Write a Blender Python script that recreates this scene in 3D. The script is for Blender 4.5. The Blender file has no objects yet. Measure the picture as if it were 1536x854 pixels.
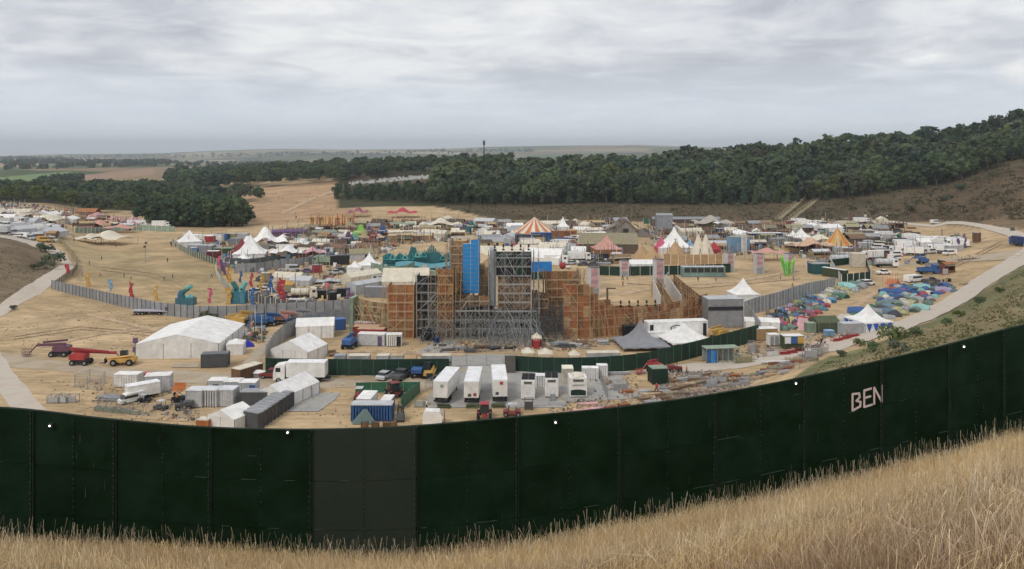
import bpy, math, random
import numpy as np
from mathutils import Vector, Matrix
rnd = random.Random(7)
S = bpy.context.scene
COL = S.collection
# ---------------------------------------------------------------- camera, light, sky, exposure
FPX, HZ, EYE = 1205.0, 228.0, 42.0            # focal length and horizon row of the 1536-wide photograph, eye height (m)
cd = bpy.data.cameras.new('camera'); cam = bpy.data.objects.new('camera', cd); COL.objects.link(cam)
cam.location = (0, 0, EYE); cam.rotation_euler = (math.pi/2, 0, 0)
cd.sensor_width = 36; cd.lens = 36*FPX/1536; cd.shift_y = -(427-HZ)/1536
cd.clip_start = .5; cd.clip_end = 40000
S.camera = cam
S.view_settings.view_transform = 'Standard'; S.view_settings.look = 'None'
S.view_settings.exposure = 0.45; S.view_settings.gamma = 1.0
W = bpy.data.worlds.new('World'); S.world = W; W.use_nodes = True
SUN_E, SUN_R = math.radians(48), math.radians(215)
def world():
    nt = W.node_tree; N = nt.nodes; L = nt.links
    for n in list(N): N.remove(n)
    def add(t, **k):
        n = N.new(t)
        for a, v in k.items(): setattr(n, a, v)
        return n
    out = add('ShaderNodeOutputWorld'); bg = add('ShaderNodeBackground'); L.new(bg.outputs[0], out.inputs[0])
    sky = add('ShaderNodeTexSky', sky_type='NISHITA', sun_disc=False, sun_elevation=SUN_E, sun_rotation=SUN_R, air_density=1.0, dust_density=2.0)
    tc = add('ShaderNodeTexCoord'); sep = add('ShaderNodeSeparateXYZ'); L.new(tc.outputs['Generated'], sep.inputs[0])
    def math_(op, a, b=None, c=None):
        m = add('ShaderNodeMath', operation=op)
        for i, v in enumerate((a, b, c)):
            if v is None: continue
            if isinstance(v, (int, float)): m.inputs[i].default_value = v
            else: L.new(v, m.inputs[i])
        return m.outputs[0]
    zc = math_('ADD', math_('MAXIMUM', sep.outputs[2], 0.0), .10)
    comb = add('ShaderNodeCombineXYZ')
    L.new(math_('DIVIDE', sep.outputs[0], zc), comb.inputs[0]); L.new(math_('DIVIDE', sep.outputs[1], zc), comb.inputs[1])
    def noise(scale, detail, rough, dist, off):
        mp = add('ShaderNodeMapping'); mp.inputs['Location'].default_value = off; mp.inputs['Scale'].default_value = (1, 1, 1)
        L.new(comb.outputs[0], mp.inputs[0])
        n = add('ShaderNodeTexNoise'); n.inputs['Scale'].default_value = scale; n.inputs['Detail'].default_value = detail
        n.inputs['Roughness'].default_value = rough; n.inputs['Distortion'].default_value = dist; L.new(mp.outputs[0], n.inputs['Vector'])
        return n.outputs[0]
    def ramp(x, pts):
        r = add('ShaderNodeValToRGB'); L.new(x, r.inputs[0]); e = r.color_ramp.elements
        while len(e) < len(pts): e.new(.5)
        for i, (p, c) in enumerate(pts): e[i].position = p; e[i].color = (*c, 1)
        return r.outputs[0]
    n1 = noise(.5, 8, .58, .5, (3.6, 1.9, 0)); n2 = noise(1.9, 6, .6, .6, (7, 2, 0))
    mixn = math_('ADD', math_('MULTIPLY', n1, .60), math_('MULTIPLY', n2, .40))
    cloud = ramp(mixn, [(.40, (3.75, 3.85, 4.2)), (.465, (4.65, 4.75, 5.1)), (.52, (5.65, 5.7, 5.9)), (.60, (6.9, 6.9, 6.85))])
    # towards the horizon the layer thins to an even pale blue-grey
    low = ramp(sep.outputs[2], [(0.0, (1, 1, 1)), (.05, (.78, .78, .78)), (.11, (.10, .10, .10)), (.2, (0, 0, 0))])
    mx = add('ShaderNodeMix', data_type='RGBA'); L.new(low, mx.inputs[0]); L.new(cloud, mx.inputs[6]); mx.inputs[7].default_value = (5.8, 6.3, 7.0, 1)
    # one brighter cumulus low on the right
    m2 = add('ShaderNodeMix', data_type='RGBA'); m2.inputs[0].default_value = .93
    L.new(sky.outputs[0], m2.inputs[6]); L.new(mx.outputs[2], m2.inputs[7])
    def blob(az, el, wa, we, seed):
        x = math_('DIVIDE', sep.outputs[0], math_('MAXIMUM', sep.outputs[1], .05)); z = math_('DIVIDE', sep.outputs[2], math_('MAXIMUM', sep.outputs[1], .05))
        nn = add('ShaderNodeTexNoise'); nn.inputs['Scale'].default_value = 14; nn.inputs['Detail'].default_value = 6
        mp = add('ShaderNodeMapping'); mp.inputs['Location'].default_value = (seed, 0, 0); mp.inputs['Scale'].default_value = (1, 1, 2.4); L.new(tc.outputs['Generated'], mp.inputs[0]); L.new(mp.outputs[0], nn.inputs['Vector'])
        dx = math_('DIVIDE', math_('SUBTRACT', x, az), wa); dz = math_('DIVIDE', math_('SUBTRACT', z, el), we)
        d = math_('SQRT', math_('ADD', math_('MULTIPLY', dx, dx), math_('MULTIPLY', dz, dz)))
        d = math_('ADD', d, math_('MULTIPLY', math_('SUBTRACT', nn.outputs[0], .5), 4.5))
        up = add('ShaderNodeMapRange', interpolation_type='SMOOTHSTEP'); L.new(d, up.inputs[0]); up.inputs[1].default_value = 1.0; up.inputs[2].default_value = -.3; up.inputs[3].default_value = 0; up.inputs[4].default_value = .75
        ahead = math_('GREATER_THAN', sep.outputs[1], .1)
        return math_('MULTIPLY', up.outputs[0], ahead)
    cur = m2.outputs[2]
    for args, colr in (((.515, .118, .05, .014, 0), (8.4, 8.3, 8.1, 1)), ((.66, .105, .06, .018, 3), (7.3, 7.2, 7.1, 1))):
        m3 = add('ShaderNodeMix', data_type='RGBA'); L.new(blob(*args), m3.inputs[0]); L.new(cur, m3.inputs[6]); m3.inputs[7].default_value = colr; cur = m3.outputs[2]
    L.new(cur, bg.inputs[0]); bg.inputs[1].default_value = 0.10
world()
sd = bpy.data.lights.new('sun', 'SUN'); sd.energy = 1.1; sd.angle = math.radians(14); sd.color = (1, .95, .88)
sun = bpy.data.objects.new('sun', sd); COL.objects.link(sun)
_d = Vector((math.sin(SUN_R)*math.cos(SUN_E), math.cos(SUN_R)*math.cos(SUN_E), math.sin(SUN_E)))
sun.rotation_euler = _d.to_track_quat('Z', 'Y').to_euler(); sun.location = (0, 0, 300)
# ---------------------------------------------------------------- terrain heights
PXC = [-400, 0, 60, 150, 300, 450, 600, 768, 950, 1100, 1250, 1400, 1536, 1950]
FEN = [(-400, 22, 800), (0, 23, 818), (60, 23, 821), (150, 23.2, 824), (300, 23.5, 832), (450, 23.7, 841), (600, 24, 843), (768, 24.3, 826), (950, 24.8, 792),
       (1100, 25.3, 763), (1250, 26, 729), (1400, 26.8, 692), (1536, 27.5, 656), (1950, 30, 560)]     # (column, distance, base row) of the hoarding
TOPS = [(-400, 600), (0, 612), (60, 617), (150, 628), (300, 641), (450, 645), (600, 641), (768, 627), (950, 609), (1100, 587), (1250, 557), (1400, 523), (1536, 488), (1950, 400)]
def zz(row, Y): return EYE-(row-HZ)*Y/FPX
FARZ = {-400: -60, 0: -16, 60: -4, 150: 12, 300: 38, 450: 56, 600: 78, 768: 100, 950: 138, 1100: 100, 1250: 60, 1400: 40, 1536: 40, 1950: 40}
PROF = {
 -400: [(60, 20), (130, 6), (180, 8), (300, 16), (420, 14), (520, 12), (700, 2), (1500, -6)],
 0: [(45, 22), (112, 0), (213, 0), (300, 8.6), (420, 8), (520, 9), (700, 0), (1500, -6)],
 60: [(45, 22), (112, 0), (238, 0), (300, 4), (340, 5), (420, 6), (520, 8), (700, 0), (1500, -6)],
 150: [(45, 22), (112, 0), (440, 0), (500, 2), (600, 1), (1000, -5), (1500, -6)],
 300: [(45, 22), (112, 0), (440, 0), (700, -2), (1000, -1), (1400, 0), (1700, -4)],
 450: [(45, 22), (112, 0), (455, 0), (600, 1.5), (750, 4.5), (900, 6.9), (1000, 10), (1150, 12), (1700, 0)],
 600: [(45, 22), (112, 0), (455, 0), (600, 4.6), (750, 9), (850, 11), (1000, 17), (1150, 19), (1700, 0)],
 768: [(45, 22), (114, 0), (455, 0), (560, 5), (900, 23), (1050, 24), (1700, 5)],
 950: [(45, 23), (116, 0), (455, 0), (560, 6), (850, 25), (1050, 27), (1700, 5)],
 1100: [(45, 24), (122, 1), (132, 0), (455, 0), (560, 7), (800, 30), (1050, 34), (1700, 5)],
 1250: [(60, 22), (120, 9.5), (158, 1), (170, 0), (440, 0), (560, 9.5), (760, 40), (1000, 42), (1700, 5)],
 1400: [(60, 26.8), (100, 17.4), (160, 6), (200, .5), (209, 0), (400, 0), (455, 1), (560, 20), (720, 42), (1000, 46), (1700, 5)],
 1536: [(60, 28.7), (120, 17), (200, 9.5), (270, 4), (300, 3.5), (340, 6), (380, 8), (560, 38.5), (700, 52), (900, 60), (1700, 10)],
 1950: [(60, 31), (120, 25), (200, 22), (300, 20), (380, 25), (560, 60), (700, 70), (900, 75), (1700, 20)]}
YS = np.concatenate([[0.0], np.exp(np.linspace(math.log(1.0), math.log(16000), 520))])
ZT = []
for (px, yf, row) in FEN:
    zb = zz(row, yf)
    pts = [(0, 40.3), (yf, zb), (yf+1.2, zb-.25)] + PROF[px] + [(2500, -14), (5000, -20), (9000, FARZ[px]), (16000, FARZ[px]-60)]
    ZT.append(np.interp(YS, [p[0] for p in pts], [p[1] for p in pts]))
ZT = np.array(ZT); PXA = np.array(PXC, float)
# round the creases of the far slopes a little; the flat valley floor stays flat
K = np.array([1, 2, 3, 2, 1])/9.0
for i in range(len(ZT)):
    sm = np.convolve(np.pad(ZT[i], 2, 'edge'), K, 'valid')
    ZT[i] = np.where((YS > 230), sm, ZT[i])
def H(X, Y):
    X = np.asarray(X, float); Y = np.asarray(Y, float)
    Yc = np.clip(Y, 0.0, 15999); px = np.clip(768+FPX*X/np.maximum(Yc, 1.0), -400, 1949.9)
    ci = np.clip(np.searchsorted(PXA, px, side='right')-1, 0, len(PXA)-2)
    t = (px-PXA[ci])/(PXA[ci+1]-PXA[ci]); t = t*t*(3-2*t)*.5+t*.5
    yi = np.clip(np.searchsorted(YS, Yc, side='right')-1, 0, len(YS)-2); s = (Yc-YS[yi])/(YS[yi+1]-YS[yi])
    a = ZT[ci, yi]*(1-s)+ZT[ci, yi+1]*s; b = ZT[ci+1, yi]*(1-s)+ZT[ci+1, yi+1]*s
    z = a*(1-t)+b*t
    # gentle unevenness on every slope, none on the level showground
    amp = np.clip((np.abs(z)-.8)/3, 0, 1)*np.clip((Yc-60)/300, 0, 1)
    z = z+amp*(np.sin(X*.021+Y*.013)*np.sin(Y*.017-X*.011))*1.1
    amp2 = np.clip((Yc-1500)/3000, 0, 1)
    return z+amp2*(np.sin(X*.0021+1)*np.sin(Y*.0013+2)*14+np.sin(X*.0007+Y*.0011)*12)
def h(x, y): return float(H(x, y))
YM = np.exp(np.linspace(math.log(30), math.log(9000), 900))
def G(px, py):
    """the ground point seen at a place of the photograph"""
    if not isinstance(py, (int, float)): raise ValueError
    X = (px-768)/FPX*YM; ray = EYE-(py-HZ)/FPX*YM; d = ray-H(X, YM)
    k = np.where(d < 0)[0]
    if len(k) == 0: Y = 6000.0
    elif k[0] == 0: Y = YM[0]
    else:
        j = k[0]; t = d[j-1]/(d[j-1]-d[j]); Y = YM[j-1]+t*(YM[j]-YM[j-1])
    x = (px-768)/FPX*Y
    return (x, float(Y), h(x, Y))
def mpp(y): return y/FPX
# ---------------------------------------------------------------- materials
MAT = {}
def mat(name, col=None, rough=.8, var=.15, scale=.6, metal=0, bump=0., rand=.0, attr=None, emit=0, col2=None, spec=.3, bscale=None, alpha=None, rough_var=0):
    if name in MAT: return MAT[name]
    m = bpy.data.materials.new(name); m.use_nodes = True; nt = m.node_tree; N = nt.nodes; L = nt.links
    b = N['Principled BSDF']; b.inputs['Roughness'].default_value = rough; b.inputs['Metallic'].default_value = metal
    b.inputs['Specular IOR Level'].default_value = spec
    oi = N.new('ShaderNodeObjectInfo'); tc = N.new('ShaderNodeTexCoord'); geo = N.new('ShaderNodeNewGeometry')
    no = N.new('ShaderNodeTexNoise'); no.inputs['Scale'].default_value = scale; no.inputs['Detail'].default_value = 6; no.inputs['Roughness'].default_value = .65
    L.new(geo.outputs['Position'], no.inputs['Vector'])
    if attr:
        a = N.new('ShaderNodeAttribute'); a.attribute_name = attr; base = a.outputs['Color']
    elif col is None: base = oi.outputs['Color']
    else:
        r = N.new('ShaderNodeRGB'); r.outputs[0].default_value = (*col, 1); base = r.outputs[0]
    if col2 is not None:
        mx = N.new('ShaderNodeMix'); mx.data_type = 'RGBA'; L.new(base, mx.inputs[6]); mx.inputs[7].default_value = (*col2, 1)
        mr = N.new('ShaderNodeMapRange'); mr.inputs[1].default_value = .42; mr.inputs[2].default_value = .6; L.new(no.outputs[0], mr.inputs[0]); L.new(mr.outputs[0], mx.inputs[0]); base = mx.outputs[2]
    hs = N.new('ShaderNodeHueSaturation'); L.new(base, hs.inputs['Color'])
    mr = N.new('ShaderNodeMapRange'); mr.inputs[1].default_value = .3; mr.inputs[2].default_value = .7; mr.inputs[3].default_value = 1-var; mr.inputs[4].default_value = 1+var; L.new(no.outputs[0], mr.inputs[0])
    if rand:
        mr2 = N.new('ShaderNodeMapRange'); mr2.inputs[3].default_value = 1-rand; mr2.inputs[4].default_value = 1+rand; L.new(oi.outputs['Random'], mr2.inputs[0])
        mu = N.new('ShaderNodeMath'); mu.operation = 'MULTIPLY'; L.new(mr.outputs[0], mu.inputs[0]); L.new(mr2.outputs[0], mu.inputs[1]); L.new(mu.outputs[0], hs.inputs['Value'])
        mr3 = N.new('ShaderNodeMapRange'); mr3.inputs[3].default_value = .5-rand*.06; mr3.inputs[4].default_value = .5+rand*.06; L.new(oi.outputs['Random'], mr3.inputs[0]); L.new(mr3.outputs[0], hs.inputs['Hue'])
    else: L.new(mr.outputs[0], hs.inputs['Value'])
    L.new(hs.outputs[0], b.inputs['Base Color'])
    if bump:
        bn = N.new('ShaderNodeTexNoise'); bn.inputs['Scale'].default_value = bscale or scale*6; bn.inputs['Detail'].default_value = 4; L.new(geo.outputs['Position'], bn.inputs['Vector'])
        bu = N.new('ShaderNodeBump'); bu.inputs['Strength'].default_value = bump; bu.inputs['Distance'].default_value = .1; L.new(bn.outputs[0], bu.inputs['Height']); L.new(bu.outputs[0], b.inputs['Normal'])
    if name.startswith('leaf'):
        tr = N.new('ShaderNodeBsdfTranslucent'); L.new(hs.outputs[0], tr.inputs['Color']); ms = N.new('ShaderNodeMixShader'); ms.inputs[0].default_value = .35; L.new(b.outputs[0], ms.inputs[1]); L.new(tr.outputs[0], ms.inputs[2]); L.new(ms.outputs[0], [n for n in N if n.type == 'OUTPUT_MATERIAL'][0].inputs[0])
    if emit:
        b.inputs['Emission Color'].default_value = (*col, 1); b.inputs['Emission Strength'].default_value = emit
    MAT[name] = m; return m
def mwood():
    if 'ply' in MAT: return MAT['ply']
    m = mat('ply', None, .85, .3, 1.3, bump=.3, rand=.10)
    return m
mat('fabric', None, .75, .15, .7, rand=.05, bump=.25, bscale=1.5)          # takes the colour of the object
mat('paint', None, .5, .2, .8, rand=.06, spec=.35)
mat('metal', None, .5, .15, 1.2, metal=.3, rand=.05)
mat('wood', None, .85, .3, 1.5, rand=.2, bump=.2)
mwood()
mat('rubber', (.02, .02, .02), .9, .2, 3)
mat('glass', (.03, .035, .04), .12, .1, 2, spec=.6)
mat('dark', (.025, .026, .03), .8, .2, 2)
mat('steel', (.33, .34, .35), .45, .15, 2, metal=.5)
mat('lamp', (1, .96, .88), .4, 0, 1, emit=6)
# ---------------------------------------------------------------- mesh helpers
class B:
    def __init__(s): s.v = []; s.f = []; s.m = []
    def face(s, pts, mi=0):
        n = len(s.v); s.v += [tuple(p) for p in pts]; s.f.append(tuple(range(n, n+len(pts)))); s.m.append(mi); return s
    def box(s, x, y, z, sx, sy, sz, mi=0, tx=1, ty=1, rz=0):
        """base centre x y z, sizes; tx ty shrink the top"""
        n = len(s.v); c, d = math.cos(rz), math.sin(rz)
        for (k, a, b) in ((0, 1, 1), (1, tx, ty)):
            for (i, j) in ((-1, -1), (1, -1), (1, 1), (-1, 1)):
                lx, ly = i*sx/2*a, j*sy/2*b
                s.v.append((x+lx*c-ly*d, y+lx*d+ly*c, z+k*sz))
        for q in ((3, 2, 1, 0), (4, 5, 6, 7), (0, 1, 5, 4), (1, 2, 6, 5), (2, 3, 7, 6), (3, 0, 4, 7)): s.f.append(tuple(n+i for i in q)); s.m.append(mi)
        return s
    def tube(s, p, q, r, r2=None, n=4, mi=0, cap=True):
        p, q = Vector(p), Vector(q); d = q-p
        if d.length < 1e-6: return s
        d.normalize(); u = d.orthogonal().normalized() if abs(d.z) < .99 else Vector((1, 0, 0)); w = d.cross(u); r2 = r if r2 is None else r2; k = len(s.v)
        for (c, rr) in ((p, r), (q, r2)):
            for i in range(n):
                a = 2*math.pi*(i+.5)/n; s.v.append(tuple(c+(u*math.cos(a)+w*math.sin(a))*rr))
        for i in range(n): j = (i+1) % n; s.f.append((k+i, k+j, k+n+j, k+n+i)); s.m.append(mi)
        if cap: s.f.append(tuple(k+n-1-i for i in range(n))); s.f.append(tuple(k+n+i for i in range(n))); s.m += [mi, mi]
        return s
    def ext(s, prof, y0, y1, mi=0, inset=None):
        """side profile in x z pushed from y0 to y1"""
        n = len(s.v); k = len(prof)
        for y in (y0, y1):
            for (x, z) in prof: s.v.append((x, y, z))
        s.f.append(tuple(n+i for i in range(k))); s.f.append(tuple(n+k+k-1-i for i in range(k))); s.m += [mi, mi]
        for i in range(k): j = (i+1) % k; s.f.append((n+i, n+k+i, n+k+j, n+j)); s.m.append(mi)
        return s
    def grid(s, fn, nu, nv, mi=0):
        n = len(s.v)
        for j in range(nv+1):
            for i in range(nu+1): s.v.append(tuple(fn(i/nu, j/nv)))
        for j in range(nv):
            for i in range(nu):
                a = n+j*(nu+1)+i; s.f.append((a, a+1, a+nu+2, a+nu+1)); s.m.append(mi)
        return s
    def mesh(s, name, *mats):
        me = bpy.data.meshes.new(name); me.from_pydata(s.v, [], s.f)
        for m in mats: me.materials.append(MAT[m] if isinstance(m, str) else m)
        if len(mats) > 1: me.polygons.foreach_set('material_index', s.m)
        me.update(); return me
CACHE = {}
def cm(key, fn, name, *mats):
    if key not in CACHE: CACHE[key] = fn().mesh(name, *mats)
    return CACHE[key]
def rgba(c): return (c[0], c[1], c[2], 1)
C = dict(white=(.80, .79, .76), cream=(.66, .60, .48), grey=(.30, .31, .32), lgrey=(.50, .51, .52), dgrey=(.09, .095, .10), black=(.02, .02, .022), red=(.40, .05, .055), dred=(.2, .04, .04),
         blue=(.045, .12, .30), lblue=(.22, .38, .55), navy=(.02, .04, .14), green=(.04, .14, .08), dgreen=(.012, .036, .024), sage=(.25, .32, .24), yellow=(.55, .34, .09), orange=(.55, .19, .07), pink=(.6, .12, .2),
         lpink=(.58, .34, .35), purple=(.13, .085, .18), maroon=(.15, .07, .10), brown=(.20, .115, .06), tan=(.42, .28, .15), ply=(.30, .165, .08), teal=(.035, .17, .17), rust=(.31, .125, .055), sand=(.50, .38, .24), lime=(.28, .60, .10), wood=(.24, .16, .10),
         dwood=(.11, .08, .06), khaki=(.30, .27, .17), salmon=(.55, .29, .24), peach=(.60, .40, .27), sky=(.02, .22, .62), olive=(.09, .11, .06), aqua=(.16, .42, .40), slate=(.26, .265, .285))
ALL = []
def thing(name, label, cat, loc, rz=0, group=None, s=1, mesh=None, col=None, tag=None):
    o = bpy.data.objects.new(name, mesh); COL.objects.link(o); o.location = loc; o.rotation_euler = (0, 0, rz)
    if s != 1: o.scale = (s, s, s) if not isinstance(s, tuple) else s
    o['label'] = label; o['category'] = cat
    if group: o['group'] = group
    if col is not None: o.color = rgba(col)
    ALL.append(o); return o
def part(name, me, parent, col=None, loc=(0, 0, 0), rot=(0, 0, 0), label=None, kind=None, s=None):
    o = bpy.data.objects.new(name, me); COL.objects.link(o); o.parent = parent; o.location = loc; o.rotation_euler = rot
    if s is not None: o.scale = s
    if col is not None: o.color = rgba(col)
    if label: o['label'] = label
    if kind: o['kind'] = kind
    return o
def struct(name, me, kind='structure', label=None):
    o = bpy.data.objects.new(name, me); COL.objects.link(o); o['kind'] = kind
    if label: o['label'] = label
    return o
def np_mesh(name, v, f, mats, cols=None, attr='tint', smooth=False):
    me = bpy.data.meshes.new(name); n = len(v); k = f.shape[1]
    me.vertices.add(n); me.vertices.foreach_set('co', np.asarray(v, np.float32).ravel())
    me.loops.add(f.size); me.loops.foreach_set('vertex_index', np.asarray(f, np.int32).ravel())
    me.polygons.add(len(f)); me.polygons.foreach_set('loop_start', np.arange(0, f.size, k, dtype=np.int32)); me.polygons.foreach_set('loop_total', np.full(len(f), k, np.int32))
    if smooth: me.polygons.foreach_set('use_smooth', np.ones(len(f), bool))
    me.update(calc_edges=True)
    if cols is not None:
        a = me.color_attributes.new(attr, 'FLOAT_COLOR', 'POINT'); a.data.foreach_set('color', np.asarray(cols, np.float32).ravel())
    for m in mats: me.materials.append(m)
    return me
# ---------------------------------------------------------------- ground
def inpoly(px, py, poly):
    ins = np.zeros(px.shape, bool); n = len(poly)
    for i in range(n):
        x1, y1 = poly[i]; x2, y2 = poly[(i+1) % n]
        c = ((y1 > py) != (y2 > py)) & (px < (x2-x1)*(py-y1)/((y2-y1) if y2 != y1 else 1e-9)+x1); ins ^= c
    return ins
def vnoise(x, y, seed=0):
    return (np.sin(x*1.0+seed)*np.sin(y*1.3+seed*2)+.5*np.sin(x*2.3+y*1.1+seed)*np.sin(y*2.9-x*.7)+.25*np.sin(x*5.1-y*4.3)*np.sin(x*3.7+y*6.1+seed))/1.75
def ground():
    ys = np.concatenate([np.linspace(-40, 18, 22), np.exp(np.linspace(math.log(19), math.log(15500), 380))])
    nx = 340; s = np.linspace(-1, 1, nx); s = np.sign(s)*np.abs(s)**1.15
    wd = np.maximum(90, ys*1.25)
    X = s[None, :]*wd[:, None]; Y = np.repeat(ys[:, None], nx, 1); Z = H(X, Y)
    Yc = np.maximum(Y, 5); px = 768+FPX*X/Yc; py = HZ+FPX*(EYE-Z)/Yc
    # colours of the ground cover itself
    def c(*v): return np.array(v, float)
    straw, pale, brown, scrub, green = c(.51, .372, .215), c(.58, .445, .285), c(.055, .043, .027), c(.048, .049, .025), c(.10, .13, .05)
    col = np.repeat(np.repeat(straw[None, None], len(ys), 0), nx, 1)
    def put(mask, cc, a=1.0):
        m = (mask*a)[..., None]; col[:] = col*(1-m)+cc*m
    n1 = vnoise(X/14, Y/17, 1); n2 = vnoise(X/45, Y/60, 4); n3 = vnoise(X/5, Y/6, 2)
    put(np.clip(n1*.5+.35, 0, 1), pale, .5); put(np.clip(n2*.6+.2, 0, 1), c(.44, .31, .155), .5); put(np.clip(n3-.2, 0, 1), c(.36, .25, .14), .6)
    grn = inpoly(px, py, [(100, 362), (330, 385), (330, 470), (120, 440)]) & (n1 > -.1); put(grn, c(.27, .235, .11), .35)
    near = (Y < 100); put(near, c(.30, .22, .12), 1)
    put(((Y > 24) & (Y < 118)).astype(float), c(.22, .18, .09), .7)
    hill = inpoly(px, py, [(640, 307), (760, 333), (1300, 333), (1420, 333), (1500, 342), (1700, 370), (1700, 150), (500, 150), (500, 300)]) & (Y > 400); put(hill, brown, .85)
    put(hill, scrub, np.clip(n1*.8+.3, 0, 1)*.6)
    gold = inpoly(px, py, [(1330, 330), (1420, 290), (1560, 240), (1700, 240), (1700, 370), (1536, 345)]) & (Y > 330); put(gold, c(.11, .075, .045), .75); put(gold, c(.25, .17, .09), np.clip(n2, 0, 1)*.8*np.clip((px-1380)/120, 0, 1))
    hb = inpoly(px, py, [(1140, 600), (1230, 540), (1300, 520), (1400, 480), (1450, 452), (1536, 396), (1900, 330), (1900, 700), (1140, 700)]) & (Y > 30) & (Y < 300); put(hb, c(.145, .155, .07), .9); put(hb, c(.32, .25, .13), np.clip(n1*.9+.1, 0, 1)*.8)
    put(inpoly(px, py, [(1240, 560), (1536, 485), (1536, 440), (1400, 490)]) & (Y > 40) & (Y < 300), c(.30, .22, .12), .6)
    lb = inpoly(px, py, [(-900, 300), (-10, 352), (40, 364), (92, 386), (88, 405), (-10, 475), (-900, 600)]) & (Y > 150); put(lb, c(.17, .13, .085), .9)
    fld = inpoly(px, py, [(290, 300), (400, 280), (520, 270), (505, 308), (560, 325), (380, 338), (340, 300)]) & (Y > 440); put(fld, c(.47, .31, .18), 1); put(fld, c(.37, .25, .14), np.clip(n2, 0, 1)*.6)
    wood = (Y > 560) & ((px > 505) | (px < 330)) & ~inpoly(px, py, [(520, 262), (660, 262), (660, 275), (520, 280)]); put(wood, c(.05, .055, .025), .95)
    far = (Y > 1250)
    # patchwork of distant fields
    ang = .35; U = X*math.cos(ang)-Y*math.sin(ang)*.8; V = X*math.sin(ang)+Y*math.cos(ang)
    cu = np.floor(U/520+np.sin(V/900)*.5).astype(int); cv = np.floor(V/(430+0*V)+np.sin(U/1300)*.6).astype(int); hsh = (cu*73856093 ^ cv*19349663) % 11
    pal = np.array([(.30, .26, .15), (.38, .31, .18), (.16, .20, .09), (.34, .24, .14), (.07, .09, .045), (.24, .26, .13), (.09, .12, .05), (.50, .45, .31), (.26, .18, .12), (.12, .16, .07), (.42, .36, .22)])
    pc = pal[hsh]; m = far[..., None]; col = np.where(m, pc*.85, col)
    put(inpoly(px, py, [(20, 275), (230, 251), (230, 262), (60, 280)]) & far, c(.36, .24, .16), .95); put(inpoly(px, py, [(-60, 275), (20, 264), (110, 257), (60, 272), (30, 280)]) & far, c(.20, .28, .12), .9)
    put(inpoly(px, py, [(120, 241), (240, 240), (230, 247), (110, 245)]) & far, c(.5, .46, .30), .9); put(inpoly(px, py, [(-40, 243), (60, 246), (60, 250), (-40, 252)]) & far, c(.48, .32, .22), .8)
    put(inpoly(px, py, [(205, 292), (270, 287), (272, 298), (215, 302)]) & (Y > 500), c(.34, .27, .17), 1)
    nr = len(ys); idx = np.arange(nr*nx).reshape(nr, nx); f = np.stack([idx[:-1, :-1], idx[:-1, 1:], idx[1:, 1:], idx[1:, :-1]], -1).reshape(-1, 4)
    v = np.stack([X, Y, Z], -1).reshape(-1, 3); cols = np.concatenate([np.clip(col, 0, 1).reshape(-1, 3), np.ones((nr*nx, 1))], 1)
    m = mat('ground_cover', None, .95, .2, .09, attr='cover', bump=.5, bscale=.8, spec=.1)
    nt = m.node_tree; N = nt.nodes; L = nt.links                     # a second, finer mottling: tufts, tyre marks, bare earth
    hs = [n for n in N if n.type == 'HUE_SAT'][0]; b = N['Principled BSDF']; geo = [n for n in N if n.type == 'NEW_GEOMETRY'][0]
    mp = N.new('ShaderNodeMapping'); mp.inputs['Rotation'].default_value = (0, 0, .5); mp.inputs['Scale'].default_value = (.25, 1.1, .5); L.new(geo.outputs['Position'], mp.inputs[0])
    no = N.new('ShaderNodeTexNoise'); no.inputs['Scale'].default_value = .7; no.inputs['Detail'].default_value = 8; no.inputs['Roughness'].default_value = .75; L.new(mp.outputs[0], no.inputs['Vector'])
    mr = N.new('ShaderNodeMapRange'); mr.inputs[1].default_value = .3; mr.inputs[2].default_value = .7; mr.inputs[3].default_value = .58; mr.inputs[4].default_value = 1.3; L.new(no.outputs[0], mr.inputs[0])
    n3 = N.new('ShaderNodeTexNoise'); n3.inputs['Scale'].default_value = .035; n3.inputs['Detail'].default_value = 5; n3.inputs['Distortion'].default_value = 1.5; L.new(geo.outputs['Position'], n3.inputs['Vector'])
    r3 = N.new('ShaderNodeMapRange'); r3.inputs[1].default_value = .35; r3.inputs[2].default_value = .65; r3.inputs[3].default_value = .82; r3.inputs[4].default_value = 1.12; L.new(n3.outputs[0], r3.inputs[0])
    mm = N.new('ShaderNodeMath'); mm.operation = 'MULTIPLY'; L.new(mr.outputs[0], mm.inputs[0]); L.new(r3.outputs[0], mm.inputs[1]); mr = mm
    vm = N.new('ShaderNodeVectorMath'); vm.operation = 'SCALE'; L.new(hs.outputs[0], vm.inputs[0]); L.new(mr.outputs[0], vm.inputs['Scale']); L.new(vm.outputs[0], b.inputs['Base Color'])
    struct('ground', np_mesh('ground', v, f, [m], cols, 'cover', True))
ground()
mat('track', (.50, .42, .32), .95, .18, .25, bump=.3, col2=(.36, .29, .20), spec=.1)
mat('chalk', (.58, .52, .44), .95, .14, .3, bump=.3, col2=(.48, .41, .33), spec=.1)
mat('mat_grey', (.36, .355, .34), .9, .12, .5, bump=.1, col2=(.38, .36, .32), spec=.2)
SHN = [0]
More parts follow.
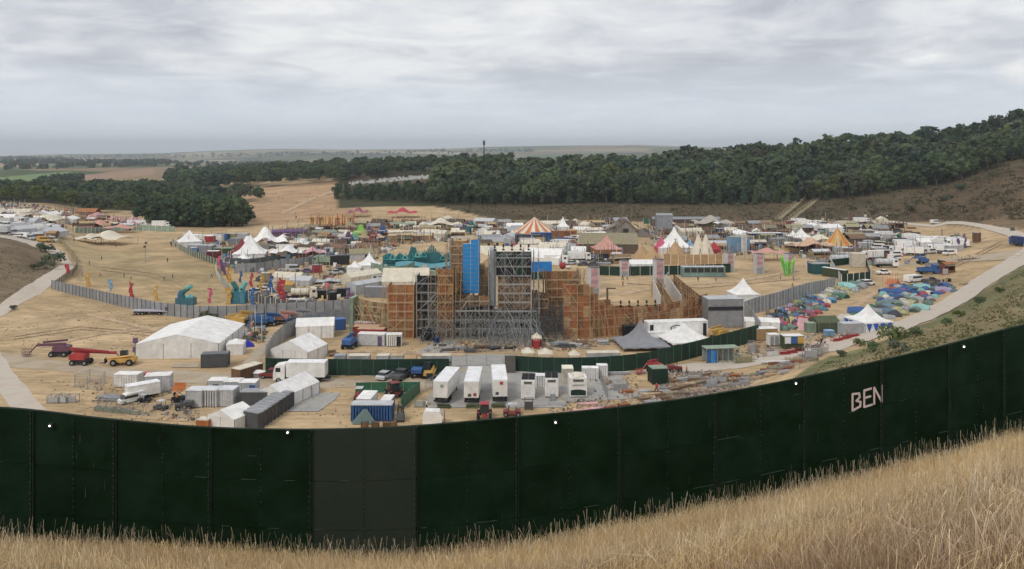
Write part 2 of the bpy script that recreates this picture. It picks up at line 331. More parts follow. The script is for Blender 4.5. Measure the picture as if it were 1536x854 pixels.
def sheet(name, left, right, m, dz=.03, n=8, kind='structure'):
    """a strip of ground covering between two edges given as rows of photograph points; edges wander a little"""
    def sub(L_):
        P = [G(*p) for p in L_]; o = []
        for a, b in zip(P, P[1:]):
            for k in range(n): t = k/n; o.append((a[0]+(b[0]-a[0])*t, a[1]+(b[1]-a[1])*t))
        o.append(P[-1][:2]); return o
    SHN[0] += 1; dz += SHN[0]*.0035
    A, Bp = sub(left), sub(right); b = B(); r = random.Random(len(name)*7+int(left[0][0]))
    rows = []
    for (a, c_) in zip(A, Bp):
        w = math.hypot(a[0]-c_[0], a[1]-c_[1]); j0, j1 = (r.random()-.5)*.08, (r.random()-.5)*.08
        rows.append([(a[0]+(c_[0]-a[0])*t, a[1]+(c_[1]-a[1])*t) for t in (j0, .25, .5, .75, 1+j1)])
    for k, row in enumerate(rows):
        for p in row: b.v.append((p[0], p[1], h(*p)+dz+ (.1 if abs(h(*p)) > .6 else 0)))
    for k in range(len(rows)-1):
        for i in range(4): q = k*5+i; b.f.append((q, q+1, q+6, q+5)); b.m.append(0)
    me = b.mesh(name, m)
    return struct(name, me, kind)
sheet('track', [(34, 640), (8, 600), (-20, 560), (-50, 520)], [(92, 640), (55, 600), (22, 560), (0, 528)], 'chalk', .04)
sheet('track', [(-40, 486), (0, 458), (55, 420), (94, 398), (82, 383), (40, 366), (0, 357), (-60, 350)], [(-40, 520), (0, 476), (66, 437), (112, 402), (98, 380), (50, 361), (0, 351), (-60, 345)], 'chalk', .05)
sheet('track', [(-60, 530), (0, 528), (70, 540), (160, 552), (260, 556), (330, 560), (400, 566), (520, 568), (660, 566)], [(-60, 556), (0, 550), (80, 556), (160, 566), (250, 574), (330, 578), (400, 584), (520, 582), (650, 582)], 'track', .03)
sheet('track', [(325, 570), (362, 548), (388, 520), (398, 500)], [(352, 574), (384, 550), (402, 524), (412, 505)], 'track', .045)
sheet('track', [(1000, 550), (1060, 543), (1130, 535), (1200, 520), (1260, 503), (1340, 485), (1390, 462), (1440, 434), (1490, 402), (1536, 372), (1600, 340)], [(1000, 562), (1080, 556), (1140, 548), (1215, 532), (1290, 516), (1360, 496), (1410, 474), (1462, 446), (1512, 412), (1552, 388), (1640, 355)], 'chalk', .06)
sheet('track', [(1270, 331.5), (1340, 332), (1420, 333), (1475, 337), (1515, 344), (1560, 358)], [(1270, 334), (1340, 335), (1420, 337), (1470, 342), (1505, 352), (1540, 372)], 'chalk', .08)
sheet('track', [(1340, 396), (1420, 388), (1500, 380), (1545, 372)], [(1340, 399), (1420, 394), (1500, 391), (1545, 386)], 'track', .05)
sheet('hardstanding', [(664, 532), (655, 560), (648, 585), (640, 612)], [(770, 532), (800, 556), (830, 580), (850, 612)], 'mat_grey', .035)
sheet('hardstanding', [(800, 560), (830, 580), (850, 604)], [(930, 560), (945, 580), (960, 598)], 'mat_grey', .05)
sheet('matting', [(470, 590), (450, 604), (430, 618)], [(512, 590), (498, 604), (478, 618)], 'mat_grey', .05)
sheet('matting', [(655, 512), (640, 520), (622, 530)], [(688, 512), (680, 520), (668, 530)], 'mat_grey', .05)
sheet('matting', [(290, 372), (315, 385), (345, 402)], [(330, 362), (350, 378), (372, 396)], 'mat_grey', .05)
sheet('concrete_pad', [(262, 545), (258, 552)], [(300, 545), (298, 552)], 'track', .06)
sheet('grass_strip', [(540, 560), (620, 560), (700, 552)], [(540, 566), (620, 566), (700, 556)], 'track', .02)

mat('worn', (.44, .33, .22), .95, .25, .5, bump=.2, col2=(.52, .37, .23), spec=.1)
for L_, R_ in (([(130, 470), (230, 492), (330, 500)], [(130, 474), (230, 497), (330, 505)]), ([(60, 520), (150, 500), (260, 488)], [(62, 523), (150, 503), (260, 491)]), ([(930, 440), (1010, 425), (1110, 420), (1200, 404)], [(930, 444), (1010, 429), (1110, 424), (1200, 407)]),
               ([(1330, 388), (1400, 372), (1480, 356)], [(1330, 391), (1400, 374), (1480, 358)]), ([(520, 525), (600, 527), (700, 531)], [(520, 529), (600, 531), (700, 535)]), ([(1205, 500), (1260, 472), (1330, 425)], [(1216, 504), (1268, 476), (1336, 427)]), ([(700, 330), (800, 332), (900, 331)], [(700, 331), (800, 333), (900, 332)]), ([(420, 320), (470, 296), (505, 284)], [(424, 322), (474, 298), (509, 286)])):
    sheet('worn_path', L_, R_, 'worn', .02)
# ---------------------------------------------------------------- the near green hoarding
mat('hoard', (.0026, .0170, .0055), .55, .45, 1.1, bump=.35, bscale=2.2, spec=.16, col2=(.0050, .0165, .0080), rand=.12)
mat('hoard_dusty', (.022, .034, .024), .8, .35, .9, bump=.2, bscale=5, col2=(.018, .027, .018))
mat('strip', (.012, .024, .016), .6, .4, 3, bump=.2)
mat('seam', (.06, .085, .065), .6, .5, 4)
mat('tape', (.62, .50, .48), .8, .12, 3)
def crv(tab, px):
    xs = [t[0] for t in tab]
    # smooth (Catmull-Rom) through the table
    i = max(0, min(len(xs)-2, int(np.searchsorted(xs, px, side='right'))-1)); t = (px-xs[i])/(xs[i+1]-xs[i]); o = []
    for k in range(1, len(tab[0])):
        p1, p2 = tab[i][k], tab[i+1][k]; p0 = tab[i-1][k] if i else 2*p1-p2; p3 = tab[i+2][k] if i+2 < len(tab) else 2*p2-p1
        d1 = (p2-p0)/(xs[i+1]-(xs[i-1] if i else 2*xs[i]-xs[i+1]))*(xs[i+1]-xs[i]); d2 = (p3-p1)/((xs[i+2] if i+2 < len(xs) else 2*xs[i+1]-xs[i])-xs[i])*(xs[i+1]-xs[i])
        o.append((2*t**3-3*t*t+1)*p1+(t**3-2*t*t+t)*d1+(-2*t**3+3*t*t)*p2+(t**3-t*t)*d2)
    return o
def out_(a, b): return Vector((b.y-a.y, -(b.x-a.x), 0)).normalized()
SEAMS = [-420, -275, -115, 49, 173, 316, 467, 625, 776, 929, 1073, 1207, 1322, 1424, 1506, 1600, 1710, 1830]
def near_hoarding():
    root = thing('hoarding', 'tall dark green sheet steel hoarding curving across the dry grass slope', 'hoarding', (0, 24, 0))
    def pt(px, top):
        yf, row = crv(FEN, px); z = zz(crv(TOPS, px)[0], yf) if top else zz(row, yf)-.35
        return Vector(((px-768)/FPX*yf, yf-24, z))
    for k in range(len(SEAMS)-1):
        p0, p1 = SEAMS[k], SEAMS[k+1]; dusty = (p0 == 467)
        for half in (0, 1):
            a = p0+(p1-p0)*half/2; c_ = p0+(p1-p0)*(half+1)/2
            q = [pt(a, 0), pt(c_, 0), pt(c_, 1), pt(a, 1)]
            out = Vector((q[1].y-q[0].y, -(q[1].x-q[0].x), 0)).normalized()       # towards the camera
            cuts = [0, .30, .64, 1.0]
            for j in range(3):
                t0, t1 = cuts[j]+.0015, cuts[j+1]-.0015; e = .006
                lo = [q[0].lerp(q[3], t0), q[1].lerp(q[2], t0)]; hi = [q[0].lerp(q[3], t1), q[1].lerp(q[2], t1)]
                d = (lo[1]-lo[0]); u = e/d.length; lo = [lo[0]+d*u, lo[1]-d*u]; hi = [hi[0]+(hi[1]-hi[0])*u, hi[1]-(hi[1]-hi[0])*u]
                org = lo[0].copy(); f = [x-org+out*(rnd.random()*.006) for x in (lo[0], lo[1], hi[1], hi[0])]; bk = [x-out*.03 for x in f]
                b = B(); b.v = [tuple(x) for x in f+bk]; b.f = [(0, 1, 2, 3), (7, 6, 5, 4), (0, 4, 5, 1), (1, 5, 6, 2), (2, 6, 7, 3), (3, 7, 4, 0)]; b.m = [0]*6
                part('panel', b.mesh('panel', 'hoard_dusty' if dusty else 'hoard'), root, loc=org, label='dusty grey sheet of the hoarding' if dusty else None)
                if j and rnd.random() < .42:                           # bright worn lap along part of the joint
                    r0 = rnd.random()*.7; r1 = min(1, r0+.12+rnd.random()*.4); s0, s1 = lo[0].lerp(lo[1], r0), lo[0].lerp(lo[1], r1)
                    b = B(); w = Vector((0, 0, .012))
                    for pp in ((s0+out*.018, s1+out*.018),): b.face([pp[0]-pp[0], pp[1]-pp[0], pp[1]-pp[0]+w, w]); b.face([pp[1]-pp[0]+w-out*.012, w-out*.012, w, pp[1]-pp[0]+w])
                    part('lap', b.mesh('lap', 'seam'), root, loc=s0+out*.018)
        qa, qb = pt(p0+(p1-p0)/2, 0), pt(p0+(p1-p0)/2, 1); tn = pt(p0+(p1-p0)/2+8, 0)-pt(p0+(p1-p0)/2-8, 0); ou = Vector((tn.y, -tn.x, 0)).normalized(); tt_ = Vector((tn.x, tn.y, 0)).normalized(); hg = qb-qa
        b = B(); b.face([tt_*-.08-ou*.034, tt_*.08-ou*.034, tt_*.08-ou*.034+hg, tt_*-.08-ou*.034+hg]); part('joint_strip', b.mesh('joint_strip', 'hoard'), root, loc=qa)
        for cut_ in (.30, .64):
            z0, z1 = pt(p0, 0).lerp(pt(p0, 1), cut_), pt(p1, 0).lerp(pt(p1, 1), cut_); zm = qa.lerp(qb, cut_); w_ = Vector((0, 0, .05))
            for u0_, u1_ in ((z0, zm), (zm, z1)): b = B(); b.face([-w_-out_(u0_, u1_)*.036, u1_-u0_-w_-out_(u0_, u1_)*.036, u1_-u0_+w_-out_(u0_, u1_)*.036, w_-out_(u0_, u1_)*.036]); part('joint_strip', b.mesh('joint_strip', 'hoard'), root, loc=u0_)
        # cover strip on the seam, bolts along the middle line
        q0, q3 = pt(p0, 0), pt(p0, 1); tn = (pt(p0+8, 0)-pt(p0-8, 0)); out = Vector((tn.y, -tn.x, 0)).normalized(); t = Vector((tn.x, tn.y, 0)).normalized()
        b = B(); w = .026
        for s_ in (-1, 1):
            o_ = t*(s_*w*1.15)+out*.045; pr = [o_-t*w*.5, o_+t*w*.5]
            hgt = q3-q0; b.v += [tuple(x) for x in (pr[0], pr[1], pr[1]+hgt, pr[0]+hgt, pr[0]-out*.05, pr[1]-out*.05, pr[1]+hgt-out*.05, pr[0]+hgt-out*.05)]
            n = len(b.v)-8; b.f += [tuple(n+i for i in qq) for qq in ((0, 1, 2, 3), (0, 3, 7, 4), (1, 5, 6, 2), (3, 2, 6, 7))]; b.m += [0]*4
        part('cover_strip', b.mesh('cover_strip', 'strip'), root, loc=q0)
        for pm, me in ((p0+(p1-p0)/2, 'seam'), (p0-3, 'seam')):
            q0, q3 = pt(pm, 0), pt(pm, 1); b = B(); z = .3; L_ = (q3-q0)
            while z < L_.length-.05:
                c_ = L_*(z/L_.length)+out*(.03 if me == 'seam' and pm != p0-3 else .055)+t*(rnd.random()-.5)*.02; s_ = .007+.006*rnd.random()
                b.box(c_.x, c_.y, c_.z, s_*2, s_*2, s_*2.4); z += .11+rnd.random()*.12
            part('bolts', b.mesh('bolts', me), root, loc=q0, kind='stuff')
        if True:                                                     # raking props behind the sheets
            b = B(); b.tube((0, 0, .1), (0, 0, (pt(p0, 1)-pt(p0, 0)).z-.06), .05); b.tube((0, 1.5, -.5), (0, 0, 3.0), .04); part('prop', b.mesh('prop', 'steel'), root, loc=pt(p0, 0)-out*.12)
    # top rail
    b = B(); last = None
    for px in np.arange(-420, 1830, 20):
        p = pt(px, 1); p = p+Vector((0, .03, .0))
        if last is not None: b.tube(last, p, .03, cap=False)
        last = p
    part('top_rail', b.mesh('top_rail', 'strip'), root)
    # letters in white tape: strokes as flat strips 4 mm thick
    A, D = (1278, 596), (1324, 581)                                  # lettering follows the slope of the sheets
    strokes = {'B': [((0, 0), (0, 1)), ((0, 1), (.8, .92)), ((.8, .92), (.85, .68)), ((.85, .68), (.45, .52)), ((.45, .52), (.95, .38)), ((.95, .38), (.9, .12)), ((.9, .12), (0, 0))],
               'E': [((0, 0), (0, 1)), ((0, 1), (.85, 1.0)), ((0, .54), (.75, .54)), ((0, 0), (.95, .0))], 'N': [((0, 0), (0, 1)), ((0, 1), (.9, 0)), ((.9, 0), (.9, 1))]}
    for i, (ch, x0) in enumerate((('B', 1278), ('E', 1295.5), ('N', 1310.5))):
        def P(u, v):
            px = x0+u*12.5; row = (615.5-(px-1278)*.30)-v*24.5+ (0 if ch != 'N' else 0)
            yf = crv(FEN, px)[0]; return Vector(((px-768)/FPX*yf, yf-24, zz(row, yf)))
        c0 = P(0, 0); tn = P(1, 0)-P(0, 0); t = Vector((tn.x, tn.y, 0)).normalized(); out = Vector((t.y, -t.x, 0)); b = B()
        for n_, ((u0, v0), (u1, v1)) in enumerate(strokes[ch]):
            a, c_ = P(u0, v0)-c0, P(u1, v1)-c0; d = (c_-a).normalized(); w = d.cross(out).normalized()*.035; off = out*(.03+.0015*n_); a = a-d*.02; c_ = c_+d*.02
            q = [a-w+off, c_-w+off, c_+w+off, a+w+off]; n = len(b.v); b.v += [tuple(x) for x in q]+[tuple(x-out*.004) for x in q]
            b.f += [tuple(n+k for k in qq) for qq in ((0, 1, 2, 3), (7, 6, 5, 4), (0, 4, 5, 1), (1, 5, 6, 2), (2, 6, 7, 3), (3, 7, 4, 0))]; b.m += [0]*6
        part('letter', b.mesh('letter', 'tape'), root, loc=c0, label='letter %s of the word BEN in white tape' % ch)
    # scuffs and scratches
    rs = random.Random(77)
    for k in range(34):
        px = rs.uniform(-20, 1540); a_, b_ = pt(px, 0), pt(px, 1); tn = pt(px+6, 0)-pt(px-6, 0); t = Vector((tn.x, tn.y, 0)).normalized(); out = Vector((t.y, -t.x, 0)); c0 = a_.lerp(b_, rs.uniform(.25, .9)); vert = rs.random() < .55; L_ = rs.uniform(.05, .35); dv = Vector((0, 0, L_)) if vert else t*L_+Vector((0, 0, L_*rs.uniform(-.2, .3))); w = (t if vert else Vector((0, 0, 1)))*rs.uniform(.004, .009)
        b = B(); b.face([out*.016-w, out*.016+dv-w*.4, out*.016+dv+w*.4, out*.016+w]); part('scuff', b.mesh('scuff', 'seam'), root, loc=c0)
    # lamps fixed on the hoarding
    for px, row, where in ((78, 637, 'on the left end of the green hoarding'), (433, 647, 'on the hoarding left of the dusty grey sheet'), (833, 632, 'on the hoarding below the generators'), (1192, 574, 'on the hoarding left of the letters'), (1443, 519, 'on the hoarding at the far right')):
        yf = crv(FEN, px)[0]; p = Vector(((px-768)/FPX*yf, yf-.10, zz(row, yf)))
        t = thing('site_lamp', 'small round lit lamp '+where, 'lamp', p, 0, 'lit lamps along the green hoarding')
        b = B(); b.box(0, .03, -.06, .12, .08, .12); b.tube((0, .05, 0), (0, .1, 0), .02); part('housing', b.mesh('housing', 'dark'), t)
        b = B(); b.tube((0, -.035, 0), (0, -.012, 0), .020, n=8); part('lens', b.mesh('lens', 'lamp'), t)
near_hoarding()
# ---------------------------------------------------------------- grass in front
def grass():
    R = np.random.RandomState(5)
    def sample(n, near):
        Xs, Ys = [], []
        cnt = 0
        while cnt < n:
            Y = R.uniform(5, 29, n*2) if not near else R.uniform(5, 15, n*2)
            px = R.uniform(-420, 2000, n*2)
            keep = R.rand(n*2) < (Y/29)**(.8 if not near else .2)
            Y = Y[keep]; px = px[keep]; X = (px-768)/FPX*Y; Z = H(X, Y)
            yf = np.interp(px, [f[0] for f in FEN], [f[1] for f in FEN]); row = HZ+FPX*(EYE-Z)/Y
            out_f = (px[:] < -60) | (px > 1600) | (row > 900); ok = (Y < yf-.12) & (row < 1200) & (~out_f | (R.rand(len(px)) < .16)); X, Y = X[ok], Y[ok]; Xs.append(X); Ys.append(Y); cnt += len(X)
        return np.concatenate(Xs)[:n], np.concatenate(Ys)[:n]
    def blades(n, hmin, hmax, w0, lean, near, colA, colB, head=False, curl=.35):
        X, Y = sample(n, near); Z = H(X, Y)
        clump = .5+.5*vnoise(X*.9, Y*1.1, 3); hh = R.uniform(hmin, hmax, n)*(.85+.25*clump); az = R.uniform(0, 2*np.pi, n)
        ln = np.abs(R.normal(0, lean, n)); dx, dy = np.cos(az)*ln+.05*np.sin(X*.6+Y), np.sin(az)*ln
        wa = R.uniform(0, 2*np.pi, n)*.35; wx, wy = np.cos(wa), np.sin(wa)      # ribbons turned mostly to the viewer's side
        w = w0*R.uniform(.7, 1.4, n)
        lv = [0, .55, 1.0]; ww = [1, .8, .12] if not head else [.5, .5, 1.3]
        rows = []
        for t, k in zip(lv, ww):
            bx = X+dx*hh*(t**2)*(1+curl*t); by = Y+dy*hh*t**2; bz = Z-.03+hh*t*(1-.25*ln*t)
            rows.append(np.stack([bx-wx*w*k, by-wy*w*k, bz], 1)); rows.append(np.stack([bx+wx*w*k, by+wy*w*k, bz], 1))
        v = np.stack(rows, 1).reshape(-1, 3); base = (np.arange(n)*6)[:, None]
        f = np.concatenate([base+np.array([a, a+1, a+3, a+2])[None] for a in (0, 2)], 0)
        t = R.rand(n, 1)**1.2; patch = np.clip(vnoise(X*.55, Y*.5, 9)*.9+.35, 0, 1)[:, None]; gold_ = np.clip(vnoise(X*.33+2, Y*.7, 5)*1.2+.2, 0, 1)[:, None]
        c_ = np.array(colA)*(1-t)+np.array(colB)*t; c_ = c_*(1-patch*.5)+np.array((.33, .20, .125))*patch*.5; c_ = c_*(1+np.array((.10, .05, -.14))*gold_); c_ = np.repeat(c_*R.uniform(.75, 1.2, (n, 1)), 6, 0)
        return v, f, np.concatenate([c_, np.ones((n*6, 1))], 1)
    sets = [blades(132000, .14, .34, .0034, .34, False, (.50, .355, .16), (.83, .645, .35)), blades(57000, .28, .50, .0025, .22, False, (.62, .46, .25), (.92, .76, .50), True),
            blades(68000, .12, .38, .0024, .42, True, (.43, .295, .13), (.83, .65, .35)), blades(14000, .12, .30, .0035, .5, True, (.17, .16, .07), (.33, .29, .15)), blades(56000, .10, .38, .0036, .45, True, (.20, .12, .08), (.42, .29, .21), True, .4),
            blades(9000, .40, .72, .0026, .25, True, (.60, .47, .29), (.90, .76, .54), True, .3), blades(3600, .50, .95, .0030, .12, False, (.68, .58, .42), (.86, .79, .62), True, .2), blades(1500, .5, .85, .0026, .4, True, (.64, .53, .36), (.86, .76, .56), True, .5)]
    V, F, CC = [], [], []; o = 0
    for v, f, c_ in sets: V.append(v); F.append(f+o); CC.append(c_); o += len(v)
    m = mat('dry_stalk', None, .7, .12, 1.2, attr='tint', spec=.2)
    struct('grass', np_mesh('grass', np.concatenate(V), np.concatenate(F), [m], np.concatenate(CC)), 'stuff', 'tall dry straw coloured grass on the near slope')
grass()
# ---------------------------------------------------------------- trees
mat('bark', (.10, .08, .06), .95, .3, 2); mat('birch', (.34, .33, .29), .9, .3, 2)
mat('leaf', None, .8, .30, .35, rand=.16, spec=.15); mat('leaf_tint', None, .8, .30, .35, attr='tint', spec=.15)
def crown_pts(kind, seed):
    """quads of a crown of unit height 1 .. returns verts (n,4,3)"""
    R = np.random.RandomState(seed)
    if kind == 'broad':
        L_ = 16; c_ = []
        for i in range(L_):
            zc = R.uniform(.34, .86); rr = .30*math.sqrt(max(.05, 1-((zc-.55)/.5)**2)); a = R.uniform(0, 6.28); r = rr*math.sqrt(R.rand())
            c_.append((r*math.cos(a), r*math.sin(a), zc, R.uniform(.10, .17)))
        c_.append((0, 0, .86, .12)); n = 620
    elif kind == 'round':
        L_ = 22; c_ = []
        for i in range(L_):
            a = R.uniform(0, 6.28); el = R.uniform(-.6, 1.4); c_.append((.30*math.cos(a)*math.cos(el), .30*math.sin(a)*math.cos(el), .58+.30*math.sin(el), R.uniform(.09, .15)))
        c_.append((0, 0, .6, .25)); n = 700
    elif kind == 'tall':
        c_ = [(R.normal(0, .06), R.normal(0, .06), z, R.uniform(.06, .13)*(1.15-z*.5)) for z in np.linspace(.25, .93, 15)]; n = 480
    elif kind == 'bush':
        c_ = [(R.uniform(-.45, .45), R.uniform(-.45, .45), R.uniform(.25, .6), R.uniform(.18, .34)) for _ in range(12)]; n = 420
    if kind == 'fir':
        P, Nn, sz = [], [], []; tiers = 14
        for t in range(tiers):
            z = .16+.80*t/tiers; r = .19*(1-(z-.1)/.95)**.85+.012; m = int(50*(1-t/tiers))+8
            for k in range(m):
                a = R.uniform(0, 6.28); q = r*math.sqrt(R.uniform(.12, 1))*(1 if R.rand() > .15 else 1.25); P.append((q*math.cos(a), q*math.sin(a), z-.25*q+R.uniform(-.02, .02))); Nn.append((math.cos(a)*.6, math.sin(a)*.6, .6)); sz.append(.028+.015*R.rand())
        P = np.array(P); Nn = np.array(Nn); sz = np.array(sz)
    else:
        c_ = np.array(c_); w = c_[:, 3]**2; ids = R.choice(len(c_), n, p=w/w.sum()); d = R.normal(0, 1, (n, 3)); d /= np.linalg.norm(d, axis=1)[:, None]; d[:, 2] = np.where(d[:, 2] < -.5, -d[:, 2], d[:, 2])
        P = c_[ids, :3]+d*(c_[ids, 3]*R.uniform(.72, 1.08, n))[:, None]; Nn = d; sz = R.uniform(.020, .042, n)*(1.5 if kind == 'bush' else 1)
    n = len(P); Nn = Nn+R.normal(0, .35, (n, 3)); Nn /= np.linalg.norm(Nn, axis=1)[:, None]
    up = R.normal(0, 1, (n, 3)); a = np.cross(Nn, up); a /= np.linalg.norm(a, axis=1)[:, None]; b = np.cross(Nn, a); s = sz[:, None]
    return np.stack([P-a*s-b*s*.8, P+a*s-b*s, P+a*s*.9+b*s, P-a*s*.8+b*s*1.1], 1)
PROTO = {}
for kd, seeds in (('broad', (1, 2, 3)), ('round', (4, 5, 12)), ('tall', (6, 7)), ('fir', (8, 9, 10)), ('bush', (14, 15))):
    for sdd in seeds:
        q = crown_pts(kd, sdd); n = len(q); me = np_mesh(kd+'_crown', q.reshape(-1, 3), np.arange(n*4).reshape(n, 4), [MAT['leaf']])
        PROTO.setdefault(kd, []).append((me, q))
def trunk_mesh(kind):
    b = B()
    if kind == 'fir': b.tube((0, 0, -.03), (0, 0, .9), .014, .003, 6)
    elif kind == 'bush':
        for a in range(4): b.tube((0, 0, -.05), (.2*math.cos(a*1.6), .2*math.sin(a*1.6), .45), .03, .01, 4)
    else:
        b.tube((0, 0, -.03), (.01, 0, .45), .022, .014, 6); b.tube((.01, 0, .45), (0, .01, .8), .014, .005, 5)
        for i in range(5): a = i*1.3; b.tube((.005, 0, .32+.07*i), (.2*math.cos(a), .2*math.sin(a), .55+.06*i), .008, .003, 4)
    return b
GREENS = [((.112, .155, .072), 'mid green'), ((.080, .116, .060), 'dark green'), ((.135, .165, .060), 'yellow green'), ((.122, .146, .096), 'grey green'), ((.062, .100, .070), 'deep bluish green'), ((.088, .092, .050), 'olive brown')]
WORD = {'broad': 'broadleaf tree', 'round': 'round crowned tree', 'tall': 'slender tall tree', 'fir': 'pointed conifer', 'bush': 'bush'}
def spot(kind, x, y, hgt, gi, where, rr):
    z = h(x, y)
    nm = {'fir': 'conifer', 'bush': 'bush'}.get(kind, 'tree'); c_, w = GREENS[gi]
    t = thing(nm, '%s %s %s' % (w, WORD[kind], where), nm if kind != 'fir' else 'tree', (x, y, z-.1), rr.uniform(0, 6.28), '%ss %s' % (nm, where), (hgt*rr.uniform(.9, 1.25), hgt*rr.uniform(.9, 1.25), hgt))
    kq = rr.uniform(.8, 1.2); me, q = rr.choice(PROTO[kind]); part('crown', me, t, tuple(v*kq for v in c_))
    part('trunk', cm(('trunk', kind), lambda: trunk_mesh(kind), 'trunk', 'birch' if (kind == 'tall' and rr.random() < .5) else 'bark'), t)
    return t
MASS = []
def mass_tree(kind, x, y, hgt, gi, rr, dd=0):
    q = rr.choice(PROTO[kind])[1]; a = rr.uniform(0, 6.28); ca, sa = math.cos(a)*hgt*1.15, math.sin(a)*hgt*1.15
    st_, en_ = (12, 3.4) if y > 2400 else (6, 2.4) if y > 1000 else (3, 1.7) if dd > 45 else (1, 1)
    q = q[::st_]
    P = q.reshape(-1, 3).copy()
    if en_ > 1: cc = np.repeat(q.mean(1), 4, 0); P = cc+(P-cc)*en_
    X = P[:, 0]*ca-P[:, 1]*sa+x; Y = P[:, 0]*sa+P[:, 1]*ca+y; Z = P[:, 2]*hgt+h(x, y)-.1
    c_ = np.array(GREENS[gi][0])*rr.uniform(.8, 1.2); MASS.append((np.stack([X, Y, Z], 1), np.repeat(np.array([[*c_, 1]]), len(P), 0)))
def forest():
    rr = random.Random(11); spots = []
    # (edge line of the wood as columns -> base distance, depth uphill, where, mix of kinds)
    def band(pxs, Yb, Yt, step, where, hts, kinds, keep=None):
        Y = 0
        j = 0
        while True:
            j += 1; d = (j-1)*step*.8
            if d > Yt: break
            p = pxs[0]
            while p < pxs[1]:
                yb = np.interp(p, [b_[0] for b_ in Yb], [b_[1] for b_ in Yb]); Yq = yb+d+rr.uniform(-.4, .4)*step
                x = (p-768)/FPX*Yq; sp = step*(1+.3*(d > 60)); hgt = rr.uniform(*hts)*(0.8 if d < 5 else 1)
                if keep is None or keep(p, Yq): spots.append((d, where, p, x, Yq, hgt, rr.choice(kinds)))
                p += sp*FPX/Yq*rr.uniform(.75, 1.25)
    band((505, 1640), [(505, 640), (560, 610), (640, 585), (768, 562), (950, 556), (1100, 552), (1250, 552), (1400, 548), (1480, 552), (1536, 556), (1640, 560)], 260, 9.0, 'wood', (11, 24), ['broad', 'broad', 'round', 'round', 'tall', 'fir', 'fir', 'tall', 'broad'], lambda p, y: not (p < 650 and y > 690))
    vis = []
    for s_ in spots: vis.append(s_)
    vis.sort(key=lambda s: s[0]); named = 0
    def zone(p):
        return ('at the wood edge behind the purple and red canopies' if p < 700 else 'at the wood edge above the blue tower' if p < 850 else 'at the wood edge behind the wooden fort stage' if p < 1010
                else 'at the wood edge left of the hillside stairs' if p < 1165 else 'at the wood edge right of the hillside stairs' if p < 1330 else 'at the wood edge on the bare right hillside')
    for (d, w, p, x, y, hgt, kd) in vis:
        g3 = float(vnoise(x/48.+9, y/36., 13)); gi = rr.choice([0, 3, 2, 5, 0] if g3 > .25 else [1, 4, 0, 1] if g3 < -.25 else [0, 1, 3, 0, 1, 4]) if kd != 'fir' else rr.choice([4, 1, 1])
        pn = float(vnoise(x/38., y/30., 3)); hgt *= .82+.34*max(-.6, pn); pk = float(vnoise(x/55.+4, y/42., 8))
        if pk > .45: kd = rr.choice(['fir', 'fir', 'tall'])
        elif pk < -.35: kd = rr.choice(['round', 'broad'])
        if p < 655: hgt *= .6
        if p < 620: gi = rr.choice([1, 4, 1]); kd = rr.choice(['fir', 'tall', 'broad'])
        if named < 262 and d < 40 and -20 < p < 1560:
            spot(kd, x, y, hgt, gi, zone(p), rr); named += 1
        elif d <= 260: mass_tree(kd, x, y, hgt, gi, rr, d)
    # single tall crowns that break the skyline on the right
    for p, y, hg, kd, gi, wh in ((1395, 700, 27, 'round', 4, 'alone on the skyline, one large crown'), (1440, 710, 22, 'broad', 1, 'broad on the skyline left of two spires'), (1462, 705, 26, 'fir', 4, 'left one of the two dark spires on the skyline'),
                             (1476, 705, 26, 'fir', 4, 'right one of the two dark spires on the skyline'), (1500, 690, 27, 'broad', 1, 'largest crown at the right edge'), (1528, 690, 29, 'round', 1, 'highest crown at the right edge'), (1340, 715, 22, 'fir', 1, 'standing proud of the skyline right of centre'), (1140, 800, 23, 'fir', 4, 'pointed tip above the wood over the stairs')):
        spot(kd, (p-768)/FPX*y, y, hg, gi, wh, rr)
    # dark plantation left of centre
    for i in range(150):
        p = rr.uniform(225, 378); yy = rr.uniform(0, 1); y = 448+yy*70; pm = 378-yy*25
        if p > pm: continue
        hgt = rr.uniform(13, 17)*(.72 if p > 362 else 1)
        if i < 46: spot(rr.choice(['tall', 'broad', 'fir']), (p-768)/FPX*(448+rr.uniform(0, 14)), 448+rr.uniform(0, 14), hgt, rr.choice([1, 4, 1]), 'at the front of the dark plantation', rr)
        else: mass_tree(rr.choice(['broad', 'tall', 'round']), (p-768)/FPX*y, y, hgt, rr.choice([1, 4, 1, 0]), rr)
    # woods of the middle distance
    def fill(n, poly, Y0, Y1, hts, gis, kinds=('broad', 'round')):
        pxs = [p[0] for p in poly]; k = 0; tries = 0
        while k < n and tries < n*60:
            tries += 1; p = rr.uniform(min(pxs), max(pxs)); y = math.exp(rr.uniform(math.log(Y0), math.log(Y1))); x = (p-768)/FPX*y; row = HZ+FPX*(EYE-h(x, y))/y
            if inpoly(np.array([p]), np.array([row]), poly)[0]: mass_tree(rr.choice(kinds), x, y, rr.uniform(*hts), rr.choice(gis), rr); k += 1
    fill(200, [(-60, 306), (60, 311), (150, 328), (230, 335), (240, 322), (180, 304), (90, 296), (-60, 294)], 530, 1000, (8, 13), (0, 2, 0, 3))
    fill(230, [(-60, 302), (100, 302), (200, 312), (240, 320), (300, 304), (390, 305), (400, 296), (330, 300), (280, 298), (232, 291), (60, 292), (-60, 291)], 620, 1100, (12, 18), (1, 3, 0, 4))
    fill(260, [(270, 290), (340, 300), (500, 278), (620, 266), (600, 262), (400, 262), (300, 270), (250, 278)], 850, 1300, (15, 21), (1, 4, 1, 0))
    fill(420, [(240, 284), (300, 283), (420, 276), (640, 266), (760, 262), (768, 245), (600, 240), (380, 248), (262, 260), (240, 274)], 900, 2300, (15, 20), (1, 4, 1))
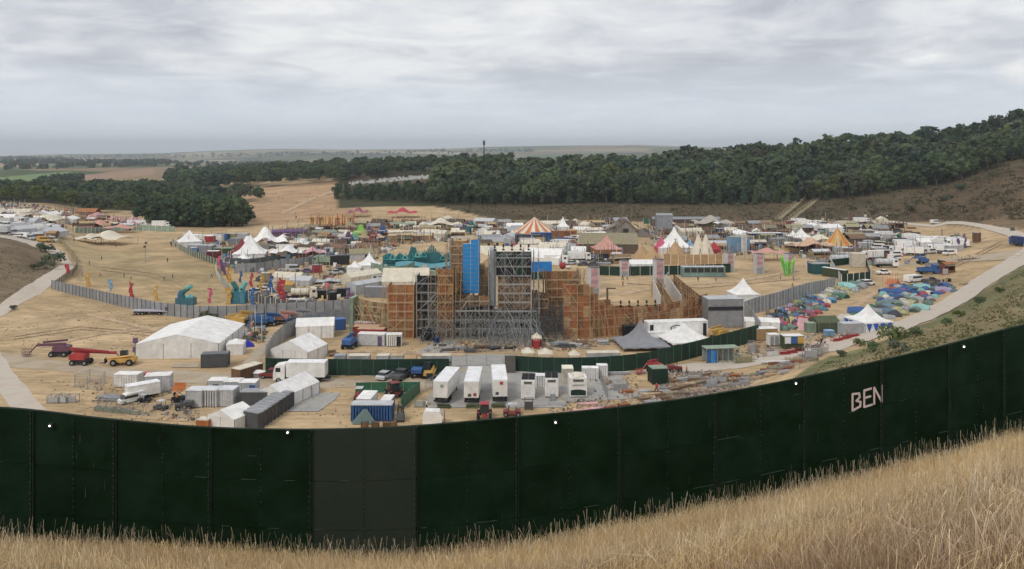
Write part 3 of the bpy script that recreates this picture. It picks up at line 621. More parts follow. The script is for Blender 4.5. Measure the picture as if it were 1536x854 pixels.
    fill(150, [(0, 259), (120, 256), (240, 252), (480, 250), (480, 243), (240, 248), (0, 254)], 1500, 3200, (14, 20), (1, 4))
    fill(160, [(0, 250), (250, 248), (480, 243), (480, 240), (250, 244), (0, 247)], 2400, 4500, (20, 26), (1, 4))
    fill(420, [(0, 243), (800, 230), (800, 225), (0, 238)], 4500, 9000, (16, 26), (4, 1)); fill(26, [(60, 280), (130, 274), (130, 270), (60, 275)], 1100, 1500, (10, 14), (1, 4))
    v = np.concatenate([m[0] for m in MASS]); c_ = np.concatenate([m[1] for m in MASS])
    struct('woodland', np_mesh('woodland', v, np.arange(len(v)).reshape(-1, 4), [MAT['leaf_tint']], c_), 'stuff', 'mixed woodland filling the hills behind the showground')
    # scrub on slopes and by the tracks
    for p, r_, hg, gi, wh in ((1337, 512, 5.2, 2, 'big, beside the chalk road above the hoarding'), (1290, 520, 2.6, 2, 'by the scaffold stacks'), (1310, 528, 3.0, 0, 'low, left of the big bush'), (1375, 505, 3.0, 0, 'right of the big bush'), (1420, 488, 2.4, 0, 'on the green bank'),
                          (1440, 476, 2.5, 2, 'higher on the green bank'), (1470, 455, 2.8, 0, 'upper end of the green bank'), (1500, 440, 2.6, 2, 'on the bank near the right edge'), (1262, 535, 2.2, 3, 'lowest on the bank'), (1350, 530, 2.6, 3, 'close above the hoarding'),
                          (60, 373, 5, 3, 'upper of two by the left track'), (68, 378, 6, 1, 'lower of two by the left track'), (79, 396, 8, 3, 'big, inside the bend of the left track'), (69, 404, 5, 3, 'small, below the big one in the bend'), (50, 250 and 404, 3, 5, 'on the brown mound'),
                          (1441, 285, 7, 1, 'alone on the bare hillside'), (1415, 302, 6, 1, 'darker one mid hillside'), (1425, 299, 6, 3, 'paler one mid hillside'), (1365, 318, 8, 5, 'wide, low on the hillside'), (1330, 290, 6, 1, 'just below the wood'), (1310, 321, 5, 5, 'near the rim track'),
                          (1396, 293, 4, 3, 'small, upper hillside'), (1280, 316, 5, 5, 'over the vehicle park'), (1108, 310, 5, 3, 'left of the stairs'), (1010, 316, 4, 3, 'above the grey canopy'), (890, 318, 4, 3, 'on the slope behind the fort'), (20, 465, 2.2, 3, 'flat, beside the left track'), (700, 318, 3, 3, 'on the slope above the blue tower')):
        g = G(p, r_); spot('bush', g[0], g[1], hg*(.8 if r_ > 400 else .62), gi, wh, rr)
    # low scrub cover
    R = np.random.RandomState(3); V = []; CC = []
    for (poly, n, s0, s1, cols) in (([(1150, 600), (1240, 545), (1330, 512), (1400, 490), (1450, 462), (1536, 405), (1600, 360), (1600, 500), (1536, 488), (1250, 558)], 6500, .10, .26, ((.12, .14, .06), (.15, .16, .07), (.20, .18, .09))),
                              ([(1240, 330), (1420, 330), (1536, 330), (1536, 240), (1400, 282), (1240, 300)], 1500, .3, .9, ((.095, .095, .05), (.12, .09, .055), (.10, .10, .055))),
                              ([(640, 308), (760, 328), (1240, 330), (1240, 300), (700, 305)], 1200, .3, .8, ((.095, .095, .05), (.12, .09, .055))), ([(0, 360), (85, 390), (80, 405), (0, 462)], 300, .1, .22, ((.15, .13, .08), (.17, .13, .08)))):
        xs = [p_[0] for p_ in poly]; ys_ = [p_[1] for p_ in poly]; k = 0
        for _ in range(n*3):
            if k >= n: break
            p, r_ = R.uniform(min(xs), max(xs)), R.uniform(min(ys_), max(ys_))
            if not inpoly(np.array([p]), np.array([r_]), poly)[0]: continue
            if vnoise(p/16., r_/9., 6) < -.1 and R.rand() < .8: continue
            k += 1; g = G(float(p), float(r_)); s = R.uniform(s0, s1)
            if g[1] > 800: continue
            for _q in range(3):
                c_ = np.array([g[0]+R.normal()*s, g[1]+R.normal()*s, g[2]+s*R.uniform(.1, .5)]); a, b_ = R.normal(0, 1, 3), R.normal(0, 1, 3); a /= np.linalg.norm(a); b_ -= a*a.dot(b_); b_ /= np.linalg.norm(b_); a *= s*.6; b_ *= s*.6
                V += [c_-a-b_, c_+a-b_, c_+a+b_, c_-a+b_]; cc = np.array(cols[R.randint(len(cols))])*R.uniform(.7, 1.3); CC += [(*cc, 1)]*4
    V = np.array(V); struct('scrub', np_mesh('scrub', V, np.arange(len(V)).reshape(-1, 4), [MAT['leaf_tint']], np.array(CC)), 'stuff', 'low scrub and coarse weeds on the slopes')
forest()
# ---------------------------------------------------------------- kit of things
def sc_(c, k): return tuple(v*k for v in c)
def u(n, row): return n*42.0/(row-228)          # photograph pixels to metres for something standing on the showground at that row
def put_(name, label, cat, px, row, rz=0, group=None, dy=0, s=1, mesh=None, col=None):
    g = G(px, row); y = g[1]+dy; x = (px-768)/FPX*g[1]
    return thing(name, label, cat, (x, y, h(x, y)), math.radians(rz), group, s, mesh, col)
def kwall(L, H, n=10):
    """ribbed side, L long"""
    b = B(); st = L/n
    for i in range(n): b.box(-L/2+st*(i+.5), .015, 0, st*.6, .05, H)
    b.box(0, .04, 0, L, .06, H); return b
def wheel_mesh(r=.45, w=.28):
    b = B(); b.tube((0, -w/2, 0), (0, w/2, 0), r, n=12); return b
def add_wheels(t, pts, r=.45, w=.28, rim=True):
    me = cm(('wheel', r, w), lambda: wheel_mesh(r, w), 'wheel', 'rubber')
    mr = cm(('rim', r, w), lambda: B().tube((0, -w/2-.02, 0), (0, w/2+.02, 0), r*.5, n=8), 'rim', 'steel') if rim else None
    for (x, y) in pts:
        o = part('wheel', me, t, loc=(x, y, r))
        if rim: part('rim', mr, o)
def container(px, row, rz, label, L=6.1, W_=2.45, H_=2.6, col='grey', roof=None, cat='container', name='container', group=None, doors=True, dy=None, win=0, doorcol=None, z=0):
    t = put_(name, label, cat, px, row, rz, group, W_/2+.3 if dy is None else dy); c_ = C[col] if isinstance(col, str) else col; t.location.z += z
    b = lambda: B().box(0, 0, .12, L-.12, W_-.12, H_-.2); part('body', cm(('cb', L, W_, H_), b, 'body', 'paint'), t, c_)
    sm = cm(('cs', L, H_), lambda: kwall(L-.2, H_-.25, max(5, int(L*2.2))), 'side_wall', 'paint'); e = cm(('ce', W_, H_), lambda: kwall(W_-.2, H_-.25, 6), 'end_wall', 'paint')
    part('side_wall', sm, t, c_, (0, -W_/2+.05, .12)); part('side_wall', sm, t, c_, (0, W_/2-.05, .12), (0, 0, math.pi))
    part('end_wall', e, t, c_, (-L/2+.05, 0, .12), (0, 0, -math.pi/2))
    if doors:
        d = cm(('cd', W_, H_), lambda: B().box(0, 0, 0, .06, W_/2-.08, H_-.35).tube((.05, .2, .1), (.05, .2, H_-.5), .02).tube((.05, -.2, .1), (.05, -.2, H_-.5), .02), 'door', 'paint')
        for s in (-1, 1): part('door', d, t, c_, (L/2+.02, s*W_/4, .15))
    else: part('end_wall', e, t, c_, (L/2-.05, 0, .12), (0, 0, math.pi/2))
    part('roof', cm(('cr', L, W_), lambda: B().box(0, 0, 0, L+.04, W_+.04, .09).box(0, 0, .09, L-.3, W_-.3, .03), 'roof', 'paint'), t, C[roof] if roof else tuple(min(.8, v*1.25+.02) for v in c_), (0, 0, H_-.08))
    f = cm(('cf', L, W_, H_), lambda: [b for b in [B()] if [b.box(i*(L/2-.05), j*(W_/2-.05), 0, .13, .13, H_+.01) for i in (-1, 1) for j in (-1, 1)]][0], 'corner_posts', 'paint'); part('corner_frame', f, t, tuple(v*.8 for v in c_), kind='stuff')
    wm = cm('cwin', lambda: B().box(0, 0, 0, 1.0, .08, .9), 'window', 'glass'); dm = cm('cdoor', lambda: B().box(0, 0, 0, .9, .07, 2.0), 'door', 'paint')
    for i in range(win): part('window', wm, t, None, (-L/2+L*(i+.75)/(win+.5), -W_/2-.05, 1.1))
    if doorcol: part('door', dm, t, C[doorcol], (L*.32, -W_/2-.06, .2))
    return t
def marquee(px, row, rz, label, Wd, Ln, eave=2.6, ridge=4.2, col='white', bay=3.0, cat='marquee', name='marquee', group=None, dy=None, opens=(), vent=False, z=0):
    t = put_(name, label, cat, px, row, rz, group, Ln/2 if dy is None else dy); c_ = C[col] if isinstance(col, str) else col; n = max(1, int(round(Ln/bay))); st = Ln/n
    t.location.z += z
    def slope(s):
        b = B()
        def fn(i, j):
            q = (i-.5)*0; x = s*Wd/2*(1-i)*1.02; y = -Ln/2-.05+(Ln+.1)*j; k = abs(((j*n) % 1.0)-.5)*2; zz_ = eave+(ridge-eave)*i-.10*math.sin(math.pi*i)*(1-k**3)-(.06 if i == 0 else 0)
            return (x, y, zz_)
        b.grid(fn, 4, n*3); return b
    for s in (-1, 1):
        o = part('roof', cm(('mr', s, Wd, Ln, eave, ridge, bay), lambda: slope(s), 'roof', 'fabric'), t, c_)
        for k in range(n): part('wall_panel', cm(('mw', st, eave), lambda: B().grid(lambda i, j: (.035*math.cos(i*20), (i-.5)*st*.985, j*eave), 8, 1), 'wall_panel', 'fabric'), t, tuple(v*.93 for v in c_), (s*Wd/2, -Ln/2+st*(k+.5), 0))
    ng = max(2, int(round(Wd/bay))); sg = Wd/ng
    for e in (-1, 1):
        for k in range(ng):
            if (e, k) in opens: continue
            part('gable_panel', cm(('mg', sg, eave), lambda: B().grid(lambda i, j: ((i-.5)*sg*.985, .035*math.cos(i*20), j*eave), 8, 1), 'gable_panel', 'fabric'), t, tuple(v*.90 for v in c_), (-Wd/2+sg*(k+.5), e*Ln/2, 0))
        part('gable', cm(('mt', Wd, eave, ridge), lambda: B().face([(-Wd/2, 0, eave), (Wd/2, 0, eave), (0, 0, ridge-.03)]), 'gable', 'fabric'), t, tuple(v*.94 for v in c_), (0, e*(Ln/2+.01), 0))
    def fr():
        b = B()
        for k in range(n+1):
            y = -Ln/2+st*k; y = min(max(y, -Ln/2+.04), Ln/2-.04)
            for s in (-1, 1): b.tube((s*(Wd/2+.05), y, 0), (s*(Wd/2+.05), y, eave), .05)
        return b
    part('frame', cm(('mf', Wd, Ln, eave, bay), fr, 'frame', 'steel'), t)
    return t
def pagoda(px, row, rz, label, w, eave=2.4, peak=5.2, col='white', walls=True, wallcol=None, cat='tent', name='pagoda_tent', group=None, dy=None, stripes=None, p=2.4, sides=4, z=0):
    t = put_(name, label, cat, px, row, rz, group, w/2 if dy is None else dy); c_ = C[col]; R_ = w/2/math.cos(math.pi/sides); t.location.z += z
    def pos(k, r): a = 2*math.pi*(k+.5)/sides; return (r*math.cos(a)*R_, r*math.sin(a)*R_)
    key = (w, eave, peak, sides, p)
    def seg():
        b = B(); A, D = pos(-.5-.0, 1), pos(.5, 1); A = (R_*math.cos(-math.pi/sides), R_*math.sin(-math.pi/sides)); D = (A[0], -A[1])
        def fn(i, j):
            r = 1-j; zz_ = eave+(peak-eave)*(j**p)*.98; q = (A[0]*(1-i)+D[0]*i, A[1]*(1-i)+D[1]*i); s = max(r, .015); return (q[0]*s*1.03, q[1]*s*1.03, zz_-.06*math.sin(math.pi*i)*r)
        b.grid(fn, 2, 7); b.grid(lambda i, j: (A[0]*1.03, A[1]*1.03*(1-2*i), eave-.3*j*(1+.3*math.cos(i*25))), 8, 1); return b
    me = cm(('ps',)+key, seg, 'roof_panel', 'fabric'); wl = cm(('pw',)+key, lambda: B().grid(lambda i, j: (R_*math.cos(math.pi/sides)+.03*math.cos(i*22), (i-.5)*2*R_*math.sin(math.pi/sides)*.98, j*eave), 8, 1), 'wall_panel', 'fabric')
    for k in range(sides):
        a = 2*math.pi*k/sides; cc = c_ if not stripes else C[stripes[k % len(stripes)]]
        part('roof_panel', me, t, cc, rot=(0, 0, a))
        if walls and not (walls == 'open' and k == (3 if sides == 4 else 0)): part('wall_panel', wl, t, C[wallcol] if wallcol else tuple(v*.92 for v in c_), rot=(0, 0, a))
    def legs():
        b = B()
        for k in range(sides): x, y = pos(k, 1); b.tube((x, y, 0), (x, y, eave), .06)
        b.tube((0, 0, peak-.2), (0, 0, peak+.35), .04); return b
    part('poles', cm(('pl',)+key, legs, 'poles', 'steel'), t)
    return t
def canopy(px, row, rz, label, w, d, hh, col='cream', low=1.6, seed=1, cat='canopy', name='stretch_canopy', group=None, dy=None, z=0, edge=0):
    t = put_(name, label, cat, px, row, rz, group, d/2 if dy is None else dy); c_ = C[col]; r = random.Random(seed); t.location.z += z
    def hgt(i, j): return low+(hh-low)*(abs(math.sin(math.pi*(i*.96+.02)))**.6*.75+.25*math.cos((i-.5)*2*math.pi*2))*(math.sin(math.pi*(j*.8+.1))**.7)
    def fn(i, j):
        pin = .06*math.cos(i*math.pi*6)*(abs(j-.5)*2)**3; return ((i-.5)*w*(1-.10*math.sin(math.pi*j)), (j-.5)*d*(1-.12*math.sin(math.pi*i)+pin), hgt(i, j))
    part('cloth', cm(('sc', w, d, hh, low, seed), lambda: B().grid(fn, 18, 10), 'cloth', 'fabric'), t, c_)
    for (i, j) in ((0, 0), (.33, 0), (.66, 0), (1, 0), (0, 1), (1, 1), (.3, .5), (.7, .5)):
        x, y, z_ = fn(i, j); part('pole', cm(('scp', round(z_, 1)), lambda: B().tube((0, 0, 0), (0, 0, max(z_, 1)), .07), 'pole', 'wood'), t, C['wood'], (x, y, 0))
    return t
def dome(px, row, col, rz=0, r=1.5, kind=0, label='', group='camping tents of the crew village', z=0):
    words = {0: 'dome tent', 1: 'tunnel tent', 2: 'ridge tent'}[kind]; nm = {0: 'dome_tent', 1: 'tunnel_tent', 2: 'ridge_tent'}[kind]
    t = put_(nm, label, 'tent', px, row, rz, group); c_ = C[col] if isinstance(col, str) else col
    if kind == 0:
        def fn(i, j):
            a = i*2*math.pi; e = j*math.pi/2; k = 1+.05*math.cos(4*a); return (1.0*math.cos(a)*math.cos(e)*k, .86*math.sin(a)*math.cos(e)*k, .82*math.sin(e)**.85)
        me = cm('dome', lambda: B().grid(fn, 16, 5), 'flysheet', 'fabric')
        po = lambda: [b for b in [B()] if [b.tube(tuple(1.02*v for v in fn(a, j/6)), tuple(1.02*v for v in fn(a, (j+1)/6)), .02, cap=False) for a in (.125, .375, .625, .875) for j in range(6)]][0]
        part('flysheet', me, t, c_, s=(r, r, r)); part('poles', cm('domep', po, 'poles', 'dark'), t, s=(r, r, r))
        part('door', cm('domed', lambda: B().grid(lambda i, j: ((i-.5)*.9*(1-j*j*.75), -.93+.42*j*j+.0, .03+.52*j), 4, 4), 'door', 'fabric'), t, tuple(v*.35 for v in c_), s=(r, r*1.0, r))
    elif kind == 1:
        L = 2.0
        me = cm('tunnel', lambda: B().grid(lambda i, j: (math.cos(math.pi*i)*.8, (j-.5)*2*L*.62, .9*math.sin(math.pi*i)*(1-.22*abs(j-.5)*2)*(1-.05*abs(math.sin(3*math.pi*j)))), 8, 9), 'flysheet', 'fabric')
        part('flysheet', me, t, c_, s=(r, r, r)); arch = cm('tarch', lambda: B().face([(math.cos(math.pi*i/8)*.8, -1.24, .9*.78*math.sin(math.pi*i/8)) for i in range(9)]), 'end_wall', 'fabric'); part('end_wall', arch, t, tuple(v*.45 for v in c_), s=(r, r, r))
        part('end_wall', arch, t, tuple(v*.7 for v in c_), s=(r, -r, r))
    else:
        part('flysheet', cm('ridget', lambda: B().face([(-.9, -1, 0), (-.9, 1, 0), (0, 1, 1.05), (0, -1, 1.05)]).face([(.9, 1, 0), (.9, -1, 0), (0, -1, 1.05), (0, 1, 1.05)]).face([(-.9, 1, 0), (.9, 1, 0), (0, 1, 1.05)]), 'flysheet', 'fabric'), t, c_, s=(r, r, r))
        part('door', cm('ridged', lambda: B().face([(-.9, -1, 0), (0, -1, 1.05), (.9, -1, 0)]), 'door', 'fabric'), t, tuple(v*.8 for v in c_), s=(r, r, r))
    return t
def tipi(px, row, label, r, hh, col='cream', group=None, n=10, z=0):
    t = put_('tipi', label, 'tent', px, row, rnd.uniform(0, 30), group, r*.7); c_ = C[col]; t.location.z += z
    part('cover', cm(('tp', r, hh, n), lambda: B().grid(lambda i, j: (math.cos(i*2*math.pi)*r*(1-j*.97)*(1-.05*abs(math.sin(n*math.pi*i))*(1-j)), math.sin(i*2*math.pi)*r*(1-j*.97), hh*j), n*2, 3), 'cover', 'fabric'), t, c_)
    part('poles', cm(('tpp', r, hh), lambda: [b for b in [B()] if [b.tube((-.3*math.cos(a), -.3*math.sin(a), hh*.88), (.5*math.cos(a), .5*math.sin(a), hh*1.12), .05) for a in (0, 1, 2, 3, 4, 5)]][0], 'poles', 'wood'), t, C['wood'])
    part('door', cm(('tpd', r, hh), lambda: B().face([(-.7, -r*.98, 0), (.7, -r*.98, 0), (0, -r*.6, hh*.42)]), 'door', 'dark'), t)
    return t
def bigtop(px, row, label, r, eave, hh, cols, n=24, group=None, z=0):
    t = put_('big_top', label, 'tent', px, row, 0, group, r); t.location.z += z; a = math.pi/n
    seg = lambda: B().grid(lambda i, j: ((r*(1-j)+.15)*math.cos((2*i-1)*a), (r*(1-j)+.15)*math.sin((2*i-1)*a), eave+(hh-eave)*(j**1.25)), 1, 5)
    me = cm(('bt', r, eave, hh, n), seg, 'roof_stripe', 'fabric'); wl = cm(('bw', r, eave, n), lambda: B().grid(lambda i, j: (r*.97*math.cos((2*i-1)*a), r*.97*math.sin((2*i-1)*a), eave*j), 1, 1), 'wall_panel', 'fabric')
    for k in range(n): part('roof_stripe', me, t, C[cols[k % len(cols)]], rot=(0, 0, 2*a*k)); part('wall_panel', wl, t, C['dgrey' if k % 3 else 'salmon'], rot=(0, 0, 2*a*k))
    part('mast', cm(('bm', hh), lambda: B().tube((0, 0, 0), (0, 0, hh+1.5), .12), 'mast', 'steel'), t); return t
def car(px, row, rz, label, col='white', kind='car', cat='car', group=None):
    t = put_(kind, label, cat, px, row, rz, group); c_ = C[col]
    P = {'car': ([(-2.1, .35), (2.1, .35), (2.15, .75), (1.2, .95), (-1.9, .98), (-2.15, .8)], [(-1.7, .95), (1.15, .93), (.45, 1.42), (-1.2, 1.45)], 1.75),
         'suv': ([(-2.3, .45), (2.3, .45), (2.3, .95), (1.3, 1.12), (-2.2, 1.15), (-2.3, .9)], [(-2.1, 1.12), (1.25, 1.1), (.7, 1.72), (-1.9, 1.75)], 1.9),
         'van': ([(-2.7, .4), (2.7, .4), (2.7, 1.0), (2.2, 1.2), (-2.7, 1.2)], [(-2.68, 1.2), (2.15, 1.2), (1.5, 2.2), (1.2, 2.35), (-2.65, 2.35)], 2.0),
         'pickup': ([(-2.6, .5), (2.5, .5), (2.5, 1.0), (1.5, 1.15), (-2.6, 1.1)], [(-.6, 1.1), (1.45, 1.12), (.8, 1.75), (-.5, 1.78)], 1.9)}[kind]
    w = P[2]
    part('body', cm(('b', kind), lambda: B().ext(P[0], -w/2, w/2), 'body', 'paint'), t, c_)
    if kind == 'van':
        part('upper_body', cm(('c', kind), lambda: B().ext(P[1], -w/2+.05, w/2-.05), 'upper_body', 'paint'), t, c_)
        part('windscreen', cm(('ws', kind), lambda: B().face([(2.18, -.85, 1.25), (2.18, .85, 1.25), (1.56, .8, 2.15), (1.56, -.8, 2.15)]), 'windscreen', 'glass'), t, loc=(.03, 0, 0))
        for s in (-1, 1): part('side_window', cm(('sw', kind, s), lambda: B().box(.3, s*(w/2-.03), 1.35, 3.2, .04, .6), 'side_window', 'glass'), t)
    else:
        part('windows', cm(('c', kind), lambda: B().ext(P[1], -w/2+.12, w/2-.12), 'windows', 'glass'), t)
        q = P[1]; part('roof', cm(('r', kind), lambda: B().ext([(q[3][0]-.05, q[3][1]-.04), (q[2][0]+.05, q[2][1]-.04), (q[2][0]-.05, q[2][1]+.04), (q[3][0]+.1, q[3][1]+.04)], -w/2+.1, w/2-.1), 'roof', 'paint'), t, c_)
    x = 1.35 if kind == 'car' else 1.5 if kind != 'van' else 1.75
    add_wheels(t, [(s*x, q_*(w/2-.1)) for s in (-1, 1) for q_ in (-1, 1)], .34 if kind == 'car' else .38, .24)
    for s in (-1, 1): part('headlight', cm('hl', lambda: B().box(0, 0, 0, .05, .35, .16), 'headlight', 'steel'), t, loc=({'car': 2.13, 'suv': 2.3, 'van': 2.7, 'pickup': 2.5}[kind], s*w*.36, .68))
    return t
def lorry(px, row, rz, label, col='white', L=7.5, hb=2.7, cabcol=None, body='box', group=None, cat='lorry', bodycol=None):
    t = put_('lorry', label, cat, px, row, rz, group, 1.3); c_ = C[col]; cc = C[cabcol or col]; bc = C[bodycol or col]
    part('cab', cm('lcab', lambda: B().ext([(0, .6), (2.1, .6), (2.1, 1.9), (1.75, 3.1), (.3, 3.35), (0, 3.3)], -1.2, 1.2), 'cab', 'paint'), t, cc, (L/2-.2, 0, 0))
    part('windscreen', cm('lws', lambda: B().face([(2.13, -1.05, 1.95), (2.13, 1.05, 1.95), (1.8, 1.0, 2.95), (1.8, -1.0, 2.95)]), 'windscreen', 'glass'), t, loc=(L/2-.18, 0, 0))
    for s in (-1, 1): part('side_window', cm(('lsw', s), lambda: B().box(1.2, s*1.205, 2.0, .9, .03, .75), 'side_window', 'glass'), t, loc=(L/2-.2, 0, 0))
    part('chassis', cm(('lch', L), lambda: B().box(0, 0, .55, L+2, .9, .35).box(0, 0, .9, L, 2.3, .12), 'chassis', 'dark'), t)
    if body == 'box':
        part('box_body', cm(('lb', L, hb), lambda: B().box(0, 0, 1.05, L-.3, 2.5, hb), 'box_body', 'paint'), t, bc, (-.35, 0, 0))
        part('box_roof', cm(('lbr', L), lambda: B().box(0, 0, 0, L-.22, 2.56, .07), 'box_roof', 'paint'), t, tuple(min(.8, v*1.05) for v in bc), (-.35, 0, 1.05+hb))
        part('rear_door', cm(('lbd', hb), lambda: B().box(0, 0, 0, .06, 1.2, hb-.2), 'rear_door', 'paint'), t, tuple(v*.85 for v in bc), (-L/2-.24, -.63, 1.15)); part('rear_door', CACHE[('lbd', hb)], t, tuple(v*.85 for v in bc), (-L/2-.24, .63, 1.15))
    elif body == 'tank':
        part('tank', cm(('lt', L), lambda: B().tube((-L/2, 0, 2.05), (L/2-.6, 0, 2.05), 1.1, n=14), 'tank', 'paint'), t, bc)
        for k in range(3): part('tank_band', cm('ltb', lambda: B().tube((0, 0, 2.05), (.12, 0, 2.05), 1.13, n=14), 'tank_band', 'steel'), t, loc=(-L/2+1+k*L*.3, 0, 0))
    else: 
        part('flat_bed', cm(('lf', L), lambda: B().box(0, 0, 1.02, L-.3, 2.5, .15), 'flat_bed', 'paint'), t, bc, (-.35, 0, 0)); 
        if body == 'tipper': part('tipper_body', cm(('ltp', L), lambda: [b for b in [B()] if [b.box(0, s*1.2, 1.17, L-.4, .08, 1.0) for s in (-1, 1)] and b.box(-L/2+.3, 0, 1.17, .08, 2.4, 1.0) and b.box(L/2-.6, 0, 1.17, .08, 2.4, 1.2)][0], 'tipper_body', 'paint'), t, bc, (-.35, 0, 0))
    add_wheels(t, [(L/2+.9, -1.05), (L/2+.9, 1.05), (-L/2+1.2, -1.05), (-L/2+1.2, 1.05)]+([(-L/2+2.4, -1.05), (-L/2+2.4, 1.05)] if L > 6 else []), .5, .3)
    return t
def trailer(px, row, rz, label, L=9, W_=2.5, H_=2.75, col='white', z0=1.15, group=None, cat='trailer', dy=None, vents=None):
    t = put_('trailer', label, cat, px, row, rz, group, L/2 if dy is None else dy); c_ = C[col]
    part('body', cm(('tb', L, W_, H_), lambda: B().box(0, 0, 0, W_, L, H_), 'body', 'paint'), t, c_, (0, 0, z0))
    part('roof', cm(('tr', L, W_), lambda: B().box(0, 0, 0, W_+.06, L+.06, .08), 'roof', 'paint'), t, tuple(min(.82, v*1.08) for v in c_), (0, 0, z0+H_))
    part('chassis', cm(('tc', L), lambda: B().box(0, 0, 0, 1.0, L-.4, .35), 'chassis', 'dark'), t, loc=(0, 0, z0-.37))
    add_wheels(t, [(0, 0)], .45, .3) if False else None
    me = cm(('wheelx',), lambda: B().tube((-.15, 0, 0), (.15, 0, 0), .48, n=12), 'wheel', 'rubber')
    for y in (-L/2+1.5, -L/2+2.8):
        for s in (-1, 1): part('wheel', me, t, loc=(s*1.05, y, .48))
    for s in (-1, 1): part('rear_door', cm(('trd', W_, H_), lambda: B().box(0, 0, 0, W_/2-.06, .05, H_-.15), 'rear_door', 'paint'), t, tuple(v*.95 for v in c_), (s*W_/4, -L/2-.02, z0+.07)); part('landing_leg', cm('tll', lambda: B().box(0, 0, 0, .15, .15, .9), 'landing_leg', 'dark'), t, loc=(s*.9, L/2-1, 0))
    part('bumper', cm('tbp', lambda: B().box(0, 0, 0, 2.3, .12, .25), 'bumper', 'dark'), t, loc=(0, -L/2, .55))
    return t
def boomlift(px, row, rz, label, col='red', reach=9, group=None):
    t = put_('boom_lift', label, 'boom lift', px, row, rz, group, 1); c_ = C[col]
    part('base', cm('blb', lambda: B().box(0, 0, .5, 3.4, 1.8, .55), 'base', 'dark'), t); add_wheels(t, [(s*1.25, q*1.05) for s in (-1, 1) for q in (-1, 1)], .55, .4)
    part('turret', cm('blt', lambda: B().ext([(-2, 1.1), (1.1, 1.1), (1.1, 2.2), (-.4, 2.4), (-2, 2.1)], -1, 1), 'turret', 'paint'), t, c_)
    part('lower_boom', cm(('bll', reach), lambda: B().box(0, 0, 0, reach*.8, .45, .5), 'lower_boom', 'paint'), t, c_, (reach*.22, .3, 2.2), (0, .03, 0))
    part('upper_boom', cm(('blu', reach), lambda: B().box(0, 0, 0, reach*.7, .35, .38), 'upper_boom', 'paint'), t, tuple(v*.8 for v in c_), (reach*.15, -.35, 2.8), (0, .08, 0))
    part('jib', cm('blj', lambda: B().tube((0, 0, 0), (1.9, 0, -2.0), .16, .12), 'jib', 'paint'), t, tuple(v*.7+.02 for v in c_), (reach*.6, 0, 2.7))
    def bask():
        b = B(); b.box(0, 0, 0, 1.6, .9, .1)
        for z in (.55, 1.1):
            for s in (-1, 1): b.box(0, s*.43, z, 1.6, .06, .07); b.box(s*.78, 0, z, .06, .86, .07)
        for i in (-1, 0, 1):
            for s in (-1, 1): b.box(i*.76, s*.43, .1, .06, .06, 1.05)
        return b
    part('basket', cm('blk', bask, 'basket', 'paint'), t, c_, (reach*.6+2.4, 0, .35)); return t
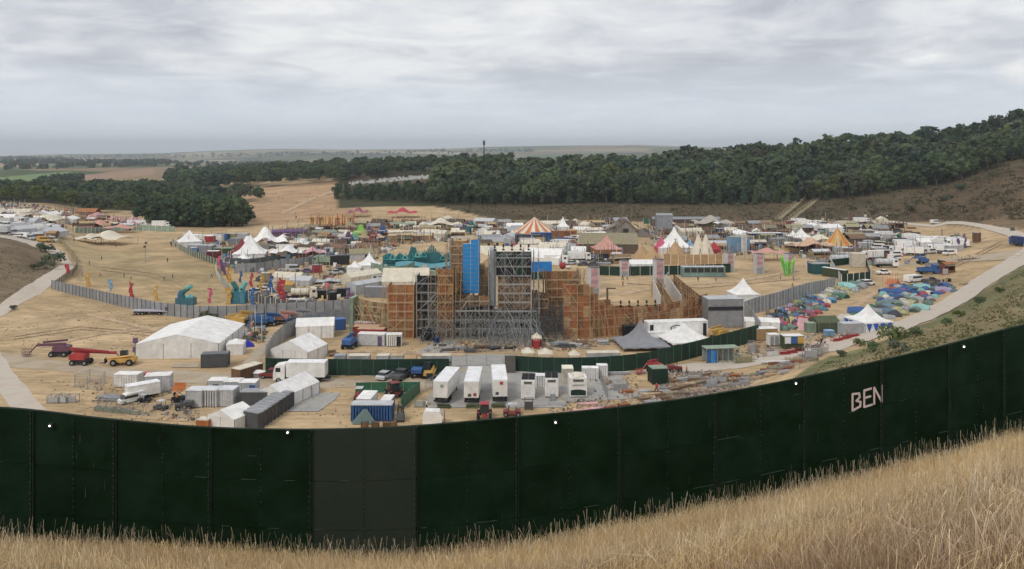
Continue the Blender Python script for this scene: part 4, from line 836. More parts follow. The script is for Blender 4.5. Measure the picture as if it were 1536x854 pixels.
def plant(px, row, rz, label, col='yellow', kind='tractor', group=None, cat=None):
    """tractors, forklifts, telehandlers, buggies"""
    t = put_(kind, label, cat or kind.replace('_', ' '), px, row, rz, group, .8); c_ = C[col]
    if kind == 'telehandler':
        part('body', cm('thb', lambda: B().ext([(-2.4, .7), (2.2, .7), (2.2, 1.3), (.4, 1.4), (-2.4, 1.5)], -1, 1), 'body', 'paint'), t, c_); part('cab', cm('thc', lambda: B().box(0, -.45, 1.3, 1.4, 1.0, 1.3, tx=.85), 'cab', 'glass'), t); part('cab_roof', cm('thr', lambda: B().box(0, -.45, 2.6, 1.3, 1.0, .08), 'cab_roof', 'dark'), t)
        part('boom', cm('thm', lambda: B().tube((-2.3, .5, 1.9), (3.0, .5, 1.4), .25, .2), 'boom', 'paint'), t, c_); part('forks', cm('thf', lambda: B().box(3.2, .3, .5, .15, 1.2, 1.0).box(3.8, 0, .5, 1.1, .12, .08).box(3.8, .7, .5, 1.1, .12, .08), 'forks', 'dark'), t); add_wheels(t, [(s*1.5, q*1.0) for s in (-1, 1) for q in (-1, 1)], .65, .42)
    elif kind == 'tractor':
        part('bonnet', cm('trb', lambda: B().ext([(.2, .9), (1.9, .9), (1.9, 1.4), (.2, 1.65)], -.42, .42), 'bonnet', 'paint'), t, c_); part('cab', cm('trc', lambda: B().box(-.55, 0, 1.2, 1.4, 1.4, 1.3, tx=.85, ty=.9), 'cab', 'glass'), t); part('cab_roof', cm('trr', lambda: B().box(-.55, 0, 2.5, 1.5, 1.5, .12), 'cab_roof', 'paint'), t, c_); part('mudguards', cm('trm', lambda: B().box(-.9, .95, 1.3, 1.4, .4, .12).box(-.9, -.95, 1.3, 1.4, .4, .12).box(0, 0, .6, 3.2, .6, .5), 'mudguards', 'paint'), t, c_)
        add_wheels(t, [(-.9, -.95), (-.9, .95)], .8, .42); add_wheels(t, [(1.5, -.8), (1.5, .8)], .5, .3)
    elif kind == 'forklift':
        part('body', cm('flb', lambda: B().box(-.3, 0, .4, 1.9, 1.15, .8, tx=.8), 'body', 'paint'), t, c_); part('overhead_guard', cm('flg', lambda: B().box(-.3, 0, 2.1, 1.2, 1.0, .07).box(.25, .45, 1.1, .07, .07, 1).box(.25, -.45, 1.1, .07, .07, 1).box(-.85, .45, 1.1, .07, .07, 1).box(-.85, -.45, 1.1, .07, .07, 1), 'overhead_guard', 'dark'), t)
        part('mast', cm('flm', lambda: B().box(.95, .35, .1, .12, .12, 2.6).box(.95, -.35, .1, .12, .12, 2.6).box(.95, 0, 1.2, .1, .8, .1), 'mast', 'dark'), t); part('forks', cm('flf', lambda: B().box(1.5, .3, .1, 1.1, .12, .06).box(1.5, -.3, .1, 1.1, .12, .06), 'forks', 'dark'), t); add_wheels(t, [(.6, .5), (.6, -.5), (-.9, .5), (-.9, -.5)], .35, .22)
    elif kind == 'buggy':
        part('body', cm('bgb', lambda: B().ext([(-1.4, .4), (1.4, .4), (1.4, .8), (.6, .95), (.3, .6), (-.5, .6), (-.6, .9), (-1.4, .9)], -.65, .65), 'body', 'paint'), t, c_); part('roof', cm('bgr', lambda: B().box(-.1, 0, 1.85, 1.5, 1.25, .07), 'roof', 'paint'), t, C['lgrey']); part('roll_bars', cm('bgq', lambda: B().tube((.6, .6, .9), (.4, .55, 1.85), .04).tube((.6, -.6, .9), (.4, -.55, 1.85), .04).tube((-.7, .6, .9), (-.7, .55, 1.85), .04).tube((-.7, -.6, .9), (-.7, -.55, 1.85), .04), 'roll_bars', 'dark'), t)
        add_wheels(t, [(s*1.0, q*.65) for s in (-1, 1) for q in (-1, 1)], .36, .25)
    elif kind == 'dumper':
        part('skip', cm('dps', lambda: B().ext([(.2, .9), (2.0, 1.1), (2.2, 1.9), (0, 1.9)], -.95, .95), 'skip', 'paint'), t, c_); part('body', cm('dpb', lambda: B().box(-.9, 0, .6, 1.9, 1.3, .9), 'body', 'paint'), t, c_); part('roll_bar', cm('dpr', lambda: B().box(-.5, .5, 1.5, .08, .08, 1.2).box(-.5, -.5, 1.5, .08, .08, 1.2).box(-.5, 0, 2.65, .08, 1.1, .08), 'roll_bar', 'dark'), t); add_wheels(t, [(s*1.15, q*.85) for s in (-1, 1) for q in (-1, 1)], .55, .35)
    return t
def person(px, row, col, label, s=1.0, group=None, rz=0, z=0, pose=0):
    t = put_('person', label, 'person', px, row, rz, group, 0, s, BODY[pose], C[col]); t.location.z += z; return t
def make_bodies():
    out = []
    for legs, arm in ((.12, .28), (.30, .34)):
        J = [(0, 0, .95), (0, 0, 1.2), (0, 0, 1.42), (0, 0, 1.52), (0, -.01, 1.66), (-.19, 0, 1.40), (-arm, .02, 1.12), (-arm+.02, -.12, .88), (.19, 0, 1.40), (arm, .02, 1.12), (arm-.02, -.10, .88), (-.10, 0, .9), (-.11, -legs, .5), (-.12, -legs+.12, .05), (.10, 0, .9), (.11, legs*.6, .5), (.12, legs+.05, .05), (-.12, -legs, .03), (.12, legs-.08, .03)]
        R_ = [.15, .14, .17, .06, .105, .07, .045, .035, .07, .045, .035, .095, .065, .045, .095, .065, .045, .04, .04]; E = [(0, 1), (1, 2), (2, 3), (3, 4), (2, 5), (5, 6), (6, 7), (2, 8), (8, 9), (9, 10), (0, 11), (11, 12), (12, 13), (0, 14), (14, 15), (15, 16), (13, 17), (16, 18)]
        me = bpy.data.meshes.new('body'); me.from_pydata(J, E, []); o = bpy.data.objects.new('person_source', me); COL.objects.link(o); m = o.modifiers.new('s', 'SKIN'); m.use_smooth_shade = True
        sk = me.skin_vertices[0].data if me.skin_vertices else None
        if sk is None:
            bpy.context.view_layer.objects.active = o; me.attributes.new
        else:
            for i, r in enumerate(R_): sk[i].radius = (r, r)
            sk[0].use_root = True
        o.modifiers.new('d', 'SUBSURF').levels = 1; dg = bpy.context.evaluated_depsgraph_get(); dg.update(); m2 = bpy.data.meshes.new_from_object(o.evaluated_get(dg)); m2.name = 'person_body'
        m2.materials.clear()
        for q in ('dark', 'fabric', 'skin'): m2.materials.append(MAT[q])
        for p in m2.polygons: z = p.center.z; p.material_index = 2 if z > 1.5 or (abs(p.center.x) > .22 and z < 1.15) else 1 if z > .93 else 0
        bpy.data.objects.remove(o); out.append(m2)
    return out
mat('skin', (.42, .26, .18), .6, .05, 5)
BODY = make_bodies()
def fence(name, label, pts, hh, pitch=2.4, col='grey', thick=.06, cat='fence', postcol=None, m='paint', rails=True, gap=.04, group=None, postr=.05, ribs=0, over=.12):
    """a run of single panels along ground points of the photograph"""
    P = [Vector(G(*p)) for p in pts]; t = thing(name, label, cat, P[0], 0, group); c_ = C[col]; hs = hh if isinstance(hh, (list, tuple)) else [hh]*len(P); k = 0
    pm = cm(('fp', thick, ribs), (lambda: B().box(.5, 0, 0, 1, thick, 1)) if not ribs else (lambda: [b for b in [B()] if b.box(.5, .02, 0, 1, .03, 1) and [b.box((i+.5)/ribs, -.02, 0, .5/ribs, .05, 1) for i in range(ribs)]][0]), 'panel', m)
    po = cm(('fo', postr), lambda: B().box(0, 0, 0, postr*2, postr*2.4, 1), 'post', 'steel' if postcol is None else 'paint')
    for i in range(len(P)-1):
        d = P[i+1]-P[i]; L = math.hypot(d.x, d.y); n = max(1, int(round(L/pitch))); a = math.atan2(d.y, d.x)
        for j in range(n):
            q = P[i]+d*(j/n); q2 = P[i]+d*((j+1)/n); H_ = hs[i]+(hs[i+1]-hs[i])*(j+.5)/n; zb = min(h(q.x, q.y), h(q2.x, q2.y))-.05
            part('panel', pm, t, sc_(c_, rnd.uniform(.88, 1.1)), Vector((q.x, q.y, zb))-P[0], (0, 0, a), s=(L/n-gap, 1, H_))
            part('post', po, t, C[postcol] if postcol else None, Vector((q.x, q.y, zb))-P[0]+Vector((math.sin(a)*(thick/2+postr*.8), -math.cos(a)*(thick/2+postr*.8), 0)), (0, 0, a), s=(1, 1, H_+over))
    return t
def mesh_fence(name, label, pts, hh=2.0, pitch=3.4, group=None):
    """steel mesh site fencing"""
    def pan():
        b = B()
        for z in (.1, 1.95): b.tube((0, 0, z), (3.3, 0, z), .03, cap=False)
        for x in (0, 3.3): b.tube((x, 0, 0), (x, 0, 2), .03, cap=False)
        for i in range(1, 14): b.tube((3.3*i/14, 0, .1), (3.3*i/14, 0, 1.95), .010, n=3, cap=False)
        for i in range(1, 6): b.tube((0, 0, .1+1.85*i/6), (3.3, 0, .1+1.85*i/6), .010, n=3, cap=False)
        return b
    P = [Vector(G(*p)) for p in pts]; t = thing(name, label, 'fence', P[0], 0, group)
    for i in range(len(P)-1):
        d = P[i+1]-P[i]; L = math.hypot(d.x, d.y); n = max(1, int(round(L/pitch))); a = math.atan2(d.y, d.x)
        for j in range(n):
            q = P[i]+d*(j/n); part('mesh_panel', cm('hp', pan, 'mesh_panel', 'steel'), t, None, q-P[0], (0, 0, a), s=(L/n/3.4, 1, hh/2)); part('foot_block', cm('hf', lambda: B().box(0, 0, 0, .25, .7, .14), 'foot_block', 'lgrey_c'), t, None, q-P[0], (0, 0, a))
    return t
mat('lgrey_c', (.35, .35, .34), .9, .2, 2)
def scaffold(name, label, cat, paths, tops, col='tan', sheets=True, off=.5, step=2.2, lift=2.0, brace=.7, r=.065, seed=1, steel=False, shear=0, sheet_cols=None, rake=0, roof=None, maxs=290, low=0, tubec=None, double=True):
    """board walls on a standing frame. paths: lists of world (x, y); tops: heights for each point; the frame stands `off` to the right hand of the path (towards the viewer for paths laid left to right)"""
    rr = random.Random(seed); o = Vector((*paths[0][0], h(*paths[0][0]))); t = thing(name, label, cat, o); c_ = C[col]; tm = 'steel' if steel else 'metal'; tc_ = tubec or (.46, .33, .19)
    sh = cm('sheet', lambda: B().box(.5, 0, 0, 1, .03, 1), 'board', 'ply'); po = cm(('spole', r), lambda: B().tube((0, 0, 0), (0, 0, 1), r, n=4, cap=False), 'standard', tm); nb = B(); cnt = 0
    for path, top in zip(paths, tops):
        for i in range(len(path)-1):
            A, D = Vector((*path[i], 0)), Vector((*path[i+1], 0)); d = D-A; L = d.length; a = math.atan2(d.y, d.x); out = Vector((d.y, -d.x, 0)).normalized(); dn = d.normalized()
            z0 = h(A.x, A.y)
            if sheets:
                n = max(1, int(round(L/1.22)))
                for j in range(n):
                    q = A+d*(j/n); H_ = top[i]+(top[i+1]-top[i])*(j+.5)/n; z = low
                    while z < H_-.2:
                        hh = min(2.44, H_-z)*1.0
                        if cnt < maxs :
                            k = rr.uniform(.86, 1.12); cc = c_ if not sheet_cols else C[rr.choice(sheet_cols)]
                            part('board', sh, t, tuple(v*k for v in cc), Vector((q.x, q.y, z0+z))-o+out*rr.uniform(0, .03), (0, 0, a), s=(L/n-.02, 1, hh-.025)); cnt += 1
                        z += 2.44
            n = max(1, int(round(L/step))); sets = (off, off+1.1) if double else (off,)
            for j in range(n+1):
                q = A+d*(j/n); H_ = top[i]+(top[i+1]-top[i])*j/n
                for s_ in sets: p = Vector((q.x, q.y, z0))-o+out*s_; part('standard', po, t, tc_ if tm == 'metal' else None, p, s=(1, 1, H_*(1 if s_ == off else rr.uniform(.75, 1))))
                if rake and rr.random() < rake: nb.tube(p+Vector((0, 0, H_*.8)), p+out*H_*.35, r, n=3, cap=False)
            for s_ in sets:
                z = .3
                while z < max(top[i], top[i+1]):
                    h0, h1 = top[i], top[i+1]
                    t0, t1 = 0., 1.
                    if z > min(h0, h1) and h0 != h1:
                        tt = (z-h0)/(h1-h0); (t0, t1) = (tt, 1) if h1 > h0 else (0, tt)
                    p0, p1 = A+d*t0, A+d*t1; nb.tube(Vector((p0.x, p0.y, z0+z))-o+out*s_, Vector((p1.x, p1.y, z0+z))-o+out*s_, r*.9, n=3, cap=False); z += lift
            for j in range(n):
                H_ = top[i]+(top[i+1]-top[i])*(j+.5)/n; z = .2
                while z < H_-lift*.6:
                    if rr.random() < brace:
                        e = rr.random() < .5; z1 = min(H_, z+lift*rr.choice((1, 1, 1.8))); q0, q1 = A+d*((j+(0 if e else 1))/n), A+d*((j+(1 if e else 0))/n); s_ = rr.choice(sets)
                        nb.tube(Vector((q0.x, q0.y, z0+z))-o+out*(s_+.06), Vector((q1.x, q1.y, z0+z1))-o+out*(s_+.06), r*.9, n=3, cap=False)
                    if double and rr.random() < .4: q0 = A+d*(j/n); nb.tube(Vector((q0.x, q0.y, z0+z))-o+out*off, Vector((q0.x, q0.y, z0+z+lift))-o+out*(off+1.1), r*.8, n=3, cap=False)
                    z += lift
            lb = B()
            for _ in range(int(L/step*1.6*brace)):
                q0 = rr.uniform(0, max(.1, 1-2.5/max(L, 2.6))); q1 = min(1, q0+rr.uniform(2, 4)/max(L, 2.1)); zt = max(top[i], top[i+1]); za = rr.uniform(0, max(.2, zt-4)); zb = min(zt, za+rr.uniform(2.5, 5)); s_ = rr.choice(sets)+.14
                if rr.random() < .5: q0, q1 = q1, q0
                A0, A1 = A+d*q0, A+d*q1; lb.tube(Vector((A0.x, A0.y, z0+za))-o+out*s_, Vector((A1.x, A1.y, z0+zb))-o+out*s_, r*.85, n=3, cap=False)
            if lb.v: part('long_brace', lb.mesh('long_brace', tm), t, tuple(min(.7, v*1.35+.03) for v in tc_), kind='stuff')
    me = nb.mesh('bracing', tm); bo = part('bracing', me, t, tc_ if tm == 'metal' else None, kind='stuff')
    return t
def buttress(label, px0, px1, row, top, depth, seed, col=(.30, .31, .31), flare=0, dens=1.0):
    """a dense cage of tube that steps down towards the viewer"""
    rr = random.Random(seed); a, b_ = G(px0, row), G(px1, row); o = Vector(a); t = thing('tube_scaffold', label, 'scaffold', o); w = b_[0]-a[0]; HH = top; nb = B(); n = max(3, int(w/1.45)); m = max(3, int(depth/1.4)); po = cm(('bpole',), lambda: B().tube((0, 0, 0), (0, 0, 1), .045, n=4, cap=False), 'standard', 'metal')
    for i in range(n+1):
        for j in range(m+1):
            x = w*i/n*(1+0*flare); y = -depth*j/m; hh = HH*(1-.85*(j/m)**1.3)*rr.uniform(.85, 1.0); fx = (i/n-.5)*flare*j/m
            part('standard', po, t, col, (x+fx, y, 0), s=(1, 1, hh))
            for z in np.arange(.4, hh, 1.9):
                if i < n and rr.random() < .8*dens: nb.tube((x+fx, y, z), (x+w/n+fx, y, z), .04, n=3, cap=False)
                if j < m and rr.random() < .5*dens: nb.tube((x+fx, y, z), (x+fx, y-depth/m, z), .04, n=3, cap=False)
                if i < n and rr.random() < .75*dens:
                    s = rr.choice((-1, 1)); nb.tube((x+fx+(0 if s > 0 else w/n), y+.05, z), (x+fx+(w/n if s > 0 else 0), y+.05, z+1.9*rr.choice((1, 1.6))), .04, n=3, cap=False)
    for _ in range(int(34*dens)):
        x = rr.uniform(0, w); y = -rr.uniform(0, depth); z = rr.uniform(0, HH*(1-.8*(-y/depth))); nb.tube((x, y, z), (x+rr.uniform(-3, 3), y+rr.uniform(-1.5, .5), max(.1, z+rr.uniform(-1, 3))), .04, n=3, cap=False)
    for _ in range(int(14*dens)):
        x = rr.uniform(0, w); nb.tube((x, 0, HH*rr.uniform(.6, 1)), (x+rr.uniform(-3, 3)+flare*(x/w-.5), -depth*rr.uniform(.7, 1.1), .1), .05, n=3, cap=False)
    part('bracing', nb.mesh('bracing', 'metal'), t, col, kind='stuff'); return t
def totem(px, row, label, hh, w=2.6, col='lpink', side='lgrey', group=None, bands=5):
    t = put_('totem', label, 'totem', px, row, rnd.choice((12, 20)), group, w/2)
    part('core', cm(('tt', w, hh), lambda: B().box(0, 0, 0, w, w*.9, hh), 'core', 'paint'), t, C[side])
    for k in range(bands): part('picture_panel', cm(('ttp', w, hh, bands), lambda: B().box(0, 0, 0, w*.8, .05, hh*.62/bands*.86), 'picture_panel', 'paint'), t, C[col] if k % 2 == 0 else tuple(v*.75 for v in C[col]), (-.1*w, -w*.45-.04, hh*.36+hh*.62*k/bands)); 
    part('base_panel', cm(('ttb', w, hh), lambda: B().box(0, 0, 0, w*.84, .06, hh*.32), 'base_panel', 'paint'), t, C['grey'], (-.08*w, -w*.45-.04, .05)); part('cap', cm(('ttc', w), lambda: B().box(0, 0, 0, w+.1, w, .12), 'cap', 'paint'), t, C['dgrey'], (0, 0, hh)); return t
def figure_flag(px, row, label, col, hh=6.0, seed=0, group='tall coloured cut-out figures set round the lawn'):
    """cut-out figure of flowing cloth-like sheet on a post, 0.3 m deep"""
    t = put_('cutout_figure', label, 'sculpture', px, row, rnd.uniform(-20, 20), group); rr = random.Random(seed); c_ = C[col]; ph = rr.uniform(0, 6)
    def mk():
        b = B(); n = 16; L_, R__ = [], []
        for i in range(n+1):
            z = hh*(.04+.96*i/n); k = i/n; w = hh*(.075+.065*abs(math.sin(k*7+ph))+.03*math.sin(k*3.1+ph)); cx = hh*.055*math.sin(k*6+ph); L_.append((cx-w, z)); R__.append((cx+w*rr.uniform(.7, 1.1), z))
        for i in range(n):
            q = [L_[i], R__[i], R__[i+1], L_[i+1]]; b.face([(x, -.12+.1*math.sin(i), z) for x, z in q]); b.face([(x, .15, z) for x, z in reversed(q)]); b.face([(L_[i][0], .15, L_[i][1]), (L_[i][0], -.12+.1*math.sin(i), L_[i][1]), (L_[i+1][0], -.12+.1*math.sin(i), L_[i+1][1]), (L_[i+1][0], .15, L_[i+1][1])])
            b.face([(R__[i][0], -.12+.1*math.sin(i), R__[i][1]), (R__[i][0], .15, R__[i][1]), (R__[i+1][0], .15, R__[i+1][1]), (R__[i+1][0], -.12+.1*math.sin(i), R__[i+1][1])])
        return b
    part('figure', mk().mesh('figure', 'fabric'), t, c_)
    def deco():
        b = B()
        for k in range(5):
            z = hh*(.15+.16*k); b.box(hh*.05*math.sin(k*2+ph), -.2, z, hh*.12, .05, hh*.035, rz=0)
        b.tube((hh*.0, -.19, hh*.80), (hh*.0, -.24, hh*.80), hh*.05, n=8); return b
    part('markings', deco().mesh('markings', 'fabric'), t, tuple(min(.8, v*1.6+.08) for v in c_)); part('post', cm(('ffp', hh), lambda: B().tube((0, .3, 0), (0, .3, hh*.9), .07), 'post', 'steel'), t); return t
def hut(px, row, rz, label, w, d, eave, ridge, col='wood', roof='dwood', cat='hut', name='timber_hut', group=None, open_=False, z=0):
    t = put_(name, label, cat, px, row, rz, group, d/2); c_ = C[col]; t.location.z += z
    n = max(3, int(w/.9)); wl = cm(('hw', w, eave, n), lambda: [b for b in [B()] if [b.box(-w/2+w*(i+.5)/n, 0, 0, w/n*.94, .08, eave) for i in range(n)]][0], 'wall', 'wood')
    if not open_: part('wall', wl, t, c_, (0, -d/2, 0)); part('door', cm('hd', lambda: B().box(0, 0, 0, 1.1, .06, 2.1), 'door', 'dark'), t, loc=(w*.2, -d/2-.08, 0))
    else: part('counter', cm(('hc', w), lambda: B().box(0, 0, 0, w*.95, .5, 1.05), 'counter', 'wood'), t, tuple(v*.8 for v in c_), (0, -d/2+.2, 0)); part('fascia', cm(('hfa', w), lambda: B().box(0, 0, 0, w, .1, .7), 'fascia', 'paint'), t, C[rnd.choice(('cream', 'tan', 'rust', 'sage', 'slate', 'brown'))], (0, -d/2, eave-.7))
    part('wall', wl, t, c_, (0, d/2, 0))
    for s in (-1, 1): part('side_wall', cm(('hs', d, eave), lambda: B().box(0, 0, 0, .08, d*.98, eave), 'side_wall', 'wood'), t, tuple(v*.85 for v in c_), (s*w/2, 0, 0))
    part('roof', cm(('hr', w, d, eave, ridge), lambda: B().ext([(-d/2-.3, eave-.05), (0, ridge), (d/2+.3, eave-.05), (0, ridge-.12)], -w/2-.2, w/2+.2), 'roof', 'wood'), t, C[roof], rot=(0, 0, math.pi/2)); return t
def pile(px, row, rz, label, kind='timber', w=3, d=1.2, hh=1.0, col='wood', group=None, cat='stack', z=0):
    t = put_(kind+'_stack', label, cat, px, row, rz, group); c_ = C[col]; sd_ = int(px*7+row); rr = random.Random(sd_); t.location.z += z
    nl = max(1, int(hh/.28)); nr = max(2, int(d/.32))
    me = cm(('pil', kind, round(w, 1)), (lambda: B().box(0, 0, 0, w, .26, .2)) if kind in ('timber', 'plank') else (lambda: B().tube((-w/2, 0, .1), (w/2, 0, .1), .09, n=6)) if kind in ('pipe', 'tube') else (lambda: B().box(0, 0, 0, w, .10, .24)), 'length', 'wood' if kind in ('timber', 'plank') else 'metal')
    for j in range(nl):
        for i in range(nr):
            if rr.random() < .85: k = rr.uniform(.7, 1.25); part({'timber': 'beam', 'plank': 'plank', 'pipe': 'pipe', 'tube': 'tube'}.get(kind, 'section'), me, t, tuple(v*k for v in c_), ((rr.random()-.5)*.5, (i-nr/2+.5)*d/nr, .1+j*.27), (0, 0, (rr.random()-.5)*.08))
    part('bearer', cm(('pb', round(d, 1)), lambda: B().box(0, 0, 0, .12, d+.3, .1), 'bearer', 'wood'), t, C['dwood'], (-w*.3, 0, 0)); part('bearer', CACHE[('pb', round(d, 1))], t, C['dwood'], (w*.3, 0, 0)); return t
def stillage(px, row, rz, label, w=2.2, d=1.1, hh=1.0, col='grey', group=None, load='lgrey'):
    t = put_('stillage', label, 'stillage', px, row, rz, group)
    part('crate_frame', cm(('st', w, d, hh), lambda: [b for b in [B()] if [b.box(i*w/2, j*d/2, 0, .09, .09, hh) for i in (-1, 1) for j in (-1, 1)] and [b.box(0, j*d/2, z, w, .06, .07) for j in (-1, 1) for z in (.12, hh-.1)] and [b.box(i*w/2, 0, z, .06, d, .07) for i in (-1, 1) for z in (.12, hh-.1)]][0], 'crate_frame', 'metal'), t, C[col])
    for k in range(4): part('load', cm(('stl', w, d, hh), lambda: B().box(0, 0, 0, w*.9, d*.20, hh*.62), 'load', 'metal'), t, sc_(C[load], rnd.uniform(.7, 1.1)), (0, (k-1.5)*d*.23, .2)); return t
def generator(px, row, rz, label, w=2.4, d=4, hh=3.0, col='white', fans=True, group=None, cat='generator'):
    t = put_('generator', label, cat, px, row, rz, group, d/2)
    part('housing', cm(('gh', w, d, hh), lambda: B().box(0, 0, .2, w, d, hh-.2), 'housing', 'paint'), t, C[col]); part('skid', cm(('gs', w, d), lambda: B().box(0, 0, 0, w*.95, d*1.02, .22), 'skid', 'dark'), t)
    if fans:
        for i in range(2):
            part('radiator_frame', cm(('gr', w, d), lambda: B().box(0, 0, 0, w*.47, d*.92, .16), 'radiator_frame', 'dark'), t, loc=((i-.5)*w*.5, d*.05, hh))
            for j in range(4): part('fan', cm('gf', lambda: B().tube((0, 0, .16), (0, 0, .2), .36, n=10), 'fan', 'rubber'), t, loc=((i-.5)*w*.5, -d*.28+j*d*.21, hh))
    for k in range(2): part('door', cm(('gd', w, hh), lambda: B().box(0, 0, 0, w*.42, .05, hh*.7).box(w*.12, -.03, hh*.3, .05, .05, .3), 'door', 'paint'), t, tuple(v*.92 for v in C[col]), ((k-.5)*w*.46, -d/2-.02, .4))
    part('vent', cm(('gv', w), lambda: [b for b in [B()] if [b.box(0, 0, .12*i, w*.6, .05, .06) for i in range(4)]][0], 'vent', 'dark'), t, loc=(0, -d/2-.03, hh*.80)); return t
def mast(px, row, label, hh, group=None, lights=True):
    t = put_('light_mast', label, 'mast', px, row, rnd.uniform(0, 90), group); part('pole', cm(('lm', hh), lambda: B().tube((0, 0, 0), (0, 0, hh), .12, .07, n=6), 'pole', 'steel'), t)
    for k in range(2): part('lamp_head', cm('lmh', lambda: B().box(0, 0, 0, .9, .5, .6), 'lamp_head', 'dark'), t, loc=((k-.5)*.8, 0, hh*(.86 if k else .70)))
    return t
mat('litter', None, .85, .2, 2, attr='tint')
PALL = {'yard': [(.30, .22, .15), (.42, .35, .28), (.22, .15, .10), (.36, .27, .21), (.46, .41, .35), (.12, .10, .09), (.30, .29, .28), (.28, .16, .12), (.20, .20, .17)], 'camp': [(.55, .53, .48), (.10, .10, .11), (.30, .22, .15), (.20, .22, .24), (.40, .12, .12), (.10, .18, .32), (.16, .24, .16), (.45, .34, .16), (.62, .60, .56), (.14, .09, .06), (.05, .05, .05)]}
def litter(poly, n, s0, s1, name, label, thin=.5, pal='yard', tall=0, seed=0):
    """many small oddments nobody could count, one mesh"""
    R = random.Random(len(label)*31+n+seed); xs = [p[0] for p in poly]; ys = [p[1] for p in poly]; V, F, CC = [], [], []; k = 0; t = 0
    while k < n and t < n*12:
        t += 1; x, y = R.uniform(min(xs), max(xs)), R.uniform(min(ys), max(ys))
        if not inpoly(np.array([x]), np.array([y]), poly)[0]: continue
        k += 1; Y = 50610/(y-228); X = (x-768)/FPX*Y; z = h(X, Y); s = R.uniform(s0, s1); a = R.uniform(0, 6.28); th = R.random() < thin; lx, ly, lz = (s*2.6, s*.22, s*.18+.03) if th else (s, s*R.uniform(.5, 1), s*R.uniform(.3, 1))
        if tall and R.random() < tall: lx, ly, lz = .14, .14, R.uniform(1.5, 4.5)
        c_, d = math.cos(a), math.sin(a); i0 = len(V)
        for zz_ in (0, lz):
            for (i, j) in ((-1, -1), (1, -1), (1, 1), (-1, 1)): V.append((X+(i*lx*c_-j*ly*d)/2, Y+(i*lx*d+j*ly*c_)/2, z+zz_+(R.uniform(0, .5)*lz if zz_ else 0)))
        F += [(i0+q[0], i0+q[1], i0+q[2], i0+q[3]) for q in ((4, 5, 6, 7), (0, 1, 5, 4), (1, 2, 6, 5), (2, 3, 7, 6), (3, 0, 4, 7))]; cc = R.choice(PALL[pal]); kk = R.uniform(.7, 1.3); CC += [(cc[0]*kk, cc[1]*kk, cc[2]*kk, 1)]*8
    struct(name, np_mesh(name, np.array(V), np.array(F), [MAT['litter']], np.array(CC)), 'stuff', label)
